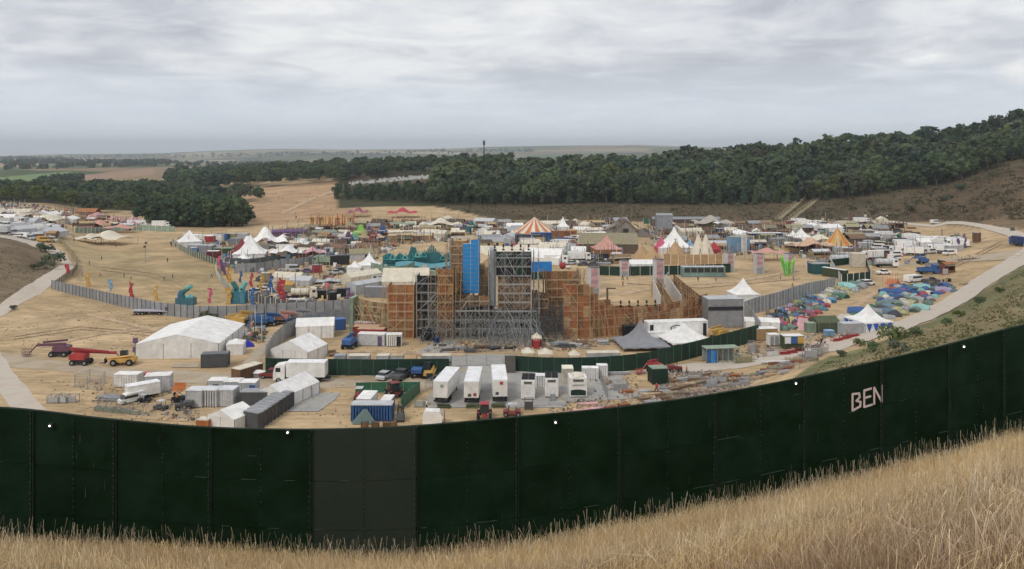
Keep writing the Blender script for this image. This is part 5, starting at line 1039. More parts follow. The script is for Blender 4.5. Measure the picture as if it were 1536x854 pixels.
# ---------------------------------------------------------------- the board and scaffold arena
def Wp(px, row): g = G(px, row); return (g[0], g[1])
def tpath(p0, p1, row, d=5, row2=None):
    a, b = Wp(p0, row), Wp(p1, row2 or row); return [(a[0], a[1]+d), a, b, (b[0], b[1]+d)]
def arena():
    scaffold('board_wall', 'low brown board wall with raking poles left of the brick-red tower', 'wall', [[Wp(533, 497), Wp(560, 500), Wp(584, 503)]], [[7.9, 7.3, 7.2]], 'ply', seed=2, brace=.95, sheet_cols=['ply', 'brown', 'khaki', 'ply'], rake=.7)
    scaffold('board_tower', 'square brick-red plywood tower at the left end of the arena', 'tower', [tpath(583, 621, 508, 5)], [[12.1]*4], 'rust', seed=3, brace=.35, sheet_cols=['rust', 'ply', 'rust', 'peach'] and ['rust', 'ply', 'rust'])
    scaffold('black_tower', 'open scaffold tower with black decks between the plywood towers', 'tower', [tpath(626, 660, 506, 5)], [[14.0]*4], 'black', seed=4, brace=.8, sheet_cols=['black', 'black', 'dgrey', 'black', 'dwood'], tubec=(.36, .36, .35), r=.055)
    t = scaffold('board_tower', 'narrow orange-brown board tower with zigzag bracing left of the blue sheet', 'tower', [tpath(657, 680, 508, 4)], [[15.6]*4], 'ply', seed=5, brace=1.0, sheet_cols=['ply', 'rust', 'brown'], tubec=(.45, .30, .16))
    t = scaffold('board_tower', 'tallest brown plywood tower faced with bright blue sheeting', 'tower', [tpath(677, 700, 500, 6)], [[21.4]*4], 'brown', seed=6, brace=.9, sheet_cols=['brown', 'ply', 'wood'], tubec=(.42, .30, .18), off=.3)
    a, b = Wp(695, 500), Wp(719, 500); o = t.location; w = (b[0]-a[0])/2; cell = cm('bluec', lambda: B().box(.5, 0, 0, 1, .06, 1), 'blue_panel', 'paint')
    mat('blue_sheet', (.03, .24, .56), .4, .05, 1, rand=.04); CACHE['bluec'] = B().box(.5, 0, 0, 1, .06, 1).mesh('blue_panel', 'blue_sheet')
    for i in range(2):
        n = 12; zt = 21.0 if i == 0 else 22.4
        for j in range(12+i):
            z = 9.6+j*(21.0-9.6)/12; part('blue_panel', CACHE['bluec'], t, None, (a[0]-o.x+i*w, a[1]-o.y-1.9, z), s=(w-.12, 1, (21.0-9.6)/12-.12))
    part('panel_backing', B().box(0, .05, 9.6, w*2, .05, 11.4).mesh('panel_backing', 'fabric'), t, (.50, .62, .72), (a[0]-o.x+w, a[1]-o.y-1.85, 0))
    part('side_sheet', B().box(0, 0, 0, .1, 5.2, 12.6).mesh('side_sheet', 'blue_sheet'), t, None, (a[0]-o.x+2*w+.02, a[1]-o.y+.9, 9.7))
    part('corner_strip', B().box(0, 0, 0, .7, .3, 11.5).mesh('corner_strip', 'fabric'), t, C['lblue'], (-.4, -1.9, 9.6)); part('ledge', B().box(0, 0, 0, 4.6, 2.0, .2).mesh('ledge', 'paint'), t, C['lgrey'], (1.2, -2.2, 9.3)); part('top_beam', B().box(0, 0, 0, 5.5, .5, .4).mesh('top_beam', 'paint'), t, C['cream'], (2.2, -.4, 21.4))
    scaffold('board_wall', 'brown boards behind dense poles below the blue sheeting', 'wall', [[Wp(662, 506), Wp(734, 506)]], [[10.4, 9.2]], 'brown', seed=7, brace=.95, sheet_cols=['brown', 'ply', 'wood', 'dwood'], tubec=(.40, .33, .24), off=.4)
    scaffold('board_wall', 'pale cream boarded face between blue sheeting and the grey sided tower', 'wall', [[Wp(718, 490), Wp(737, 490)]], [[15.6, 14.0]], 'sand', seed=8, brace=.1, sheet_cols=['sand', 'tan'], low=5, double=False)
    buttress('fan of grey tube scaffold spreading at the foot of the blue tower', 652, 733, 504, 9.4, 8, 9, (.25, .26, .25), flare=5, dens=1.9)
    t = scaffold('grey_sided_tower', 'large open scaffold tower with a pale grey left side', 'tower', [tpath(744, 797, 508, 6)], [[19.6]*4], 'black', seed=10, brace=.95, sheet_cols=['black', 'dgrey', 'black', 'dgreen'], tubec=(.33, .34, .34), off=.6, low=14.0, r=.055)  # black boards high up stand in for the dark, shaded interior
    o = t.location; scale = u(1, 508); side = cm('gside', lambda: B().ext([(0, 6.6), (1.2, 6.6), (1.2, 19.3), (-.2, 19.3), (-.2, 10)], -1.6, 5.2), 'side_wall', 'paint'); part('side_wall', side, t, (.34, .36, .37), (-1.35, 0, 0))
    part('lower_side_wall', B().ext([(0, 0), (1.3, 0), (1.3, 6.5), (0, 6.5)], -2.2, 3).mesh('lower_side_wall', 'paint'), t, (.17, .19, .20), (-2.9, 0, 0))
    for i in range(4): part('fin', cm('gfin', lambda: B().box(0, 0, 0, 2.4, .3, .3), 'walkway', 'metal'), t, (.4, .4, .38), (i*2.2+1, -2, 14.1+.02*i))
    part('platform', B().box(0, 0, 0, 4.8, 2.5, .25).mesh('platform', 'paint'), t, C['lgrey'], (4.6, -3, 11.6)); part('edge_beam', B().box(0, 0, 0, 9.4, .3, .3).mesh('edge_beam', 'metal'), t, C['lgrey'], (3.2, -3.2, 6.6))
    scaffold('board_wall', 'brown board front with cross braces half way up the grey sided tower', 'wall', [[Wp(747, 507), Wp(796, 507)]], [[14.0, 14.0]], 'wood', seed=12, brace=.9, sheet_cols=['dwood', 'wood', 'brown', 'wood'], tubec=(.42, .36, .28), off=.4, low=6.6)
    buttress('curved cage of grey tube scaffold under the grey sided tower', 744, 806, 506, 7.2, 9, 13, (.27, .285, .285), flare=2, dens=2.2)
    scaffold('board_wall', 'dark backing added for shade inside the tube cage under the grey sided tower', 'wall', [[Wp(742, 507), Wp(804, 507)]], [[6.6, 6.6]], 'dgrey', seed=32, brace=.9, sheet_cols=['dgrey', 'black'], tubec=(.3, .31, .31))  # boards added as backing; shade between the tubes is put into their colour
    scaffold('board_wall', 'dark backing added for shade inside the fan of tube scaffold', 'wall', [[Wp(684, 507), Wp(742, 507)]], [[6.6, 7.4]], 'dgrey', seed=33, brace=.9, sheet_cols=['dgrey', 'black', 'dwood'], tubec=(.3, .31, .3))  # added backing boards, coloured dark for the shaded depth of the scaffold
    scaffold('board_wall', 'dark board wall right of the grey sided tower', 'wall', [[Wp(798, 502), Wp(822, 502)]], [[10.5, 9.4]], 'dwood', seed=14, brace=.8, sheet_cols=['dwood', 'wood', 'brown'])
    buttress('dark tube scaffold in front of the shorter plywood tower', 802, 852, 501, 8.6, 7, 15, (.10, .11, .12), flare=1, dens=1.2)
    scaffold('board_tower', 'shorter plywood tower with a flat top right of the grey sided tower', 'tower', [tpath(819, 868, 498, 6)], [[14.2]*4], 'ply', seed=16, brace=.5, sheet_cols=['ply', 'brown', 'wood', 'rust'])
    pts = [(846, 508), (866, 508.5), (884, 508), (890, 507.5), (897, 507), (906, 506), (920, 505), (950, 503), (985, 499), (1020, 492), (1061, 483)]
    tops = [12.3, 12.4, 12.3, 10.9, 9.2, 7.9, 7.1, 6.7, 6.5, 6.5, 7.0]
    scaffold('board_wall', 'long curved orange-brown plywood wall sweeping down from a high corner', 'wall', [[Wp(*p) for p in pts]], [tops], 'rust', seed=17, brace=.55, sheet_cols=['rust', 'ply', 'rust', 'ply', 'brown', 'tan'], r=.05, step=2.6, rake=.4, maxs=298, double=False)
    t = scaffold('board_wall', 'plywood wing wall sloping across the arena floor, far one', 'wall', [[Wp(1010, 436), Wp(1056, 466)]], [[5.0, 3.2]], 'ply', seed=18, brace=.5, sheet_cols=['ply', 'brown']); scaffold('board_wall', 'plywood wing wall sloping across the arena floor, near one', 'wall', [[Wp(985, 442), Wp(1008, 470)]], [[5.2, 3.4]], 'ply', seed=19, brace=.6, sheet_cols=['ply', 'wood'])
    for a, b, l in ((( 999, 436), (1022, 462), 'white faced ramp wall between the two plywood wing walls'), ((980, 446), (991, 463), 'short white faced ramp wall beside the pink totem')):
        P0, P1 = Wp(*a), Wp(*b); t = thing('ramp_wall', l, 'wall', (*P0, 0)); dx, dy = P1[0]-P0[0], P1[1]-P0[1]; L = math.hypot(dx, dy); n = 4
        for k in range(n):
            q = B(); q.ext([(L*k/n, 0), (L*(k+1)/n-.05, 0), (L*(k+1)/n-.05, 5.0-1.6*(k+1)/n), (L*k/n, 5.0-1.6*k/n)], -.1, .1); part('panel', q.mesh('panel', 'fabric'), t, (.55, .53, .50), (0, 0, 0), (0, 0, math.atan2(dy, dx)))
    # lights standing along the wall tops
    for i, (px, row, z) in enumerate([(931, 505, 7.1), (944, 504, 7.0), (957, 502, 6.8), (970, 501, 6.7), (983, 500, 6.6), (742, 508, 19.7), (755, 508, 19.8), (768, 508, 19.8), (781, 508, 19.8), (793, 508, 19.8)]):
        wh = 'on the curved plywood wall' if i < 5 else 'on top of the grey sided tower'; t = put_('stage_light', 'small dark stage light standing '+wh, 'stage light', px, row, 0, 'stage lights along the wall tops', 0 if i < 5 else .4); t.location.z = z-(.3 if i < 5 else 0)
        part('stand', cm('sls', lambda: B().box(0, 0, 0, .5, .5, .35).tube((0, 0, .3), (0, 0, .8), .06), 'stand', 'dark'), t); part('head', cm('slh', lambda: B().tube((0, -.1, .7), (0, .1, 1.35), .24, .2, n=8), 'head', 'dark'), t)
    t = put_('gibbet', 'dark timber post with a hooked arm standing on the arena floor', 'post', 911, 457); part('post', B().box(0, 0, 0, .5, .5, 4.6).mesh('post', 'wood'), t, C['dwood']); part('arm', B().box(1.1, 0, 4.3, 2.4, .3, .3).mesh('arm', 'wood'), t, C['dwood']); part('base', B().box(0, 0, 0, 1.6, 1.2, 1.3).mesh('base', 'wood'), t, C['brown'])
    # red round head sculpture on the short tower
    t = put_('head_sculpture', 'round red and white head sculpture on the shorter plywood tower', 'sculpture', 845, 498, 0, None, 3); t.location.z = 14.2; t.scale = (.62, .62, .62)
    part('face', B().grid(lambda i, j: (1.25*math.cos(i*6.283)*math.sin(j*3.1416), 1.1*math.sin(i*6.283)*math.sin(j*3.1416), 1.3-1.4*math.cos(j*3.1416)*.95), 14, 8).mesh('face', 'fabric'), t, C['red']); part('shoulder', B().grid(lambda i, j: (2.2+1.3*math.cos(i*6.283)*math.sin(j*3.1416), 1.1*math.sin(i*6.283)*math.sin(j*3.1416), .7-.75*math.cos(j*3.1416)), 12, 6).mesh('shoulder', 'fabric'), t, C['cream'])
arena()
# ---------------------------------------------------------------- front yard: left
def front_left():
    boomlift(86, 536, 184, 'older dull maroon boom lift with its basket to the left', 'maroon', 7); boomlift(118, 549, -2, 'bright red boom lift with its basket lowered to the right', 'red', 11)
    plant(182, 549, 185, 'yellow and black telehandler beside the red boom lift', 'yellow', 'telehandler')
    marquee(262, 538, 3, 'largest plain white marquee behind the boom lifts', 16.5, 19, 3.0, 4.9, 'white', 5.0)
    container(319, 553, 8, 'dark grey container at the corner of the largest marquee', 5.0, 2.4, 2.7, 'dgrey'); pagoda(350, 533, 10, 'small plain white hip roofed tent beside the largest marquee', 3.4, 2.3, 3.1, 'white', p=1.1)
    t = put_('equipment_cover', 'bright blue cover heaped at the side of the largest marquee', 'cover', 370, 520, 20); part('sheet', B().grid(lambda i, j: ((i-.5)*3.2, (j-.5)*2, 1.3*math.sin(math.pi*i)**.5*math.sin(math.pi*j)**.5*(1+.15*math.sin(i*14))), 10, 6).mesh('sheet', 'fabric'), t, (.03, .04, .38))
    for p, r in ((203, 518), (203, 532)):
        t = put_('portable_speaker', 'small purple box on a stand at the left end of the largest marquee, %s one' % ('upper' if r == 518 else 'lower'), 'box', p, r); part('box', cm('psb', lambda: B().box(0, 0, .5, .9, .5, 1.1), 'box', 'paint'), t, C['purple']); part('stand', cm('pss', lambda: B().box(0, 0, 0, .15, .15, .5), 'stand', 'dark'), t)
    container(246-14, 590, 12, 'pale grey site cabin with one dark window by the crossroads', 4.3, 2.6, 2.9, 'lgrey', 'white', 'cabin', 'site_cabin', doors=False, win=1)
    container(187, 583, -4, 'white welfare cabin with a louvred left end', 4.4, 2.2, 2.4, 'white', 'white', 'cabin', 'site_cabin', doors=False, win=0); trailer(208, 602, -50, 'long white towed unit slanting beside the pale grey cabin', 5.2, 2.0, 1.9, 'white', .7, dy=1.5); car(196, 604, 230, 'small white tow van joined to the slanting white unit', 'white', 'van'); ALL[-1].scale = (.72, .72, .72)
    container(214, 577, 0, 'small red store box behind the white towed unit', 1.8, 1.6, 1.8, 'red', cat='box', name='store_box', doors=False)
    for i, px in enumerate((82, 94, 108)): stillage(px, 604-i*.3, -4, '%s of three grey steel stillages on the open field' % ('leftmost', 'middle', 'rightmost')[i], 1.9, 1.2, 1.3, 'grey')
    mesh_fence('site_fence', 'leaning run of steel mesh panels in front of the yard, left', [(146, 610), (175, 618), (215, 623), (235, 625)], 1.9); mesh_fence('site_fence', 'short run of mesh panels left of the small white marquee', [(268, 627), (300, 628)], 1.4)
    mesh_fence('site_fence', 'small pen of mesh panels on the field below the red boom lift', [(112, 581), (135, 572), (158, 575), (150, 586), (112, 581)], 2.2)
    for k, px in enumerate((150, 163, 177, 190, 203)): stillage(px, 616+k*1.5, -8, '%s pallet of grey fence feet along the mesh panels' % ('first', 'second', 'third', 'fourth', 'fifth')[k], 1.5, .8, .7, 'grey', load='sage')
    pile(172, 600, -10, 'heap of grey steel sections beside the slanting white unit', 'tube', 3.4, 2, .8, 'grey'); pile(160, 596, 15, 'low heap of grey plates on the field', 'plank', 2.6, 1.8, .5, 'grey')
    plant(238, 617, 160, 'white roofed buggy facing the mesh panels', 'dgrey', 'buggy'); plant(272, 617, 20, 'black tracked carrier below the grey cabins', 'dgrey', 'dumper'); ALL[-1].scale = (.7, .7, .7); ALL[-2].scale = (.8, .8, .8); plant(213, 606, 0, 'black ride-on plate beside the towed unit', 'black', 'buggy'); ALL[-1].scale = (.7, .7, .7)
    # orange platform lift with crew
    t = put_('platform_lift', 'orange platform lift left of the grey cabins', 'lift', 268, 603); part('base', B().box(0, 0, .3, 2.0, 1.2, .6).mesh('base', 'dark'), t); part('platform', B().box(0, 0, 2.0, 1.9, 1.2, .15).box(0, .55, 2.1, 1.9, .08, 1.0).box(0, -.55, 2.1, 1.9, .08, .5).mesh('platform', 'paint'), t, C['orange']); part('scissor', B().tube((-.8, .3, .9), (.8, .3, 2.0), .06).tube((.8, .3, .9), (-.8, .3, 2.0), .06).tube((-.8, -.3, .9), (.8, -.3, 2.0), .06).mesh('scissor', 'metal'), t, C['grey']); add_wheels(t, [(s*.7, q*.55) for s in (-1, 1) for q in (-1, 1)], .3, .2)
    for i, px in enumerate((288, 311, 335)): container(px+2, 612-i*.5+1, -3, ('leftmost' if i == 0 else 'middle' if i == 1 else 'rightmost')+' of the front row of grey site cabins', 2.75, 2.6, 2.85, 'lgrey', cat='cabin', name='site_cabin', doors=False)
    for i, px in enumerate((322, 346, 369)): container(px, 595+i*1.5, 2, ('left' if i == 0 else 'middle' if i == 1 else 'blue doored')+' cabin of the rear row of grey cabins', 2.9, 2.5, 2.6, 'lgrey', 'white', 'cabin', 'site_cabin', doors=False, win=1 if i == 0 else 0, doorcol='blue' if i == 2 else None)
    marquee(344, 641, -25, 'small white marquee nearest the green hoarding with an orange side box', 5.4, 4.6, 1.9, 3.0, 'white', 2.4, dy=1.0); container(304, 644, -6, 'orange fronted store box touching the nearest white marquee', 1.9, 1.7, 1.4, 'orange', 'cream', 'box', 'store_box', doors=False, dy=.8)
    # row of dark toilets / stores in an L
    for k in range(9):
        t_ = k/8; px, row = 381+(426-381)*t_, 641-(641-610)*t_; container(px, row, 62, 'dark grey cubicle in the slanting row by the nearest marquee, %s' % ('first', 'second', 'third', 'fourth', 'fifth', 'sixth', 'seventh', 'eighth', 'last')[k]+(' from the hoarding' if k < 8 else ' and farthest'), 1.35, 3.0, 2.5, 'dgrey', 'grey', 'cubicle', 'cubicle', 'row of dark cubicles', dy=0)
    container(394, 606, 0, 'dark grey store closing the far end of the cubicle row', 7, 2.2, 2.3, 'dgrey', 'grey', dy=0, doors=False)
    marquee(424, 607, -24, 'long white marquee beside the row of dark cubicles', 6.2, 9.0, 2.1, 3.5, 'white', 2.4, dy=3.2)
    container(371, 567, 60, 'brown sided store with white roof by the grey track', 5.4, 2.3, 2.3, 'brown', 'cream', dy=0); container(361, 571, 0, 'small green box beside the brown sided store', 1.4, 1.6, 1.8, 'sage', doors=False, cat='box', name='store_box')
    t = put_('covered_boat', 'white covered boat shape on the track behind the white lorry', 'boat', 387, 566); part('hull', B().grid(lambda i, j: ((i-.5)*4.2, (j-.5)*1.7*math.sin(math.pi*(i*.9+.05))**.5, .9+.5*math.sin(math.pi*i)*math.sin(math.pi*j)), 10, 6).mesh('hull', 'fabric'), t, C['white']); part('cradle', B().box(0, 0, 0, 3.4, 1.3, .9).mesh('cradle', 'metal'), t, C['grey'])
front_left()
def front_mid():
    lorry(455, 575, 180, 'white box lorry facing left at the mid green hoarding', 'white', 7.3, 2.6, body='box'); car(409, 567, 175, 'dark red hatchback in front of the white box lorry', 'dred', 'suv')
    plant(545, 562, 90, 'small grey forklift alone in front of the mid hoarding', 'grey', 'forklift'); car(578, 568, 70, 'silver saloon car parked nose in to the mid hoarding', 'lgrey', 'car'); car(602, 568, 70, 'dark grey pickup parked next to the silver car', 'dgrey', 'pickup')
    for i, (px, c_, l) in enumerate(((626, 'blue', 'blue site dumper left of the yellow machines'), (645, 'yellow', 'yellow telehandler nearest the gap in the mid hoarding'))): plant(px, 567, 268, l, c_, 'telehandler' if i else 'dumper')
    for (px, row, c_, l) in ((627, 558, 'blue', 'blue dumper with its seat under the hoarding'), (648, 555, 'yellow', 'yellow dumper parked behind the yellow telehandler')): plant(px, row, 268, l, c_, 'dumper')
    plant(672, 560, 85, 'pale green crawler machine at the end of the mid hoarding', 'sage', 'forklift')
    marquee(445, 541, -18, 'wide white marquee behind the left end of the mid hoarding', 8.6, 7.5, 2.4, 4.4, 'white', 3, dy=2); marquee(470, 507, -80, 'smaller white marquee behind the wide one', 4.6, 8.4, 2.7, 4.2, 'white', 3, dy=2)
    container(498, 497, 18, 'blue container behind the smaller white marquee', 5.4, 2.4, 2.6, 'blue')
    boomlift(523, 524, 80, 'blue boom lift beside the red containers', 'blue', 3.5)
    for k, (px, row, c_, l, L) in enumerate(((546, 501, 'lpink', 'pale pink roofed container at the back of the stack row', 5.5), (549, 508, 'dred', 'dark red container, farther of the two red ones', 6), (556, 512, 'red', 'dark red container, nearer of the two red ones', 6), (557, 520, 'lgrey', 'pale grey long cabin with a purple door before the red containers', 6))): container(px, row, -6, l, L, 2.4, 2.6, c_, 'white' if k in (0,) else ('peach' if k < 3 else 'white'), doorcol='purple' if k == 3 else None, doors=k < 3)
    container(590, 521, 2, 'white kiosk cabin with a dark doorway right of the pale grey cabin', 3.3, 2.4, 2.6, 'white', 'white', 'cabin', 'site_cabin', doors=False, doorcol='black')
    container(641, 513, 0, 'black box store at the foot of the open black tower', 3.0, 2, 2.6, 'black', doors=False); t = container(655, 516, 20, 'small navy bin by the foot of the tube scaffold', 1.2, 1, 1.2, 'navy', doors=False, cat='bin', name='bin')
    fence('hoarding', 'dark green mid hoarding behind the white lorry and cars', [(399, 562), (470, 563), (560, 564), (674, 563)], 3.15, 2.4, 'dgreen', postcol='green', group=None, cat='hoarding', ribs=0)
    fence('hoarding', 'dark green hoarding curving in front of the grey peaked tent', [(773, 557), (812, 559.5), (850, 560), (895, 559), (935, 557), (975, 553), (1010, 545), (1045, 536), (1080, 526), (1110, 519), (1138, 511)], [3.0, 3.0, 3.0, 3.0, 3.1, 3.3, 3.4, 3.4, 3.4, 3.6, 3.6], 2.4, 'dgreen', postcol='green', cat='hoarding')
    container(765, 560, 0, 'plain taupe gate closing the gap of the hoardings', 2.0, .5, 3.3, (.16, .145, .13), doors=False, cat='gate', name='gate', dy=.2)
    for (p0, p1, row, c_, l) in ((500, 517, 560, 'grey', 'grey flat cabin roof behind the mid hoarding, left'), (522, 553, 560, 'cream', 'cream flat cabin roof behind the mid hoarding'), (564, 583, 560, 'cream', 'narrow cream flat roof behind the hoarding above the silver car'), (585, 604, 560, 'sand', 'sandy flat roof behind the hoarding above the dark pickup'), (632, 676, 560, 'cream', 'widest cream flat roof behind the yellow machines')):
        container((p0+p1)/2, row, 0, l, u(p1-p0, row), 1.9, 3.2, 'lgrey', c_, 'cabin', 'flat_cabin', 'flat roofed cabins behind the hoarding', doors=False, dy=1.3)
    for (px, row, w, l) in ((792, 541, 3.0, 'low cream peaked cover behind the curving hoarding, left'), (818, 543, 3.4, 'low cream peaked cover behind the curving hoarding, middle'), (862, 545, 2.6, 'low cream peaked cover behind the curving hoarding, right')): pagoda(px, row+5, 0, l, w*.85, 2.2, 3.1, 'cream', walls=False, p=1.3)
    container(905, 549, 2, 'flat cream roof on the curving hoarding right of the low covers', 6.5, 2, 2.7, 'lgrey', 'cream', 'cabin', 'flat_cabin', doors=False, dy=.3)
    # compound with the blue store
    fence('hoarding', 'low green hoarding round the compound with the blue store', [(534, 590), (580, 589), (630, 589), (620, 598), (601, 616)], [1.9, 1.9, 1.9, 2.1, 2.3], 2.4, 'green', postcol='sage', cat='hoarding')
    container(558, 631, 0, 'blue store with a draped grey green awning by the near hoarding', 6.4, 2.3, 2.6, 'blue', 'lgrey', dy=.6)
    t = put_('awning', 'grey green sheet draped down the front of the blue store', 'awning', 548, 633); part('sheet', B().grid(lambda i, j: ((i-.5)*4.0*(1-.85*j), -.2-1.2*(1-j), .15+1.9*j), 6, 5).mesh('sheet', 'fabric'), t, (.12, .17, .16))
    container(549, 616, 85, 'white roofed box trailer behind the blue store, left', 4.6, 2.4, 2.3, 'white', 'white', dy=1.0, doors=False); container(579, 619, 85, 'white roofed narrow trailer behind the blue store, right', 4.0, 1.7, 2.0, 'lgrey', 'white', dy=1.0, doors=False)
    plant(589, 597, 120, 'dark red tractor inside the low green hoarding', 'dred', 'tractor'); plant(538, 600, 90, 'dark buggy at the left side of the compound', 'dred', 'buggy'); plant(600, 633, 95, 'small dark ride-on machine with a white seat by the near hoarding', 'dgrey', 'forklift')
    t = put_('tarp_shelter', 'white sheeted box shelter with a rounded corner by the near hoarding', 'shelter', 649, 638, 3, None, .9); part('cover', B().ext([(-1.6, 0), (1.3, 0), (1.5, 1.2), (1.0, 2.0), (-1.2, 2.15), (-1.6, 1.2)], -.9, .9).mesh('cover', 'fabric'), t, C['white']); part('door_frame', B().box(1.75, 0, 0, .1, 1.2, 1.9).mesh('door_frame', 'metal'), t, C['dgrey'])
    stillage(629, 610, 0, 'grey bin by the end of the low green hoarding', 1.4, 1.2, 1.1, 'sage'); stillage(638, 607, 0, 'small pale crate right of the grey bin', 1.0, .9, .6, 'lgrey')
    for k, (px, l) in enumerate(((547, 'left'), (563, 'second'), (580, 'third'), (590, 'right'))):
        stillage(px, 641.5, 0, 'dark trolley against the near hoarding, %s of four' % l, 1.0, .6, .9, 'dwood', load='brown')
    trailer(667, 608, -9, 'white lorry trailer, left of three in a row', 9.2, 2.45, 2.65, 'white', 1.2); trailer(708, 608, -1.5, 'white lorry trailer, middle of three in a row', 9.4, 2.45, 2.65, 'white', 1.2); trailer(748, 606, 3.0, 'white lorry trailer, right of three with a red mark', 9.6, 2.45, 2.75, 'white', 1.2)
    for (px, row, dx, c_, z) in ((667, 608, .3, 'sage', 2.9), (708, 608, -.3, 'dgrey', 1.4), (748, 606, .2, 'red', 3.2), (748, 606, -.5, 'dgrey', 1.5), (708, 608, .6, 'red', 1.5)):
        par = [o for o in ALL if o.name.startswith('trailer') and o['label'].endswith({667: 'left of three in a row', 708: 'middle of three in a row', 748: 'right of three with a red mark'}[px])][0]
        part('marking', cm(('tmk', c_), lambda: B().box(0, 0, 0, .55, .02, .5), 'marking', 'paint'), par, C[c_], (dx, -{667: 4.6, 708: 4.7, 748: 4.8}[px]-.06, z))
    for (px, row) in ((667, 612), (708, 612), (748, 611)): pile(px, row, 0, 'stack of green packing under the rear of the %s white trailer' % {667: 'left', 708: 'middle', 748: 'right'}[px], 'plank', 2.2, .8, .6, 'olive')
    plant(727, 630, 88, 'red tractor seen from behind by the near hoarding', 'red', 'tractor'); plant(768, 626, 180, 'cream roofed red buggy right of the red tractor', 'dred', 'buggy')
    generator(793, 600, -4, 'white generator with black roof fans, left of two', 2.3, 3.8, 3.3, 'white'); generator(828, 597, -2, 'white generator with black roof fans, right of two', 2.3, 4.0, 3.3, 'white')
    container(808, 583, 0, 'white electrical cabinet between the two generators', 2.4, 1.6, 2.2, 'white', doors=False, cat='cabinet', name='cabinet'); stillage(793, 614, 0, 'dark cable rack below the left generator', 1.3, .9, 1.8, 'dgrey', load='dgrey'); container(829, 600, 0, 'small grey distribution box against the right generator', .8, .7, 1.2, 'grey', doors=False, cat='box', name='distribution_box', dy=-.5)
    t = generator(867, 597, 2, 'cream power unit with a dark green curved badge', 3.0, 3.2, 3.4, 'white', fans=False, cat='power unit'); 
    part('badge', B().face([(-1.3+2.6*i/12, 0, [.7+.55*math.sin(math.pi*(.15+.6*i/12)) if k else .45 for k in (0,)][0]) for i in range(13)]+[(1.3-2.6*i/12, 0, .9+.55*math.sin(math.pi*(.25+.55*(1-i/12)))) for i in range(13)]).mesh('badge', 'fabric'), t, C['dgreen'], (0, -1.66, 0))
    for k in range(7): part('letter', cm(('lt', k % 3), lambda: B().box(-.08, 0, 0, .05, .02, .30).box(.08, 0, 0, .05, .02, .30).box(0, 0, (.0, .13, .25)[k % 3], .14, .02, .05), 'letter', 'paint'), t, C['dgrey'], (-.9+.3*k, -1.66, 2.0))
    for s in (0, 1): part('roof_ring', cm('rring', lambda: B().grid(lambda i, j: ((1.0+.12*math.cos(j*6.28))*math.cos(i*6.28), (.75+.12*math.cos(j*6.28))*math.sin(i*6.28), .12*math.sin(j*6.28)), 20, 6), 'roof_ring', 'fabric'), t, C['cream'], (0, -.6+1.4*s, 3.5))
    container(852, 578, 0, 'cream cabinet behind the badged power unit', 2.0, 2.6, 2.9, 'cream', doors=False, cat='cabinet', name='cabinet')
    for k, (px, row, w, l) in enumerate(((886, 571, 3.0, 'lilac white box beyond the badged power unit'), (904, 567, 2.0, 'small white box left of the grey beams'))): container(px, row, 0, l, w, 1.6, 2.2, 'white', doors=False, cat='box', name='store_box')
    pile(924, 562, 0, 'long pale beams along the foot of the curving hoarding', 'tube', 5.5, 1.2, .6, 'lgrey'); pile(960, 560, 2, 'short pale beams left of the red lift', 'tube', 2.6, .8, .5, 'lgrey')
    container(989, 578, 10, 'dark green cube cabin with a pale roof in the yard', 2.9, 2.6, 2.9, 'dgreen', 'sage', 'cabin', 'site_cabin', doors=False); t = boomlift(984, 561, 205, 'red boom lift with raised arm behind the green cube cabin', 'red', 4); t.scale = (.75, .75, .75); plant(1014, 560, 180, 'pinkish red dumper right of the green cube cabin', 'dred', 'dumper'); ALL[-1].scale = (.7, .7, .7)
    mesh_fence('site_fence', 'mesh panels across the gap between the two hoardings', [(676, 553), (700, 549), (730, 549), (756, 553)], 2.2); mesh_fence('site_fence', 'mesh panels right of the silver fenced lane', [(912, 600), (905, 585), (900, 570)], 2.0); mesh_fence('site_fence', 'mesh panels along the left side of the trailers', [(638, 588), (660, 575), (690, 572)], 2.0); mesh_fence('site_fence', 'mesh panels beside the long white marquee', [(428, 590), (462, 588), (470, 600)], 1.9)
    mesh_fence('site_fence', 'mesh panels before the generators', [(770, 613), (800, 610), (850, 607), (905, 600)], 1.2)
    for (px, row) in ((652, 535), (705, 545), (620, 535), (815, 555), (905, 553)):
        pass
front_mid()
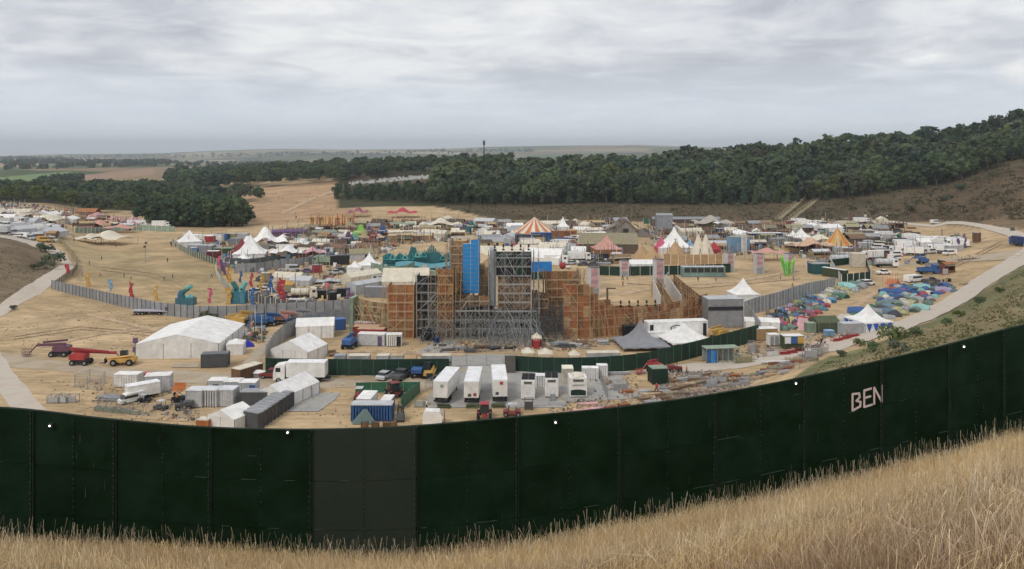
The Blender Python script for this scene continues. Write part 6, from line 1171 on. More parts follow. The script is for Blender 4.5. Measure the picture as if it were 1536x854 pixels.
def front_right():
    pagoda(966, 527, 6, 'large grey peaked tent behind the curving hoarding', 10.0, 1.0, 5.8, 'slate', walls=False, p=2.5, z=0, dy=4.5); ALL[-1]
    pagoda(1031, 522, 14, 'white peaked stretch tent right of the grey peaked tent', 9.5, 1.5, 4.6, 'white', walls=False, p=1.7, dy=3.5)
    t = container(1018, 512, 9, 'long white stage trailer with a dark oval emblem', 14.0, 3.0, 4.0, 'white', 'white', 'trailer', 'stage_trailer', doors=False, dy=3)
    part('emblem', B().grid(lambda i, j: ((1.5+.22*(j-.5))*math.cos(i*6.283), 0, (.62+.16*(j-.5))*math.sin(i*6.283)), 24, 1).mesh('emblem', 'dark'), t, None, (-.2, -1.56, 2.6)); 
    for k in range(5): part('emblem_letter', cm('eml', lambda: B().box(0, 0, 0, .22, .03, .34), 'emblem_letter', 'dark'), t, None, (-1.0+.4*k, -1.56, 2.45))
    for s in (-1, 1): part('dark_vent', cm('dvn', lambda: B().box(0, 0, 0, .8, .05, 3.0), 'dark_vent', 'dark'), t, None, (s*6.2, -1.57, .5))
    container(985, 514, 14, 'low white unit beneath the front of the stage trailer', 6, 2, 2.2, 'white', 'white', 'trailer', 'low_unit', doors=False, dy=1)
    boomlift(1081, 512, 215, 'yellow boom lift with folded arm behind the curving hoarding', 'yellow', 5)
    container(947, 507, 10, 'black covered box left of the grey peaked tent', 3.6, 2.2, 2.6, 'black', doors=False)
    t = put_('open_store', 'blue and steel framed open store by the end of the curving hoarding', 'store', 1083, 545, 8, None, 1.2)
    part('roof', B().box(0, 0, 2.9, 7.0, 2.6, .12).mesh('roof', 'paint'), t, C['sage']); part('blue_panel', B().box(-2.3, -1.0, .1, 2.2, .1, 2.6).mesh('blue_panel', 'paint'), t, C['blue']); part('door', B().box(-1.9, -1.1, .1, .9, .06, 2.4).mesh('door', 'paint'), t, C['sky']); part('back_wall', B().box(0, 1.1, .1, 6.8, .1, 2.7).mesh('back_wall', 'paint'), t, C['grey'])
    for i in range(7): part('upright', cm('opu', lambda: B().box(0, 0, 0, .12, .12, 2.9), 'upright', 'paint'), t, C['sage'], (-3.4+i*1.13, -1.2, 0))
    t = stillage(1113, 543, 10, 'mesh cage beside the open blue store', 3.8, 2.4, 1.7, 'sage', load='khaki'); stillage(1157, 534, 12, 'shrink wrapped pale pallet right of the mesh cage', 2.8, 1.3, 1.2, 'lgrey', load='white'); stillage(1128, 530, 5, 'upright grey frame by the end of the hoarding', 1.2, 1.0, 2.6, 'grey')
    container(1150, 512, 8, 'white roofed cabin behind the twin doored kiosk', 5.0, 2.4, 2.7, 'tan', 'white', 'cabin', 'site_cabin', doors=False); container(1162, 520, 4, 'white kiosk with two grey doors', 2.3, 1.8, 2.5, 'white', 'white', 'kiosk', 'kiosk', doors=False)
    for k in (0, 1): part('door', cm('kdo', lambda: B().box(0, 0, 0, .75, .06, 1.9), 'door', 'paint'), ALL[-1], C['grey'], (-.5+k, -.95, .25))
    t = container(1191, 525, 4, 'kiosk with white, blue and yellow front panels', 4.3, 2.2, 2.9, 'olive', 'white', 'kiosk', 'kiosk', doors=False)
    for k, c_ in enumerate(('white', 'blue', 'yellow')): part('front_panel', cm('kfp', lambda: B().box(0, 0, 0, 1.3, .08, 1.4), 'front_panel', 'paint'), t, C[c_], (-1.35+k*1.4, -1.2, 1.3))
    for i, (px, row, l) in enumerate(((1135, 490, 'white flat roofed tent beside the camping field, first'), (1158, 491, 'white flat roofed tent beside the camping field, second'))): marquee(px, row+6, 80, l, 4.5, 4.5, 2.1, 2.7, 'white', 2.4)
    for i, (px, row, c_, l) in enumerate(((1176, 530, 'red', 'flat red barrier bundle beside the coloured kiosk'), (1187, 528, 'red', 'second red barrier bundle next to the coloured kiosk'), (1198, 525, 'dred', 'red wheeled cart right of the coloured kiosk'), (1222, 520, 'rust', 'rusty red trailer frame on the road side'), (1255, 510, 'red', 'red equipment row beside the long grey container, left'), (1268, 507, 'red', 'red equipment row beside the long grey container, middle'), (1280, 504, 'red', 'red equipment row beside the long grey container, right'))): stillage(px, row+2, 10, l, 2.2, 1.1, .8, c_, load=c_)
    marquee(1240, 499, 98, 'dark green shelter tent left of the long grey container', 4.6, 5.6, 2.4, 3.6, 'olive', 2.4, dy=1.5); container(1218, 501, 5, 'small green box beside the dark green shelter', 2.2, 1.6, 2.4, 'sage', doors=False, cat='box', name='store_box')
    container(1285, 503, 12, 'long grey cabin container beside the blue and white tent', 6.6, 2.4, 2.7, 'lgrey', 'lgrey', win=0); container(1246, 506, 5, 'pale blue low box on the road side', 2.0, 1.4, 1.4, 'lblue', doors=False, cat='box', name='store_box')
    t = pagoda(1311, 497, 15, 'white peaked tent with blue triangles round its walls', 7.4, 2.5, 6.0, 'white', p=2.2, dy=3)
    for sd_ in range(4):
        for k in range(4): part('blue_triangle', cm('btri', lambda: B().face([(-.8, 0, 2.2), (0, 0, .3), (.8, 0, 2.2)]), 'blue_triangle', 'fabric'), t, (.03, .10, .45), tuple(Matrix.Rotation(math.pi/2*sd_, 3, 'Z') @ Vector((-2.7+1.8*k, -3.78, 0))), (0, 0, math.pi/2*sd_))
    # yard of scaffold, timber and tube along the near road
    rr = random.Random(21); names = [('pipe', 'rust', 'rusty scaffold pipes'), ('timber', 'wood', 'brown timber'), ('plank', 'tan', 'pale planks'), ('tube', 'grey', 'grey tube'), ('pipe', 'lgrey', 'pale pipes'), ('plank', 'sand', 'sandy boards'), ('timber', 'khaki', 'dull green timber')]
    k = 0
    for row0, pa, pb in ((574, 1008, 1058), (583, 1000, 1075), (590, 968, 1090), (597, 962, 1050), (603, 965, 1010), (566, 1040, 1100), (557, 1148, 1190), (549, 1160, 1215), (563, 1130, 1185), (571, 1105, 1160), (579, 1085, 1130), (541, 1185, 1225), (533, 1205, 1235)):
        px = pa
        while px < pb:
            kd, c_, w = names[rr.randrange(len(names))]; row = row0+rr.uniform(-2, 2)-(px-pa)*.10*(row0 > 545); k += 1
            pile(px, row, rr.uniform(-5, 40), 'low stack of '+w, kd, rr.uniform(1.6, 3.2), rr.uniform(.7, 1.4), rr.uniform(.3, .7), c_, 'stacks of scaffold and timber in the yard'); px += rr.uniform(13, 21)
    for (px, row, hh) in ((930, 585, 1.6), (1040, 570, 1.2), (1078, 573, 1.2), (1215, 537, 2.2), (1222, 533, 2.0), (1232, 530, 1.8), (1065, 577, 1.3)): stillage(px, row, rr.uniform(0, 40), 'upright rack of grey frames in the yard', 2.6, 1.2, hh, 'grey', 'stacks of scaffold and timber in the yard', 'lgrey')
    for (px, row) in ((1103, 566), (940, 590), (855, 628), (915, 614), (935, 611)): pile(px, row, rr.uniform(0, 60), 'small heap of brown scrap', 'timber', 1.8, 1, .7, 'rust', 'stacks of scaffold and timber in the yard')
    for (px, row) in ((868, 618), (890, 615), (905, 612), (882, 607)): pile(px, row, 8, 'red and white barrier lengths lying by the near hoarding', 'plank', 3.0, .8, .35, 'lpink', 'stacks of scaffold and timber in the yard')
    litter([(1000, 560), (1060, 556), (1130, 566), (1180, 545), (1240, 528), (1228, 545), (1160, 572), (1085, 592), (1000, 612), (955, 618), (958, 595), (985, 585)], 4200, .06, .42, 'loose_yard_parts', 'loose clips, boards and tubes lying in the yard', thin=.75)
    litter([(640, 515), (700, 512), (870, 510), (930, 508), (930, 518), (860, 526), (640, 530)], 1000, .08, .5, 'loose_scaffold_parts', 'loose scaffold parts in the dust below the towers', thin=.7)
    litter([(130, 575), (300, 590), (300, 636), (140, 612)], 160, .1, .5, 'yard_litter', 'odds and ends on the left yard ground', thin=.4); litter([(870, 555), (960, 560), (960, 600), (900, 622), (800, 626), (850, 605), (870, 590)], 300, .1, .5, 'yard_litter', 'odds and ends round the generators', thin=.4)
    litter([(1060, 525), (1230, 500), (1300, 488), (1250, 512), (1150, 540), (1060, 548)], 420, .12, .6, 'yard_litter', 'odds and ends along the chalk road', thin=.4)
    mesh_fence('site_fence', 'mesh panels along the road below the big bush', [(1165, 562), (1200, 553), (1222, 547)], 1.8); mesh_fence('site_fence', 'mesh panels along the debris yard by the near hoarding', [(1000, 601), (1050, 592), (1100, 584), (1150, 574)], 1.3)
    pile(1165, 544, 12, 'long white planks on bearers at the road edge', 'plank', 6, 1.0, .4, 'white')
    # debris at the foot of the scaffolds
    for (px, row, c_) in ((672, 526, 'dgrey'), (690, 524, 'grey'), (705, 528, 'dgrey'), (722, 523, 'dwood'), (742, 524, 'dgrey'), (838, 519, 'grey'), (850, 521, 'dgrey'), (862, 519, 'lgrey'), (873, 517, 'wood'), (905, 516, 'lgrey'), (925, 513, 'khaki'), (660, 519, 'dgrey'), (764, 523, 'dgreen'), (822, 512, 'olive')): pile(px, row, rr.uniform(-30, 30), 'low heap of loose scaffold parts at the foot of the towers', 'tube' if rr.random() < .6 else 'plank', rr.uniform(2, 3.6), 1.6, rr.uniform(.4, .9), c_, 'loose scaffold parts at the foot of the towers')
    pagoda(805, 521, 0, 'small cream topped red gazebo by the tube scaffold', 2.2, 2.0, 3.0, 'cream', walls=True, wallcol='dred', p=1.4)
    container(805, 524, 0, 'red drum shaped box in front of the small gazebo', 1.3, 1.0, 1.7, 'red', doors=False, cat='box', name='red_box')
front_right()
# ---------------------------------------------------------------- left lawn, camp behind it
mat('rut', (.36, .26, .17), .95, .25, .6, bump=.2, col2=(.46, .33, .21), spec=.1)
FR = random.Random(99)
def lawn():
    fence('steel_wall', 'grey steel sheet wall sweeping round the bottom of the lawn', [(78, 434), (104, 441), (130, 447), (165, 456), (200, 464), (232, 471), (262, 475), (300, 478), (340, 479), (400, 477), (460, 475), (526, 471)], [2.9, 3, 3, 3.1, 3.2, 3.2, 3.2, 3.2, 3.3, 3.6, 3.8, 3.8], 2.2, 'grey', postcol='dgrey', cat='wall', ribs=4)
    fence('steel_wall', 'grey steel sheet wall running back from the bend of the track', [(79, 433), (92, 424), (108, 414), (116, 403), (113, 392), (103, 378), (93, 366), (84, 358)], 2.0, 2.6, 'khaki', cat='wall', postcol='dgrey')
    fence('steel_wall', 'grey steel wall running diagonally between the marquees and the lifts', [(528, 486), (490, 491), (455, 497), (430, 508), (412, 523), (400, 541), (398, 556)], [4.0, 4.0, 3.8, 3.6, 3.4, 3.2, 3.0], 2.3, 'grey', cat='wall', postcol='dgrey', ribs=4)
    container(531, 498, 80, 'tall pale green end panel of the arena wall', 3.5, .8, 8.2, 'sage', doors=False, cat='panel', name='end_panel', dy=0)
    fl = [(101, 417, 'red', 4.4, 'red cut-out figure at the upper left bend of the grey wall'), (132, 430, 'yellow', 4.2, 'yellow cut-out figure, first along the lawn from the left'), (166, 437, 'lblue', 3.6, 'pale blue cut-out figure between a yellow and a red one'), (197, 447, 'red', 4.2, 'red cut-out figure left of centre of the lawn edge'), (234, 451, 'yellow', 4.2, 'thin yellow cut-out figure behind the grey wall'),
          (315, 455, 'pink', 4.2, 'pink cut-out figure right of the blue and teal creature'), (343, 457, 'yellow', 4.6, 'yellow cut-out figure beside the teal gate box'), (379, 458, 'blue', 4.8, 'blue cut-out figure right of the teal gate box'), (424, 456, 'red', 6.6, 'tallest red cut-out figure at the dark fence'), (419, 440, 'red', 4.6, 'upper red cut-out figure just left of the tallest red one'),
          (361, 424, 'blue', 3.6, 'small blue cut-out figure above the teal gate box'), (377, 431, 'red', 4.4, 'red cut-out figure between blue and yellow ones'), (392, 439, 'yellow', 5.4, 'yellow cut-out figure inside the compound'), (407, 440, 'blue', 5.2, 'broad blue cut-out figure inside the compound'), (329, 401, 'pink', 4.0, 'pink cut-out figure, farthest of the slanting row'), (333, 407, 'purple', 4.0, 'dark purple cut-out figure in the slanting row'),
          (337, 413, 'purple', 4.4, 'brighter purple cut-out figure in the slanting row'), (342, 420, 'orange', 4.2, 'orange cut-out figure in the slanting row'), (345, 424, 'yellow', 4.2, 'golden cut-out figure, nearest of the slanting row'), (522, 457, 'purple', 4.6, 'purple and white cut-out figure beside the cream forecourt')]
    for i, (px, row, c_, hh, l) in enumerate(fl): figure_flag(px, row, l, c_, hh, i)
    # creature sculpture and gate box
    t = put_('creature_sculpture', 'blue and teal curling creature sculpture on a dark plinth', 'sculpture', 279, 457); part('plinth', B().box(0, 0, 0, 5.0, 2.4, 1.9).mesh('plinth', 'paint'), t, (.05, .14, .18))
    def worm(pts, r0):
        b = B()
        for (p, q, k) in zip(pts, pts[1:], range(99)): b.tube(p, q, r0*(1-.08*k), r0*(1-.08*(k+1)), 8)
        return b
    part('neck', worm([(-.9, 0, 1.8), (-1.2, 0, 2.8), (-.6, 0, 3.6), (.4, 0, 4.2), (.9, 0, 4.6)], .75).mesh('neck', 'fabric'), t, C['teal']); part('head', worm([(.2, -.1, 4.5), (1.4, -.1, 5.0), (1.7, -.1, 4.7)], .65).mesh('head', 'fabric'), t, C['aqua']); part('body', worm([(-1.6, .1, 1.8), (-1.7, .1, 2.9), (-1.2, .1, 3.6)], .7).mesh('body', 'fabric'), t, C['blue']); part('tail', worm([(.2, -.2, 1.9), (1.3, -.2, 2.3), (2.1, -.2, 2.0)], .6).mesh('tail', 'fabric'), t, C['aqua'])
    t = put_('gate_box', 'teal blue gate box with two curling horned heads on top', 'sculpture', 359, 455); part('box', B().box(0, 0, 0, 4.0, 2.6, 3.3).mesh('box', 'paint'), t, (.045, .17, .23)); part('corner_panel', B().box(1.2, -1.32, .2, 1.2, .06, 2.8).mesh('corner_panel', 'paint'), t, (.07, .22, .30))
    for s in (-1, 1): part('head', worm([(s*.5, 0, 3.2), (s*.9, 0, 4.2), (s*1.3, 0, 5.0), (s*1.9, 0, 5.9)], .8).mesh('head', 'fabric'), t, C['aqua'] if s > 0 else C['teal']); part('eye', B().tube((s*.8, -.75, 4.0), (s*.8, -.9, 4.0), .28, n=8).mesh('eye', 'dark'), t)
    fence('board_fence', 'curved olive fence along the right side of the lawn', [(324, 403), (325, 413), (331, 424), (341, 436), (350, 446)], 2.2, 2.4, 'olive', cat='fence'); fence('board_fence', 'dark curved board fence below the cut-out figures', [(366, 440), (378, 450), (398, 458), (430, 463), (473, 461)], [1.6, 2, 2.3, 2.2, 1.8], 2.4, 'dgrey', cat='fence')
    fence('board_fence', 'olive curved fence round the white tent village', [(258, 364), (268, 374), (285, 383), (308, 392), (330, 399)], 2.4, 3, 'olive', cat='fence', group=None); fence('board_fence', 'pale grey sheet fence along the front of the tent village', [(352, 410), (385, 408), (420, 403), (455, 399), (490, 393)], 3.2, 3, 'grey', cat='fence', postcol='dgrey'); fence('board_fence', 'black mesh fence behind the pale grey sheet fence', [(345, 399), (375, 399), (410, 394), (450, 388), (495, 382)], 2.6, 3, 'dgrey', cat='fence', postcol='dgrey')
    fence('board_fence', 'long low green fence at the far side of the lawn', [(112, 349), (160, 347), (205, 346), (262, 348)], 3.0, 4, 'sage', cat='fence')
    canopy(128, 365, -8, 'smaller end of the cream canopy on the lawn', 12, 9, 4.5, 'cream', 1.6, 3); canopy(152, 369, -20, 'large cream stretch canopy on the far lawn', 22, 12, 6.4, 'cream', 2.2, 4)
    mast(218, 394, 'dark lamp and speaker mast alone in the middle of the lawn', 8.2); 
    t = put_('flatbed_trailer', 'low flatbed lorry trailer with a purple headboard behind the grey wall', 'trailer', 236, 468, -3, None, -2.0)
    t.location.y -= 1.5
    part('bed', B().box(0, 0, 1.0, 9.6, 2.4, .2).mesh('bed', 'paint'), t, (.42, .40, .46)); part('beam', B().box(0, 0, .7, 9.0, .9, .3).mesh('beam', 'dark'), t); part('headboard', B().box(4.6, 0, 1.0, .9, 2.3, 1.2).mesh('headboard', 'paint'), t, C['purple']); add_wheels(t, [(x, s*.95) for x in (-3.8, -2.8, -1.8, 2.6) for s in (-1, 1)], .42, .3)
    lorry(314, 484, 180, 'green army style truck near the grey wall', 'olive', 3.2, body='tipper', cabcol='olive'); ALL[-1].scale = (.8, .8, .8)
    for (px, row, c_, rz, l, rc) in ((352, 492, 'yellow', 185, 'yellow boom lift parked behind the largest marquee, left', 4), (364, 487, 'yellow', 10, 'second yellow boom lift behind the largest marquee', 5), (388, 492, 'blue', 175, 'blue boom lift stowed by the diagonal grey wall, left', 4), (402, 490, 'blue', 12, 'blue boom lift stowed by the diagonal grey wall, right', 4), (424, 487, 'salmon', 8, 'salmon coloured boom lift stowed by the grey wall', 4.5), (447, 484, 'grey', 8, 'grey boom lift farthest right in the stowed row', 5)): boomlift(px, row, rz, l, c_, rc)
    for (px, row) in ((375, 507), (384, 511), (381, 500), (392, 503)): pile(px, row, FR.uniform(0, 60), 'small stack of boards beside the largest marquee', 'plank', 2, 1.2, .8, 'brown', 'board stacks by the largest marquee')
    for (px, row) in ((495, 530), (500, 534)): pile(px, row, 40, 'timber beside the wide white marquee', 'plank', 2.2, 1, .7, 'wood', 'board stacks by the largest marquee')
    # compound
    for (px, row, rz, c_, kd, l) in ((440, 407, 10, 'lgrey', 'van', 'pale van parked under the grey sheet fence'), (462, 409, 0, 'purple', 'car', 'purple car parked behind the low cream tents'), (503, 412, 25, 'lgrey', 'pickup', 'silver pickup by the white tents'), (512, 409, 20, 'dgrey', 'suv', 'dark estate car beside the silver pickup'), (379, 442, 200, 'lgrey', 'suv', 'silver car behind the dark curved fence'), (394, 438, 190, 'white', 'car', 'white car among the cut-out figures')): car(px, row, rz, l, c_, kd)
    container(474, 410, 10, 'small red and dark box trailer on the compound grass', 3.2, 2.2, 2.8, 'red', 'grey', doors=False); container(352, 399, 0, 'dark portable cabin below the peaked tents', 3.4, 2, 2.6, 'dgreen', doors=False); container(397, 424, 5, 'brown and cream box behind the yellow figure', 3, 2, 3, 'khaki', 'cream', doors=False)
    marquee(432, 424, 75, 'low cream tent in the compound, left of two', 5.5, 10, 1.8, 3.2, 'cream', 3, dy=1.5); marquee(452, 428, 80, 'low pale grey tent in the compound, right of two', 5, 7, 1.7, 2.8, 'lgrey', 3, dy=1.2); pagoda(430, 437, 0, 'small yellow gazebo in the compound', 3.4, 2, 3.2, 'yellow', wallcol='khaki', p=1.3)
    canopy(492, 427, 10, 'flat pale grey sheeting spread on the compound grass', 10, 6, 1.6, 'lgrey', .6, 8); lorry(450, 450, 5, 'cream tank lorry parked inside the dark curved fence', 'cream', 5.5, body='tank'); container(447, 456, 4, 'white low trailer in front of the cream tank lorry', 5.5, 1.6, 1.2, 'white', doors=False, cat='trailer')
    for (px, row, w, l) in ((483, 449, 3.6, 'black bar container, left of three at the cream forecourt'), (497, 452, 2.0, 'small dark bar box, middle of three at the cream forecourt'), (514, 446, 3.4, 'black bar container, right of three at the cream forecourt')): container(px, row, FR.uniform(-8, 8), l, w, 2, 2.4, 'black', 'dgrey', doors=False)
    sheet('matting', [(470, 452), (472, 462), (474, 468)], [(520, 450), (521, 460), (522, 468)], 'track', .05)
    container(500, 398, 2, 'long black container left of the white tent row', 7, 2.6, 3.4, 'black', doors=False, roof='dgrey'); container(513, 398, 2, 'second black container, right hand one behind the pickup', 4.5, 2.6, 3.6, 'black', doors=False, roof='dgrey'); lorry(485, 398, 180, 'green and white cab lorry beside the black containers', 'sage', 4.5, 2.2)
    # white tents left of the teal stage
    marquee(541, 425, -38, 'long pale marquee slanting towards the arena, upper', 5, 13, 2.5, 3.8, 'cream', 3, dy=2); marquee(548, 440, -38, 'long pale marquee slanting towards the arena, lower', 4.5, 12, 3.0, 3.8, 'lgrey', 3, dy=2); pagoda(551, 411, 10, 'white peaked tent with a tall tip left of the green sheet fence', 7.5, 3, 7.0, 'white', p=2); pagoda(530, 413, 0, 'white small peaked tent left of the tall tipped one', 5, 2.6, 4.6, 'white', p=1.6)
    container(556, 419, 0, 'blue roofed cabin beside the slanting pale marquee', 4, 2.4, 2.6, 'lgrey', 'lblue', doors=False); container(566, 424, 0, 'open grey framed cabin below the green sheet fence', 4, 2.2, 2.4, 'white', 'sage', doors=False, win=2); container(567, 447, -4, 'dark navy sheeted store behind the low board wall', 8, 2.4, 3, 'slate', doors=False)
    marquee(607, 437, 92, 'broad cream marquee just behind the brick-red tower', 9.5, 14, 3, 6.5, 'cream', 3.5, dy=4); fence('sheet_fence', 'pale green sheet fence in front of the teal stage', [(557, 412), (575, 417), (594, 419), (612, 416), (622, 410)], 4.2, 2.4, 'sage', cat='fence', postcol='green')
    # teal stage
    t = put_('teal_stage', 'turquoise stage with organ-like spires and jagged crowns', 'stage', 645, 409, 0, None, 3); z = 0
    for i in range(11):
        x = -2.6+i*.55; hh = 9.6-1.0*abs(i-5)**1.15*.7; part('spire', cm('spir', lambda: B().tube((0, 0, 0), (0, 0, .93), .30, .25, 5).tube((0, 0, .93), (0, 0, 1), .25, .02, 5), 'spire', 'paint'), t, (.02, .13+.02*(i % 3), .14+.02*(i % 2)), (x, 2-.12*abs(i-5), 2.0), (0, .015*(i-5), 0), s=(1, 1, hh-2))
    part('deck', B().box(-6.5, 0, 2.0, 22, 5, .4).mesh('deck', 'paint'), t, C['teal']); part('back_scene', B().ext([(-17, 0), (7, 0), (7, 5.2), (5.5, 6.4), (4, 5.0), (3, 6.6), (-3, 6.4), (-4.5, 5.4), (-5.5, 8.2), (-7, 8.6), (-8, 5.6), (-9.5, 5.2), (-11, 6.4), (-12.5, 5.0), (-14.5, 6.2), (-17, 5.4)], .2, 1.4).mesh('back_scene', 'paint'), t, (.03, .14, .155)); part('canopy_band', B().grid(lambda i, j: (-12+24*i, -2.6-1.2*j, 3.5-1.4*j+.5*math.sin(i*9)), 16, 2).mesh('canopy_band', 'fabric'), t, (.12, .32, .38))
    for i in range(7): x = -15.5+i*2.2; part('crown_point', cm('crp', lambda: B().tube((-.9, 0, 0), (-.3, 0, 2.0), .35, .15, 4).tube((.9, 0, 0), (.1, 0, 2.6), .35, .12, 4).tube((-1, 0, 0), (1, 0, 0), .25, n=4), 'crown_point', 'fabric'), t, C['aqua'] if i % 2 else (.03, .25, .26), (x, -1, 4.2+(.9 if i in (5, 6) else 0))); part('arch_panel', cm('arp', lambda: B().box(0, 0, 0, 1.4, .2, 2.6, tx=.7), 'arch_panel', 'fabric'), t, C['teal'] if i % 2 else (.45, .55, .48), (x, -2.7, .2))
    for i in range(3): part('crown_point', CACHE['crp'], t, (.05, .24, .25), (4.3+i*1.7, -.5, 4+.4*i))
    t = put_('rock_set', 'angular grey green rock shapes between teal stage and towers', 'stage set', 655, 425, 0, None, 2)
    for i in range(9): part('rock', cm(('rk', i % 4), lambda: B().box(0, 0, 0, 3, 2.5, 1, tx=.5+.1*(i % 4), ty=.6, rz=i), 'rock', 'paint'), t, FR.choice((C['sage'], (.20, .26, .26), (.26, .30, .26), (.12, .20, .26))), (-5+i*1.4, FR.uniform(-1, 1), FR.uniform(0, 3.4)), (FR.uniform(-.5, .5), FR.uniform(-.6, .6), FR.uniform(0, 3)), s=(1, 1, FR.uniform(1.5, 3.5)))
    # tents of the left village
    pagoda(278, 374, 30, 'white peaked tent at the left end of the tent village', 9, 3.2, 8, 'white', p=1.5); canopy(391, 380, 18, 'white swooping canopy with high points in the tent village', 18, 12, 10.5, 'white', 3, 6); pagoda(368, 391, 12, 'white peaked tent right of centre of the village', 12, 2.6, 9.6, 'white', p=1.7); pagoda(358, 388, 10, 'red sided peaked tent touching the white one', 8, 2.6, 8, 'white', wallcol='dred', p=1.7, stripes=('white', 'white', 'lpink', 'dred')); pagoda(362, 398, 0, 'small white pagoda nearest the black mesh fence', 5, 2.4, 5, 'white')
    container(300, 383, -12, 'long blue grey trailer with white roof in the village', 11, 3, 4, 'slate', 'lgrey', doors=False); container(318, 391, 0, 'dark red kiosk with a white top in the village', 4.5, 2.6, 3.6, 'dred', 'white', doors=False); container(288, 383, -60, 'pale blue trailer at the curved end of the village', 5, 2.2, 3.2, 'lblue', 'white', doors=False)
    for (px, row, w, c_, r_, l) in ((286, 362, 8, 'lgrey', 'white', 'white trailer at the back of the village, left'), (302, 363, 9, 'white', 'white', 'white hoarding with red mark at the back of the village'), (313, 364, 4, 'red', 'white', 'red square sign box at the back of the village'), (323, 362, 6, 'white', 'lgrey', 'white box with two dark windows behind the village'), (331, 361, 6, 'blue', 'navy', 'blue banner box behind the village'), (344, 360, 7, 'khaki', 'cream', 'tan clad stage box behind the village'), (360, 360, 7, 'lgrey', 'lgrey', 'pale sheeted box left of the swooping canopy'), (354, 368, 6, 'slate', 'grey', 'dark stage box in the village'), (408, 378, 8, 'white', 'white', 'low white roofed stall right of the swooping canopy'), (333, 384, 8, 'olive', 'sage', 'green matted box in the village centre')): container(px, row, FR.uniform(-6, 6), l, w, 3, 3, c_, r_, doors=False, cat='stall')
lawn()
# ---------------------------------------------------------------- the crowded middle of the showground
def spots(poly, n, gap, seed):
    r = random.Random(seed); xs = [p[0] for p in poly]; ys = [p[1] for p in poly]; out = []; k = 0
    while len(out) < n and k < n*80:
        k += 1; x, y = r.uniform(min(xs), max(xs)), r.uniform(min(ys), max(ys))
        if not inpoly(np.array([x]), np.array([y]), poly)[0]: continue
        s = gap*(y-228)/130
        if all(abs(x-a)/s+abs(y-b)/(s*.42) > 1 for a, b in out): out.append((x, y))
    return sorted(out, key=lambda p: p[1])
def cut(nm, kind, col, n): return nm
CW = {'cream': 'cream', 'white': 'white', 'tan': 'tan', 'rust': 'rust red', 'brown': 'brown', 'wood': 'weathered brown', 'dwood': 'dark brown', 'lgrey': 'pale grey', 'grey': 'grey', 'dgrey': 'dark grey', 'black': 'black', 'sage': 'sage green', 'dgreen': 'dark green', 'olive': 'olive', 'khaki': 'khaki', 'slate': 'slate blue', 'salmon': 'salmon', 'peach': 'peach', 'lpink': 'dusty pink',
      'purple': 'purple', 'blue': 'blue', 'navy': 'navy', 'lblue': 'pale blue', 'teal': 'teal', 'aqua': 'aqua', 'yellow': 'yellow', 'orange': 'orange', 'red': 'red', 'dred': 'dark red', 'pink': 'pink', 'green': 'green', 'sand': 'sandy', 'ply': 'plywood brown', 'sky': 'bright blue', 'lime': 'lime'}
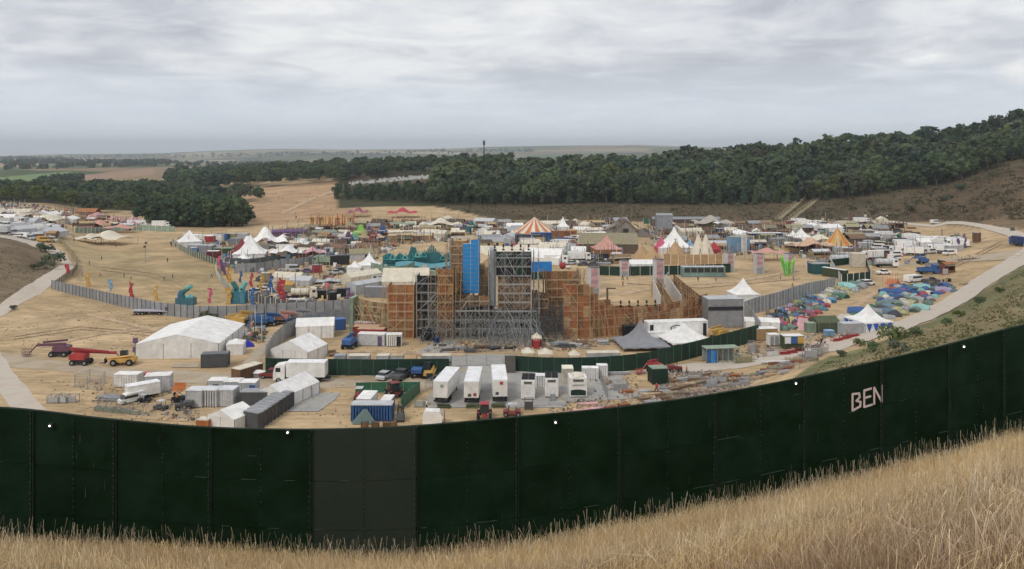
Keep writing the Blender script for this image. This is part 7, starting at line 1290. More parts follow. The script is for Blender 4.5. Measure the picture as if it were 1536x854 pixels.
def filler(poly, n, gap, seed, mix):
    """mix: list of (weight, kind, colours)"""
    r = random.Random(seed); W_ = [m[0] for m in mix]
    for (x, y) in spots(poly, n, gap, seed):
        _, kd, cols = r.choices(mix, W_)[0]; c_ = r.choice(cols); w = CW[c_]; rz = r.uniform(-25, 25)
        q = r.choice((0, 1, 2))
        if kd == 'hut': hut(x, y, rz, w+' timber hut', (5, 7, 9)[q], 4, 2.6, (3.6, 4.0, 4.4)[q], c_, r.choice(('dwood', 'wood', 'grey', 'khaki')), group='huts and stalls of the showground')
        elif kd == 'stall': hut(x, y, rz, 'open fronted %s market stall' % w, (4, 6, 7)[q], 3, 2.7, 3.5, c_, r.choice(('cream', 'tan', 'lgrey', 'wood', 'dwood')), 'stall', 'market_stall', 'huts and stalls of the showground', True)
        elif kd == 'marquee': marquee(x, y, rz+r.choice((0, 90)), w+' frame tent', (5, 6, 8)[q], (6, 9, 12)[q], 2.4, 3.9, c_, 3, group='tents of the showground')
        elif kd == 'pagoda': pagoda(x, y, rz, w+' peaked tent', (4, 5, 6)[q], 2.4, (4.4, 5, 5.8)[q], c_, group='tents of the showground', wallcol=r.choice((None, None, 'tan')))
        elif kd == 'canopy': canopy(x, y, rz, w+' stretch canopy', (8, 11, 14)[q], (6, 7, 8)[q], (3.6, 4.4, 5)[q], c_, 1.6, q, group='tents of the showground')
        elif kd == 'container': container(x, y, rz, w+' box container', (4, 6, 8)[q], 2.4, 2.6, c_, r.choice((None, 'lgrey', 'white')), doors=False, group='boxes and cabins of the showground')
        elif kd == 'van': car(x, y, r.choice((0, 180))+rz, w+' van', c_, 'van', 'van', 'vehicles parked in the showground')
        elif kd == 'car': car(x, y, r.choice((0, 180))+rz, w+' parked car', c_, r.choice(('car', 'suv')), 'car', 'vehicles parked in the showground')
        elif kd == 'lorry': lorry(x, y, r.choice((0, 180))+rz, w+' box lorry', c_, 6.5, 2.4, group='vehicles parked in the showground')
        elif kd == 'pile': pile(x, y, rz, w+' timber stack', r.choice(('timber', 'plank')), (3, 4, 5)[q], 1.6, (.6, 1, 1.4)[q], c_, 'timber stacks of the showground')
        elif kd == 'posts':
            t = put_('pole_screen', 'screen of upright %s poles' % w, 'screen', x, y, rz, 'pole screens of the showground', 1); m_ = cm('vpole', lambda: B().tube((0, 0, 0), (0, 0, 1), .13, .09, 5), 'pole', 'wood')
            for k in range(9): kk = r.uniform(.7, 1.2); part('pole', m_, t, sc_(C[c_], kk), (-3+k*.75, r.uniform(-.4, .4), 0), s=(1, 1, r.uniform(2.2, 4.6)))
            part('rail', cm('vrail', lambda: B().box(0, 0, 0, 6.4, .12, .15), 'rail', 'wood'), t, C['dwood'], (0, 0, 1.5))
        elif kd == 'frame':
            t = put_('deck_frame', w+' timber deck frame on posts', 'deck', x, y, rz, 'deck frames of the showground', 2); 
            part('deck', cm('dk1', lambda: B().box(0, 0, 2.4, 7, 3.4, .25), 'deck', 'wood'), t, C[c_]); part('rail', cm('dk2', lambda: B().box(0, -1.7, 3.5, 7, .12, .12).box(0, -1.7, 3.0, 7, .1, .1), 'rail', 'wood'), t, C['wood'])
            for i in (-1, -.33, .33, 1):
                for j in (-1, 1): part('post', cm('dk3', lambda: B().box(0, 0, 0, .22, .22, 3.6), 'post', 'wood'), t, C['dwood'], (i*3.3, j*1.6, 0))
            part('back_wall', cm('dk4', lambda: B().box(0, 1.5, 0, 6.8, .12, 2.4), 'back_wall', 'wood'), t, tuple(v*.6 for v in C[c_]))
EARTH = ['tan', 'brown', 'wood', 'dwood', 'khaki', 'sand', 'rust', 'cream', 'ply', 'lgrey']
def middle():
    filler([(405, 352), (540, 340), (560, 372), (540, 392), (500, 380), (415, 376)], 57, 13.05, 1, [(4, 'hut', EARTH), (3, 'stall', ['rust', 'brown', 'wood', 'purple', 'sage', 'tan']), (2, 'posts', ['dwood', 'wood', 'rust']), (3, 'frame', ['brown', 'wood', 'dwood']), (2, 'pile', ['tan', 'khaki']), (1, 'canopy', ['cream', 'khaki']), (1, 'container', ['sage', 'lgrey'])])
    filler([(560, 338), (690, 335), (690, 356), (640, 362), (590, 368), (555, 362)], 62, 11.31, 2, [(4, 'hut', EARTH), (4, 'stall', ['brown', 'wood', 'tan', 'sage']), (1, 'canopy', ['cream', 'sand']), (2, 'posts', ['wood', 'dwood', 'tan']), (3, 'frame', ['wood', 'tan', 'brown']), (2, 'pile', ['tan', 'khaki']), (1, 'container', ['lgrey', 'grey']), (1, 'marquee', ['cream'])])
    filler([(700, 338), (790, 340), (780, 372), (725, 374), (722, 355)], 29, 11.31, 3, [(3, 'marquee', ['white', 'cream', 'lgrey']), (3, 'stall', ['rust', 'peach', 'tan']), (2, 'hut', EARTH), (2, 'container', ['lgrey', 'dgrey', 'sage']), (1, 'van', ['white']), (1, 'pagoda', ['white'])])
    filler([(820, 338), (935, 336), (925, 350), (880, 368), (830, 365)], 34, 11.31, 4, [(2, 'stall', ['wood', 'dwood', 'rust']), (4, 'posts', ['grey', 'wood', 'dwood']), (2, 'hut', ['grey', 'wood', 'dwood', 'khaki']), (2, 'marquee', ['white', 'cream']), (1, 'pagoda', ['white']), (2, 'container', ['lgrey', 'navy', 'black']), (1, 'van', ['white'])])
    filler([(790, 366), (930, 368), (935, 398), (880, 400), (800, 396)], 44, 12.18, 5, [(2, 'marquee', ['cream', 'white', 'lgrey']), (3, 'car', ['white', 'lgrey', 'dgrey']), (2, 'van', ['white', 'white', 'black']), (2, 'container', ['lgrey', 'teal', 'black', 'sage']), (3, 'pile', ['tan', 'dwood', 'grey']), (1, 'stall', ['tan', 'wood']), (1, 'lorry', ['white'])])
    filler([(985, 342), (1060, 346), (1110, 342), (1190, 342), (1195, 366), (1120, 375), (1080, 362), (1000, 362)], 60, 12.18, 6, [(3, 'hut', ['wood', 'brown', 'rust', 'dwood', 'sand', 'grey']), (3, 'stall', ['wood', 'brown', 'tan', 'rust']), (3, 'posts', ['dwood', 'wood', 'grey']), (2, 'marquee', ['cream', 'white']), (2, 'frame', ['wood', 'brown']), (1, 'container', ['navy', 'lgrey'])])
    filler([(1190, 337), (1330, 336), (1300, 346), (1240, 350), (1190, 352)], 39, 10.44, 7, [(3, 'van', ['white', 'white', 'lgrey']), (2, 'lorry', ['white', 'cream']), (2, 'container', ['dgrey', 'lgrey', 'dred']), (3, 'car', ['lgrey', 'dred', 'dgrey', 'white']), (2, 'marquee', ['cream', 'white']), (1, 'hut', ['dwood', 'khaki'])])
    filler([(1280, 346), (1310, 340), (1335, 350), (1330, 362), (1300, 372), (1275, 372)], 18, 10.44, 8, [(3, 'pile', ['dwood', 'brown', 'grey']), (2, 'hut', ['dwood', 'wood', 'lgrey']), (2, 'container', ['dred', 'khaki']), (1, 'lorry', ['white'])])
    filler([(1190, 376), (1290, 374), (1300, 388), (1245, 392), (1200, 388)], 26, 10.44, 9, [(4, 'posts', ['grey', 'wood', 'dwood']), (3, 'pile', ['grey', 'dwood']), (2, 'stall', ['tan', 'wood']), (1, 'container', ['dred', 'lgrey'])])
    filler([(1300, 352), (1345, 352), (1352, 376), (1345, 392), (1300, 392)], 29, 10.44, 10, [(3, 'van', ['white', 'white', 'cream']), (2, 'lorry', ['white', 'dgrey']), (2, 'container', ['lgrey', 'dwood', 'black']), (3, 'car', ['white', 'dgrey', 'lgrey']), (1, 'pile', ['dwood'])])
    filler([(1355, 362), (1445, 362), (1450, 372), (1435, 384), (1352, 384)], 34, 10.44, 11, [(5, 'van', ['white', 'white', 'lgrey']), (3, 'lorry', ['white']), (3, 'container', ['white', 'lgrey']), (1, 'marquee', ['white']), (2, 'car', ['lgrey', 'white', 'dgrey'])])
    filler([(1305, 341), (1370, 342), (1375, 354), (1310, 356)], 16, 10.44, 12, [(4, 'pile', ['dwood', 'brown', 'wood']), (1, 'frame', ['dwood']), (1, 'car', ['dgrey'])])
    filler([(1000, 363), (1090, 366), (1092, 388), (1000, 386)], 16, 13.92, 13, [(3, 'posts', ['tan', 'wood']), (2, 'hut', ['tan', 'wood', 'rust']), (2, 'stall', ['sand', 'peach']), (1, 'pile', ['tan'])])
    filler([(410, 378), (495, 368), (492, 386), (420, 394)], 18, 11.31, 14, [(3, 'stall', ['purple', 'lpink', 'lblue', 'dwood']), (2, 'canopy', ['white', 'cream', 'lpink']), (2, 'container', ['lblue', 'purple', 'white', 'dgrey']), (1, 'posts', ['dred', 'purple'])])
    # far left crowd and caravans
    filler([(-20, 334), (60, 338), (92, 348), (90, 358), (60, 362), (0, 356), (-20, 354)], 52, 9.57, 15, [(6, 'van', ['white', 'white', 'lgrey']), (1, 'marquee', ['cream', 'lgrey']), (4, 'car', ['white', 'lgrey', 'dgrey']), (2, 'lorry', ['white', 'lgrey']), (1, 'stall', ['tan', 'wood'])])
    filler([(-20, 322), (60, 326), (100, 334), (60, 338), (-20, 332)], 21, 13.05, 16, [(3, 'marquee', ['white', 'cream']), (1, 'pagoda', ['white']), (2, 'stall', ['tan', 'brown', 'cream']), (2, 'van', ['white']), (1, 'canopy', ['cream'])])
    filler([(100, 326), (150, 330), (205, 340), (200, 346), (160, 346), (100, 338)], 29, 10.44, 17, [(4, 'stall', ['salmon', 'red', 'lpink', 'peach']), (2, 'posts', ['salmon', 'dred', 'pink']), (1, 'canopy', ['salmon', 'lpink']), (1, 'pile', ['brown'])])
    canopy(176, 350, -4, 'red striped low canopy at the head of the lawn', 17, 8, 4.4, 'salmon', 2, 7); car(66, 363, 0, 'yellow van at the end of the caravan field', 'yellow', 'van', 'van'); car(76, 363, 5, 'cream van right of the yellow one', 'cream', 'van', 'van'); hut(128, 325, 0, 'rust roofed shed above the far market', 12, 7, 3, 5, 'rust', 'rust')
    for (px, row, l) in ((201, 341, 'white lorry before the dark plantation, left'), (212, 341, 'white lorry before the dark plantation, middle'), (238, 342, 'white lorry before the dark plantation, right')): lorry(px, row, 0, l, 'white', 7.5, 2.8)
    # landmarks
    t = put_('orange_pole_grove', 'grove of tall orange and yellow poles at the field edge', 'installation', 500, 345, 0, None, 2)
    for k in range(34):
        c_ = FR.choice(((.62, .30, .06), (.60, .20, .05), (.62, .38, .10), (.5, .16, .06))); part('pole', cm('opole', lambda: B().tube((0, 0, 0), (0, 0, 1), .30, .22, 6), 'pole', 'fabric'), t, c_, (-13+k*.72, FR.uniform(-3, 3), 0), s=(1, 1, FR.uniform(5.5, 9)))
    for (px, row) in ((467, 345), (480, 345), (506, 346), (525, 346)):
        t = put_('palm', 'dark feathered palm prop beside the orange poles', 'palm', px, row, FR.uniform(0, 90), 'palm props by the orange poles'); part('trunk', cm('ptr', lambda: B().tube((0, 0, 0), (.2, 0, 6), .3, .2, 6), 'trunk', 'wood'), t, C['brown'])
        for k in range(9): part('frond', cm('pfr', lambda: B().grid(lambda i, j: (2.6*i, (j-.5)*.9*(1-i), 6+.9*math.sin(i*2.4)-1.3*i*i), 4, 1), 'frond', 'fabric'), t, C['dwood'], (.2, 0, 0), (0, 0, k*.7))
    for (px, row, c_, w, l) in ((535, 327, (.30, .09, .13), 13, 'plum coloured canopy on the hillside field'), (602, 328, (.42, .06, .09), 19, 'crimson canopy on the hillside field')):
        C['_t'] = c_; canopy(px, row, 3, l, w, 11, 6.4, '_t', 2.2, 2)
    # coloured props
    for (px, row, c_, hh, l) in ((521, 372, 'purple', 7, 'purple mushroom topped post'), (531, 371, 'aqua', 6, 'aqua statue right of the purple post'), (540, 367, 'lime', 9, 'green leafed tall prop'), (545, 370, 'sand', 7, 'cream shell shaped prop'), (573, 360, 'blue', 7, 'blue block shaped prop with white trim'), (552, 358, 'purple', 6, 'violet arch prop'), (560, 363, 'red', 5, 'red crab like prop'), (706, 352, 'teal', 7, 'teal booth with tall posts'), (700, 348, 'purple', 6, 'purple booth beside the teal one')):
        t = put_('prop', l, 'prop', px, row, FR.uniform(-15, 15)); C_ = C[c_]; part('post', cm(('pp1', hh), lambda: B().box(0, 0, 0, .9, .9, hh*.6, tx=.7, ty=.7), 'post', 'fabric'), t, tuple(v*.6 for v in C_)); part('top', cm(('pp2', hh, l[0]), lambda: B().box(0, 0, hh*.55, hh*.75, 2.2, hh*.14, tx=.8).box(.4, 0, hh*.7, hh*.35, 1.6, hh*.3, tx=.4).box(-hh*.2, 0, hh*.2, hh*.25, 1.8, hh*.3, tx=1.3), 'top', 'fabric'), t, C_); part('trim', cm(('pp3', hh), lambda: B().box(0, -1.1, hh*.62, hh*.5, .2, hh*.05), 'trim', 'paint'), t, C['cream'])
    for (px, row, w, c_, r_, hh, l) in ((433, 358, 16, 'purple', 'purple', 3.4, 'long low purple roofed stall row'), (486, 358, 12, 'tan', 'sage', 3, 'green roofed long shed left of the purple post'), (590, 345, 22, 'olive', 'sage', 3, 'long grassy green roof at the field edge'), (430, 372, 17, 'purple', 'lgrey', 3.2, 'long grey roofed shed with purple front'), (492, 373, 14, 'cream', 'cream', 3, 'cream flat roofed long stall'), (640, 350, 14, 'sand', 'cream', 3, 'cream fronted long stall in the middle'), (605, 358, 15, 'sand', 'cream', 3, 'pale terrace of stalls left of the teal spires'), (615, 362, 20, 'tan', 'sand', 2.6, 'sandy long terrace behind the teal stage')): hut(px, row, FR.uniform(-5, 5), l, w, 4, hh, hh+.9, c_, r_, 'stall', 'long_stall')
    canopy(660, 346, 2, 'broad cream canopy with scalloped edge behind the teal spires', 24, 10, 6.5, 'cream', 2, 9); canopy(436, 358, 20, 'pale sail over the brown huts on the left', 8, 5, 4, 'cream', 2, 1)
    bigtop(803, 360, 'big top tent with orange and cream stripes', 11.5, 2.8, 10, ('orange', 'cream'), 26); pagoda(845, 352, 0, 'white peaked tent between big top and pole screens', 6, 4, 9, 'white', p=1.8); 
    for (px, row, w, c_, l) in ((836, 360, 6, 'rust', 'rust red booth right of the big top'), (855, 360, 6, 'rust', 'red booth right of the white peaked tent'), (812, 363, 10, 'blue', 'blue fronted low booth beneath the big top'), (792, 366, 12, 'dgrey', 'dark sign board below the big top'), (860, 358, 4, 'yellow', 'yellow booth end right of the red booth')): container(px, row, 0, l, w, 3, 4.2, c_, doors=False, cat='booth', name='booth')
    t = [o for o in ALL if o['label'].startswith('dark sign board')][0]
    for k in range(7): part('letter', cm(('snl', k % 3), lambda: B().box(-.28, 0, 0, .16, .04, .9).box(.28, 0, 0, .16, .04, .9).box(0, 0, (0, .38, .74)[k % 3], .45, .04, .16), 'letter', 'paint'), t, C['white'], (-3.3+1.1*k, -1.62, 2.2))
    # wooden fort stage
    t = put_('wooden_fort', 'spiky grey brown wooden fort stage with a tall crown of poles', 'stage', 940, 358, 0, None, 6); T = lambda n, b, c_: part(n, b.mesh(n, 'wood'), t, c_)
    part('main_roof', B().ext([(-6, 3.8), (0, 9.2), (6, 3.8), (5.4, 3.3), (0, 8.2), (-5.4, 3.3)], -3, 4).mesh('main_roof', 'wood'), t, (.20, .17, .14)); T('front_wall', B().face([(-5, -2.6, 0), (5, -2.6, 0), (5, -2.6, 4), (0, -2.6, 8.1), (-5, -2.6, 4)]), (.26, .23, .20))
    for s in (-1, 1): part('wing_roof', cm(('wr', s), lambda: B().ext([(s*5, 6.5), (s*11, 3.0), (s*11, 2.6), (s*5, 6.0)], -2, 5), 'wing_roof', 'wood'), t, (.24, .21, .18)); part('wing_wall', cm(('ww', s), lambda: B().box(s*8, -1.9, 0, 6, .2, 4.0), 'wing_wall', 'wood'), t, (.20, .18, .16))
    for k in range(26): part('spike', cm('spk', lambda: B().tube((0, 0, 0), (0, 0, 1), .22, .07, 4), 'spike', 'wood'), t, sc_((.2, .17, .14), FR.uniform(.6, 1.3)), (FR.uniform(-2.6, 2.6) if k < 14 else FR.uniform(-9, 9), FR.uniform(-3, 1), 3), (0, FR.uniform(-.12, .12), 0), s=(1, 1, FR.uniform(9, 14) if k < 14 else FR.uniform(2, 5)))
    T('doorway', B().box(0, -2.75, 0, 2.6, .2, 4.5), (.03, .03, .03))
    hut(915, 381, -4, 'large dark hall with a broad sandy roof', 24, 14, 4.0, 8.0, 'dwood', 'khaki', 'hall', 'hall'); pagoda(912, 387, 8, 'salmon pink peaked tent before the sandy roofed hall', 10.5, 3.4, 8.6, 'salmon', p=1.8, wallcol='rust')
    for (px, row, r, hh, l) in ((965, 391, 4.6, 5.6, 'tan tipi, left of the pair behind the white fronted marquee'), (980, 392, 4.2, 5.4, 'tan tipi, right of the pair behind the white fronted marquee'), (1016, 391, 5.2, 7.2, 'larger tan tipi under the white high peaked tent')): 
        tipi(px, row, l, r, hh, 'tan')
    pagoda(1016, 381, 5, 'white high peaked tent above the larger tan tipi', 13, 2.6, 10.5, 'white', p=1.9); pagoda(1003, 381, 5, 'wide white skirted tent beside the high peaked one', 8, 2.4, 5, 'white', p=1.5)
    tipi(1050, 386, 'white tipi, left of the twin pair', 3.8, 9, 'cream'); tipi(1061, 386, 'white tipi, right of the twin pair', 3.8, 9, 'cream')
    for (px, row, c_, l) in ((993, 380, 'pink', 'small crimson peaked tent left of the white high peaked tent'), (1036, 380, 'lblue', 'small pale blue peaked tent left of the twin tipis'), (1073, 383, 'red', 'small red peaked tent right of the twin tipis')): pagoda(px, row, 20, l, 4.2, 2.4, 7.0 if c_ == 'pink' else 5.4, c_, p=1.3)
    hut(997, 353, 0, 'tall ragged scrap tower stage right of the fort', 8, 5, 10, 11, 'slate', 'grey', 'stage', 'scrap_stage'); hut(1095, 377, 0, 'long flat roofed brown shed right of the twin tipis', 20, 6, 3.4, 4.2, 'brown', 'lgrey', 'shed', 'shed'); container(1110, 380, 10, 'pale blue clad block beside the long brown shed', 8, 5, 6.6, 'lblue', 'sage', doors=False); container(1117, 382, 0, 'white and blue striped tall panel by the blue block', 2, 1, 8, 'white', doors=False, cat='panel', name='tall_panel')
    canopy(1071, 347, 4, 'large pale grey pitched marquee at the foot of the slope', 22, 14, 8, 'lpink', 3, 12); C['_g'] = (.42, .38, .33); ALL[-1].children[0].color = rgba(C['_g'])
    hut(1030, 340, 0, 'long dark open shed at the foot of the slope', 38, 7, 4, 5.2, 'dwood', 'grey', 'shed', 'shed'); fence('board_fence', 'low green fence along the foot of the slope', [(965, 336), (1000, 335), (1008, 335)], 3, 4, 'green')
    container(1149, 363, 4, 'long navy banner trailer with pale roof', 16, 4, 4, 'navy', 'white', doors=False, cat='trailer'); fence('hedge_screen', 'mottled green screening fence below the navy banner trailer', [(1130, 368), (1175, 367)], 4.4, 3, 'olive'); pagoda(1207, 366, 0, 'white peaked tent behind the peach canopy, larger', 9, 3, 7, 'white', wallcol='slate'); pagoda(1192, 364, 0, 'white peaked tent behind the peach canopy, smaller', 5, 3, 5.6, 'white', wallcol='slate')
    canopy(1156, 393, 4, 'salmon pink stretch canopy between the totems', 15, 8, 5, 'salmon', 2.6, 14); canopy(1222, 380, 6, 'peach and gold stretch canopy left of the yellow carousel tent', 18, 9, 6, 'peach', 2.2, 15); canopy(1236, 370, 3, 'pale pink wide canopy behind the peach one', 20, 10, 5, 'cream', 2, 16)
    bigtop(1265, 378, 'small yellow and orange striped carousel tent', 6.0, 2.4, 9.4, ('yellow', 'orange', 'yellow', 'sand'), 16)
    # arena side structures
    for (px, row, hh, w, l) in ((891, 448, 8.8, 2.7, 'pink and grey totem nearest the curved plywood wall'), (937, 415, 5.2, 2.6, 'pink and grey totem before the white fronted marquee, left'), (989, 433, 8.8, 2.7, 'pink and grey totem beside the ramp walls'), (1095, 409, 6.8, 2.7, 'pink and grey totem at the right end of the dark fence'), (1140, 411, 6.8, 2.7, 'pink and grey totem in front of the salmon canopy'), (1186, 411, 6.8, 2.7, 'pink and grey totem behind the lime green spikes')): totem(px, row, l, hh, w)
    t = put_('green_spikes', 'cluster of lime green leaning spikes on the sand', 'sculpture', 1183, 414)
    for k, (x, hh, a) in enumerate(((-1.9, 7, -.22), (-1.3, 7.6, -.16), (-.5, 6, -.08), (.2, 5.4, .02), (.9, 6.2, .1), (1.5, 6, .16), (-.9, 5, -.12))): part('spike', cm('lspk', lambda: B().tube((0, 0, 0), (0, 0, .8), .12, .42, 5).tube((0, 0, .8), (0, 0, 1), .42, .02, 5), 'spike', 'fabric'), t, C['lime'] if k % 3 else (.12, .5, .08), (x*.7, k % 2-.5, 0), (0, a, 0), s=(1, 1, hh))
    marquee(967, 411, 90, 'white fronted long marquee at the back of the arena', 6, 10, 3.4, 4.6, 'white', 2.6, dy=2.5); fence('arena_fence', 'dark fence with white posts at the back of the arena', [(898, 413), (930, 414), (990, 413), (1030, 412), (1096, 409)], 3.2, 3.4, 'dgreen', postcol='white', over=.35); container(1056, 416, 1, 'long pale teal display truck in front of the dark fence', 14.5, 3, 3.4, (.20, .30, .28), 'lgrey', doors=False, cat='truck', name='display_truck'); ALL[-1]; 
    for k in range(6): part('display_bay', cm('dby', lambda: B().box(0, 0, 0, 1.9, .06, 1.5), 'display_bay', 'glass'), ALL[-1], None, (-5.6+k*2.25, -1.6, 1.6))
    fence('reed_fence', 'reed coloured tall fence behind the display truck', [(995, 397), (1040, 398), (1095, 397)], 4.0, 3, 'tan'); container(812, 415, 2, 'bright blue sheeted box behind the short plywood tower', 7, 3, 5, 'sky', 'lgrey', doors=False); fence('board_fence', 'green fence beneath the bright blue box', [(795, 420), (818, 419)], 2.6, 3, 'dgreen')
    marquee(800, 388, 80, 'pale tarpaulin tent behind the grey sided tower, upper', 8, 14, 3, 4.5, 'cream', 4); marquee(820, 398, 70, 'white tarpaulin tent behind the grey sided tower, lower', 8, 13, 2.4, 5.4, 'white', 4); marquee(745, 398, 80, 'cream long tent directly behind the grey sided tower', 9, 20, 3, 6, 'cream', 4); marquee(728, 414, 20, 'sandy tent between blue sheeting and grey sided tower', 7, 10, 4, 6.6, 'sand', 3)
    container(1088, 492, 4, 'square grey clad block right of the curved plywood wall', 8.6, 5, 6.8, 'grey', 'lgrey', doors=False); part('dark_band', B().box(0, -2.6, 4.2, 8.5, .1, .8).mesh('dark_band', 'dark'), ALL[-1]); pagoda(1120, 467, 6, 'bright white pagoda tent right of the square grey block', 6.6, 4.4, 8.4, 'white', p=1.8)
    fence('steel_wall', 'grey arched steel wall along the camping field', [(1141, 508), (1128, 489), (1116, 476), (1135, 470), (1168, 461), (1192, 452), (1215, 445), (1235, 437), (1253, 431)], [3.8, 3.9, 4.0, 4.2, 4.2, 4.2, 4.2, 3.4, 3.2], 1.9, 'grey', cat='wall', postcol='lgrey', ribs=3)
    # green netting pen
    fence('netting_pen', 'dark green netting pen with solid sides', [(1247, 400), (1262, 424), (1306, 419), (1300, 400), (1272, 397), (1247, 400)], 2.6, 3, 'dgreen', cat='pen'); container(1232, 412, 8, 'teal box with grey roof left of the netting pen', 6, 4, 3.6, (.03, .11, .12), 'grey', doors=False); container(1254, 417, -58, 'narrow white roofed corridor between teal box and netting pen', 9, 1.6, 3.0, 'olive', 'white', doors=False, dy=1); fence('board_fence', 'slate sheet fence behind the teal box', [(1210, 405), (1222, 407), (1240, 400)], 3.4, 2.4, 'slate')
    container(1289, 402, 0, 'pale cream panel side box behind the netting pen', 5, 2.4, 5.2, 'cream', doors=False); lorry(1262, 396, 0, 'silver tanker trailer behind the netting pen', 'lgrey', 7, body='tank')
    lorry(1328, 402, 0, 'white tanker lorry with a silver tank facing right', 'white', 6, body='tank', bodycol='lgrey'); car(1302, 428, 20, 'white hatchback beside the netting pen', 'white', 'suv'); car(1325, 412, 5, 'white flat pickup below the tanker lorry', 'white', 'pickup'); car(1371, 423, 25, 'white minibus beside the blue tents', 'white', 'van', 'minibus'); ALL[-1].scale = (1.35, 1.1, 1.0); car(1397, 424, -15, 'dark pickup with a pale bonnet right of the minibus', 'dgrey', 'pickup')
    boomlift(1386, 397, 182, 'blue boom lift standing on the open grass', 'blue', 6); lorry(1392, 412, 0, 'blue flatbed tipper by the minibus', 'blue', 5, body='tipper', bodycol='blue'); lorry(1403, 405, 0, 'dark green tipper behind the blue one', 'dgreen', 4.5, body='tipper', bodycol='slate'); hut(1424, 410, 10, 'brown open framed stall alone on the grass', 4, 3, 3.2, 3.8, 'brown', 'rust', open_=True); stillage(1416, 412, 0, 'red frame left of the lone stall', 2, 2, 3, 'red')
    container(1468, 364, 30, 'tall brown portable toilet alone on the far grass', 2.4, 2.4, 4.4, 'brown', 'lgrey', doors=False, cat='toilet', name='portable_toilet'); car(1403, 336, 0, 'white van on the rim track', 'white', 'van', 'van'); lorry(1529, 369, 80, 'blue lorry seen from behind at the right edge', 'blue', 6, 2.6, bodycol='navy'); car(1519, 346, 60, 'small dark car on the bend of the rim track', 'dgrey', 'car'); canopy(1453, 391, 0, 'faded tan banner frame on the open grass', 8, 4, 3.4, 'sand', 1.2, 21)
    t = marquee(1372, 362, 80, 'bright green roofed tent in the vehicle park', 4, 10, 2, 3, 'green', 3)
    for (px, row, l) in ((1438, 374, 'purple figure sculpture at the end of the white vans, left'), (1446, 366, 'purple figure sculpture at the end of the white vans, upper'), (1448, 373, 'purple figure sculpture at the end of the white vans, right')): figure_flag(px, row, l, 'purple', 4.5, px)
    stillage(1448, 428, 20, 'small dark pallet on the grass by the chalk road', 3, 1.4, .5, 'wood', load='wood'); stillage(1423, 423, 0, 'small black crate right of the blue tents', 1, 1, 1.2, 'black', load='black')
    # stairs on the slope
    for (a, b, l) in (((1168, 330), (1203, 299), 'left one of the two long timber stairs up the bare slope'), ((1187, 330), (1227, 297), 'right one of the two long timber stairs up the bare slope')):
        P0, P1 = Vector(G(*a)), Vector(G(*b)); t = thing('stairs', l, 'stairs', P0); d = P1-P0; n = 40; dn = Vector((d.x, d.y, 0)).normalized(); sd_ = Vector((-dn.y, dn.x, 0)); az = math.atan2(d.y, d.x)
        for k in range(n+1):
            p = P0+d*(k/n); z = h(p.x, p.y); part('tread', cm('trd', lambda: B().box(0, 0, 0, 1.3, 3.2, .3), 'tread', 'wood'), t, C['khaki'], Vector((p.x, p.y, z+.25))-P0, (0, 0, az))
            if k % 4 == 0:
                for s in (-1, 1): q = p+sd_*s*1.6; part('handrail_post', cm('hrp', lambda: B().box(0, 0, 0, .25, .25, 1.6), 'handrail_post', 'wood'), t, C['sand'], Vector((q.x, q.y, h(q.x, q.y)))-P0)
                if k < n:
                    p2 = P0+d*((k+4)/n)
                    for s in (-1, 1):
                        q, q2 = p+sd_*s*1.6, p2+sd_*s*1.6; q, q2 = Vector((q.x, q.y, h(q.x, q.y)+1.6)), Vector((q2.x, q2.y, h(q2.x, q2.y)+1.6)); part('handrail', B().tube((0, 0, 0), q2-q, .14, n=4).mesh('handrail', 'wood'), t, C['sand'], q-P0)
    # radio mast on the horizon
    y = 1000.; x = (726-768)/FPX*y; t = thing('radio_mast', 'dark radio mast rising above the far wood', 'mast', (x, y, h(x, y)), 0); part('tower', B().box(0, 0, 0, 1.6, 1.6, 34, tx=.6, ty=.6).mesh('tower', 'dark'), t); part('antenna_ring', B().box(0, 0, 28, 2.6, 2.6, 5).mesh('antenna_ring', 'dark'), t)
middle()
def oddments():
    for poly, n, nm, lb, tl in (([(262, 360), (400, 356), (420, 372), (540, 366), (540, 392), (430, 396), (350, 404), (300, 385)], 1100, 'village_oddments', 'benches, crates and posts of the tent village', .12), ([(400, 346), (560, 336), (690, 334), (690, 362), (600, 368), (560, 392), (480, 384), (410, 374)], 2600, 'stall_oddments', 'small props, posts and goods among the left stalls', .22),
                        ([(700, 336), (800, 336), (935, 334), (935, 396), (800, 396), (780, 372), (725, 372)], 2200, 'stall_oddments', 'small props, posts and goods in the middle of the showground', .18), ([(960, 342), (1190, 340), (1200, 372), (1090, 386), (1000, 384)], 2200, 'stall_oddments', 'small props, posts and goods round the tipis', .25),
                        ([(1190, 336), (1330, 334), (1350, 352), (1345, 392), (1290, 400), (1200, 388)], 1600, 'stall_oddments', 'goods and gear among the vehicles on the right', .12), ([(1352, 356), (1450, 360), (1445, 380), (1352, 386)], 350, 'park_oddments', 'gear around the white vans', .1), ([(-20, 318), (100, 330), (92, 358), (60, 362), (-20, 356)], 900, 'crowd_oddments', 'gear and small tents among the caravans', .1), ([(95, 324), (205, 338), (200, 347), (100, 340)], 500, 'market_oddments', 'goods of the far market', .2),
                        ([(370, 405), (540, 395), (540, 470), (400, 462)], 420, 'compound_oddments', 'gear standing in the compound', .1), ([(1150, 472), (1232, 450), (1210, 485), (1180, 494)], 260, 'camp_oddments', 'bags, chairs and guy lines between the camping tents', .04), ([(370, 480), (400, 480), (395, 515), (370, 510)], 120, 'yard_litter', 'boards and oddments beside the diagonal wall', .05)):
        litter(poly, n, .25, 1.5, nm, lb, thin=.35, pal='camp', tall=tl)
oddments()
PALL['tuft'] = [(.34, .26, .13), (.26, .21, .11), (.42, .33, .20), (.20, .17, .09), (.50, .40, .26)]
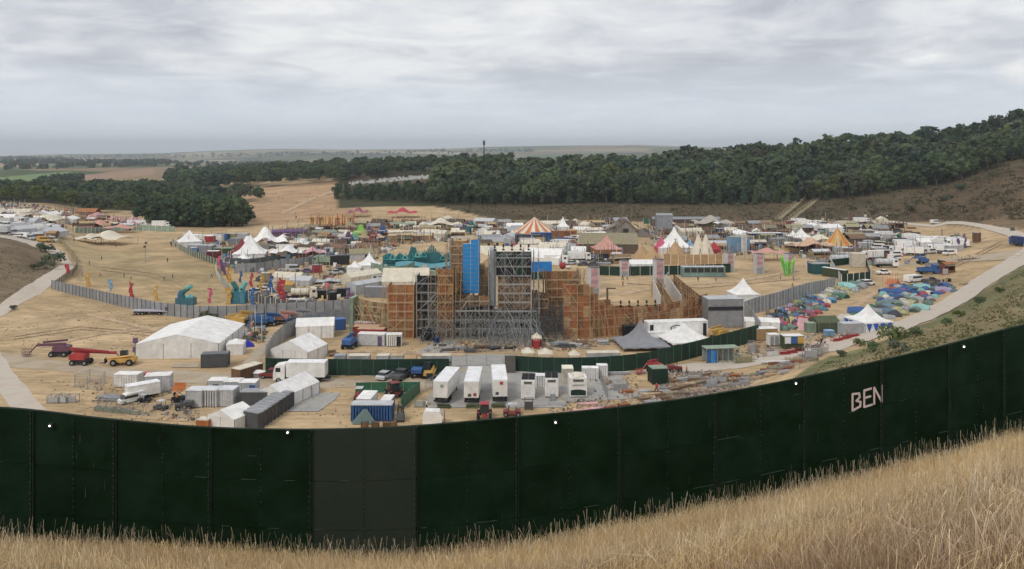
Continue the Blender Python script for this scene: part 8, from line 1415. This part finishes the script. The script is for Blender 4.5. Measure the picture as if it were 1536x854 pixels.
for poly, n in (([(10, 480), (130, 450), (260, 480), (200, 530), (60, 525), (0, 520)], 900), ([(60, 570), (300, 585), (300, 640), (110, 625)], 700), ([(120, 380), (320, 400), (340, 460), (200, 455), (110, 425)], 600), ([(430, 575), (640, 580), (640, 640), (460, 640)], 500), ([(520, 505), (640, 515), (640, 532), (500, 540)], 250), ([(1330, 395), (1480, 370), (1500, 395), (1440, 430), (1400, 440)], 400), ([(850, 600), (980, 590), (1000, 612), (860, 628)], 350)):
    litter(poly, n//2, .06, .24, 'dry_tufts', 'dry tufts and clods scattered over the bare ground', thin=.3, pal='tuft', seed=n)
for L_, R_ in (([(20, 505), (120, 490), (240, 500), (320, 520)], .4), ([(20, 509), (120, 494), (240, 505), (318, 525)], .4), ([(130, 450), (200, 485), (215, 520)], .4), ([(136, 449), (206, 484), (222, 519)], .4), ([(100, 600), (200, 628), (300, 634)], .3), ([(470, 560), (560, 574), (640, 600)], .3), ([(474, 558), (566, 571), (648, 598)], .3), ([(1340, 420), (1420, 400), (1500, 362)], .4), ([(1345, 423), (1425, 403), (1503, 365)], .4), ([(940, 425), (1050, 432), (1200, 418)], .4), ([(150, 400), (230, 410), (300, 440)], .4), ([(150, 405), (226, 414), (292, 445)], .4)):
    sheet('tyre_track', L_, [(x+1.0, y+R_*2.2) for x, y in L_], 'rut', .015)
def camping():
    rr = random.Random(31)
    C.update(tb=(.05, .11, .27), tg=(.14, .20, .16), tr=(.34, .08, .09), tt=(.08, .20, .25), tgr=(.30, .31, .32), tp=(.32, .12, .19), ty=(.36, .34, .18), tc=(.55, .53, .46), tl=(.32, .28, .40), tq=(.07, .28, .48), td=(.06, .065, .075), ta=(.25, .45, .42), to=(.55, .20, .10), tgn=(.06, .16, .10), tsl=(.14, .20, .26))
    W_ = dict(tb='royal blue', tg='grey green', tr='red', tt='teal', tgr='silver grey', tp='dusky pink', ty='mustard', tc='cream', tl='lilac', tq='bright blue', td='black', ta='pale aqua', to='orange', tgn='dark green', tsl='steel blue')
    L = [([(1150, 476), (1172, 468), (1230, 454), (1240, 464), (1204, 490), (1180, 497), (1158, 488)], 95, 6.3, ['tr', 'tr', 'tp', 'tt', 'tb', 'tgr', 'tg', 'td', 'tsl', 'tr', 'tt'], (1.0, 1.5), [0, 0, 0, 1]), ([(1180, 462), (1240, 438), (1254, 448), (1236, 466)], 48, 6.5, ['tc', 'tl', 'tq', 'tb', 'tr', 'tg', 'ty', 'tsl', 'tgr'], (1.1, 1.7), [0, 0, 1]),
         ([(1240, 438), (1285, 424), (1302, 427), (1282, 438), (1252, 451)], 26, 8, ['tg', 'tc', 'tgn', 'ta', 'tgr', 'tgr', 'ty'], (1.3, 1.9), [0, 1, 1]), ([(1312, 450), (1338, 430), (1420, 428), (1436, 436), (1400, 448), (1330, 462)], 84, 6.4, ['tb', 'tb', 'tb', 'tsl', 'ta', 'tgr', 'tg', 'td', 'tc', 'tr'], (1.0, 1.5), [0, 0, 0, 1]),
         ([(1268, 480), (1308, 460), (1350, 452), (1400, 450), (1380, 468), (1340, 480), (1290, 474)], 26, 9, ['tg', 'tgr', 'tc', 'td', 'tsl', 'ty', 'tgn'], (1.2, 1.9), [0, 1])]
    zone = ['in the left camping cluster', 'in the upper left camping cluster', 'near the netting pen', 'in the blue camping cluster', 'behind the blue triangle tent']
    for (poly, n, gap, cols, (r0, r1), kinds), z in zip(L, zone):
        for (x, y) in spots(poly, n, gap, n):
            if abs((x-1205)*.5547+(y-497)*.832) < 4.6 and y < 494 and abs(y-(497-(x-1205)*.5833)) < 9: continue
            c_ = rr.choice(cols); kd = rr.choice(kinds); kk = rr.uniform(.85, 1.15); dome(x, y, tuple(v*kk for v in C[c_]), rr.uniform(0, 360), rr.uniform(r0, r1), kd, '%s %s tent' % (W_[c_], ('dome', 'tunnel', 'ridge')[kd]), 'camping tents '+z)
    for (x, y, c_, r, kd, rz, l) in ((1276, 484, 'tc', 2.3, 1, 20, 'large khaki arched tunnel tent left of the blue triangle tent'), (1213, 494, 'lpink', 2.4, 2, 60, 'pink canvas ridge tent at the front of the left cluster'), (1204, 492, 'tp', 2.0, 0, 0, 'dark pink dome tent beside the pink ridge tent'), (1380, 464, 'ta', 1.8, 1, 60, 'large pale aqua tunnel tent in the right cluster'), (1330, 440, 'tb', 1.7, 1, 80, 'largest royal blue tunnel tent, left'), (1346, 440, 'tb', 1.7, 1, 75, 'royal blue tunnel tent beside the largest'), (1362, 437, 'tb', 1.7, 1, 20, 'dark fronted royal blue tunnel tent'),
                           (1288, 470, 'tb', 2.1, 1, 60, 'long blue and white tunnel tent behind the blue triangle tent'), (1246, 452, 'tgr', 1.7, 0, 0, 'pale grey dome tent at the gap of the two fields'), (1262, 442, 'tgr', 1.7, 0, 0, 'grey dome tent with dark stripes at the gap'), (1340, 428, 'to', 1.9, 2, 20, 'orange tent with tall orange poles'), (1414, 438, 'tl', 1.9, 1, 80, 'mauve tunnel tent at the right end of the blue cluster'), (1382, 433, 'ta', 1.9, 1, 70, 'aqua tunnel tent right of the dark fronted one')):
        dome(x, y, c_, rz, r, kd, l)
    t = ALL[-3]
    for (px, row, c_, l) in ((1335, 430, 'to', 'tall orange pole cluster beside the orange tent'),):
        t = put_('pole_cluster', l, 'poles', px, row)
        for k in range(7): part('pole', cm('tpole', lambda: B().tube((0, 0, 0), (0, 0, 1), .07, n=4), 'pole', 'paint'), t, C['to'], (-2.4+k*.8, rr.uniform(-.5, .5), 0), s=(1, 1, rr.uniform(3, 5)))
camping()
def people():
    rr = random.Random(41); cols = ['black', 'navy', 'white', 'red', 'orange', 'yellow', 'slate', 'dgreen', 'lblue']
    W2 = dict(black='black', navy='navy', white='white', red='red', orange='orange', yellow='yellow', slate='slate', dgreen='green', lblue='pale blue')
    pts = [(265, 605, 'orange'), (262, 602, 'black'), (1080, 540, 'yellow'), (1232, 520, 'black'), (1228, 518, 'orange'), (640, 616, 'white'), (602, 624, 'black'), (126, 548, 'black'), (545, 558, 'orange'), (1415, 427, 'black'), (855, 530, 'black'), (1030, 563, 'orange'), (985, 590, 'red'), (700, 523, 'yellow'), (1145, 492, 'black')]
    for k in range(16): pts.append((rr.uniform(255, 275), rr.uniform(365, 374), rr.choice(cols)))
    for k in range(14): pts.append((rr.uniform(105, 320), rr.uniform(362, 440), rr.choice(cols)))
    for k in range(34): pts.append((rr.uniform(90, 180), rr.uniform(337, 360), rr.choice(cols)))
    for k in range(46): pts.append((rr.uniform(0, 190), rr.uniform(322, 345), rr.choice(cols)))
    for k in range(26): pts.append((rr.uniform(390, 505), rr.uniform(288, 335), rr.choice(cols)))
    for k in range(14): pts.append((rr.uniform(925, 1200), rr.uniform(412, 436), rr.choice(cols)))
    for k in range(24): pts.append((rr.uniform(420, 790), rr.uniform(345, 392), rr.choice(cols)))
    for k in range(26): pts.append((rr.uniform(820, 1330), rr.uniform(345, 392), rr.choice(cols)))
    for (x, y, c_) in pts:
        where = 'on the lawn' if x < 330 and y > 360 else 'in the far left crowd' if x < 330 else 'on the hillside field' if y < 337 else 'on the arena sand' if 920 < x < 1210 and y > 410 and y < 440 else 'among the stalls' if y < 400 else 'in the yard'
        person(x, y, c_, 'person in %s top %s' % (W2[c_], where), rr.uniform(.98, 1.12), 'people '+where, rr.uniform(0, 360), pose=rr.choice((0, 1)))
people()
def far_tents():
    rr = random.Random(5); b = B()
    for (poly, n) in (([(206, 294), (240, 290), (268, 289), (272, 296), (240, 300), (212, 301)], 150), ([(522, 276), (560, 270), (640, 264), (650, 268), (560, 275), (530, 279)], 170)):
        for (x, y) in spots(poly, n, 1.6, 5):
            g = G(x, y); s = rr.uniform(1.6, 3.0); b.box(g[0], g[1], g[2], s, s, s*.8, tx=.3, ty=.3, rz=rr.uniform(0, 2))
    me = b.mesh('far_tents', 'fabric'); o = struct('distant_tents', me, 'stuff', 'pale distant tents and cars in clearings of the woods'); o.color = (.42, .42, .40, 1)
far_tents()
# ---------------------------------------------------------------- what stands next to what: words for the labels of look-alikes
LM = [('the red boom lift', 118, 545), ('the largest white marquee', 262, 520), ('the white box lorry', 455, 565), ('the cubicle row', 400, 620), ('the blue store', 556, 620), ('the three white trailers', 708, 590), ('the white generators', 810, 585), ('the badged power unit', 867, 585), ('the green cube cabin', 989, 565), ('the mesh cage', 1113, 535),
      ('the coloured kiosk', 1191, 515), ('the long grey cabin', 1285, 492), ('the blue triangle tent', 1311, 475), ('the big bush', 1337, 512), ('the grey peaked tent', 966, 510), ('the stage trailer', 1017, 495), ('the brick-red tower', 602, 470), ('the black tower', 643, 460), ('the blue sheeting', 707, 400), ('the grey sided tower', 768, 430), ('the curved plywood wall', 900, 480),
      ('the teal spires', 647, 375), ('the striped orange big top', 803, 350), ('the wooden fort', 940, 335), ('the red roofed hut', 912, 372), ('the twin white tipis', 1056, 378), ('the lime green spikes', 1185, 393), ('the yellow carousel tent', 1265, 362), ('the green netting pen', 1270, 408), ('the white minibus', 1375, 412), ('the tanker lorry', 1330, 395),
      ('the orange poles', 495, 335), ('the purple canopy', 535, 318), ('the red canopy', 602, 321), ('the white swooping tent', 385, 360), ('the teal cut-out pair', 358, 440), ('the cream canopy on the lawn', 150, 358), ('the dark plantation', 300, 325), ('the blue shipping banner', 1150, 355), ('the pale flysheet marquee', 1070, 338), ('the grey arched fence', 1180, 430)]
ORD = ['first', 'second', 'third', 'fourth', 'fifth', 'sixth', 'seventh', 'eighth', 'ninth', 'tenth', 'eleventh', 'twelfth']
def proj(o):
    l = o.location; return 768+FPX*l.x/l.y, HZ+FPX*(EYE-l.z)/l.y
def relabel():
    by = {}
    for o in ALL:
        if o.get('category') in ('tree',) or o['label'].count(' ') > 13: continue
        by.setdefault(o['label'], []).append(o)
    for lab, os_ in by.items():
        if len(os_) < 2: continue
        sub = {}
        for o in os_:
            x, y = proj(o); nm, a, b = min(LM, key=lambda m: abs(m[1]-x)+1.6*abs(m[2]-y)); dx, dy = x-a, y-b
            rel = ('right of' if dx > 0 else 'left of') if abs(dx) > abs(dy)*1.3 else ('before' if dy > 0 else 'behind'); words = lab.split()
            sub.setdefault(rel+' '+nm, []).append((x, o))
        for k, v in sub.items():
            v.sort(key=lambda q: q[0])
            for i, (x, o) in enumerate(v):
                base = lab; tot = len((lab+' '+k).split())
                nm = k.split(' the ')[1]; short = k.split(' the ')[0]+' the '+' '.join(nm.split()[-2:]); o_ = ORD[i] if i < 12 else None
                tail = '' if len(v) == 1 or o_ is None else ', %s from left of %d' % (o_, len(v)); t2 = '' if not tail else ', %s of %d' % (o_, len(v))
                for cand in (lab+' '+k+tail, lab+' '+short+tail, lab+' '+short+t2, ' '.join(lab.split()[:6])+' '+short+t2):
                    if len(cand.split()) <= 16: break
                o['label'] = cand
    for o in ALL:
        if len(o['label'].split()) < 4: o['label'] += ' of the showground'
relabel()
# ---------------------------------------------------------------- air
def haze():
    b = B(); b.box(0, 7600, -100, 36000, 16500, 340); m = bpy.data.materials.new('haze'); m.use_nodes = True; nt = m.node_tree
    for n in list(nt.nodes):
        if n.type != 'OUTPUT_MATERIAL': nt.nodes.remove(n)
    pv = nt.nodes.new('ShaderNodeVolumePrincipled'); pv.inputs['Color'].default_value = (.88, .95, 1, 1); pv.inputs['Density'].default_value = HAZE; pv.inputs['Anisotropy'].default_value = .2
    nt.links.new(pv.outputs[0], [n for n in nt.nodes if n.type == 'OUTPUT_MATERIAL'][0].inputs['Volume'])
    MAT['haze'] = m; struct('haze', b.mesh('haze', 'haze'), 'stuff', 'thin haze over the valley')
HAZE = .00010
haze()
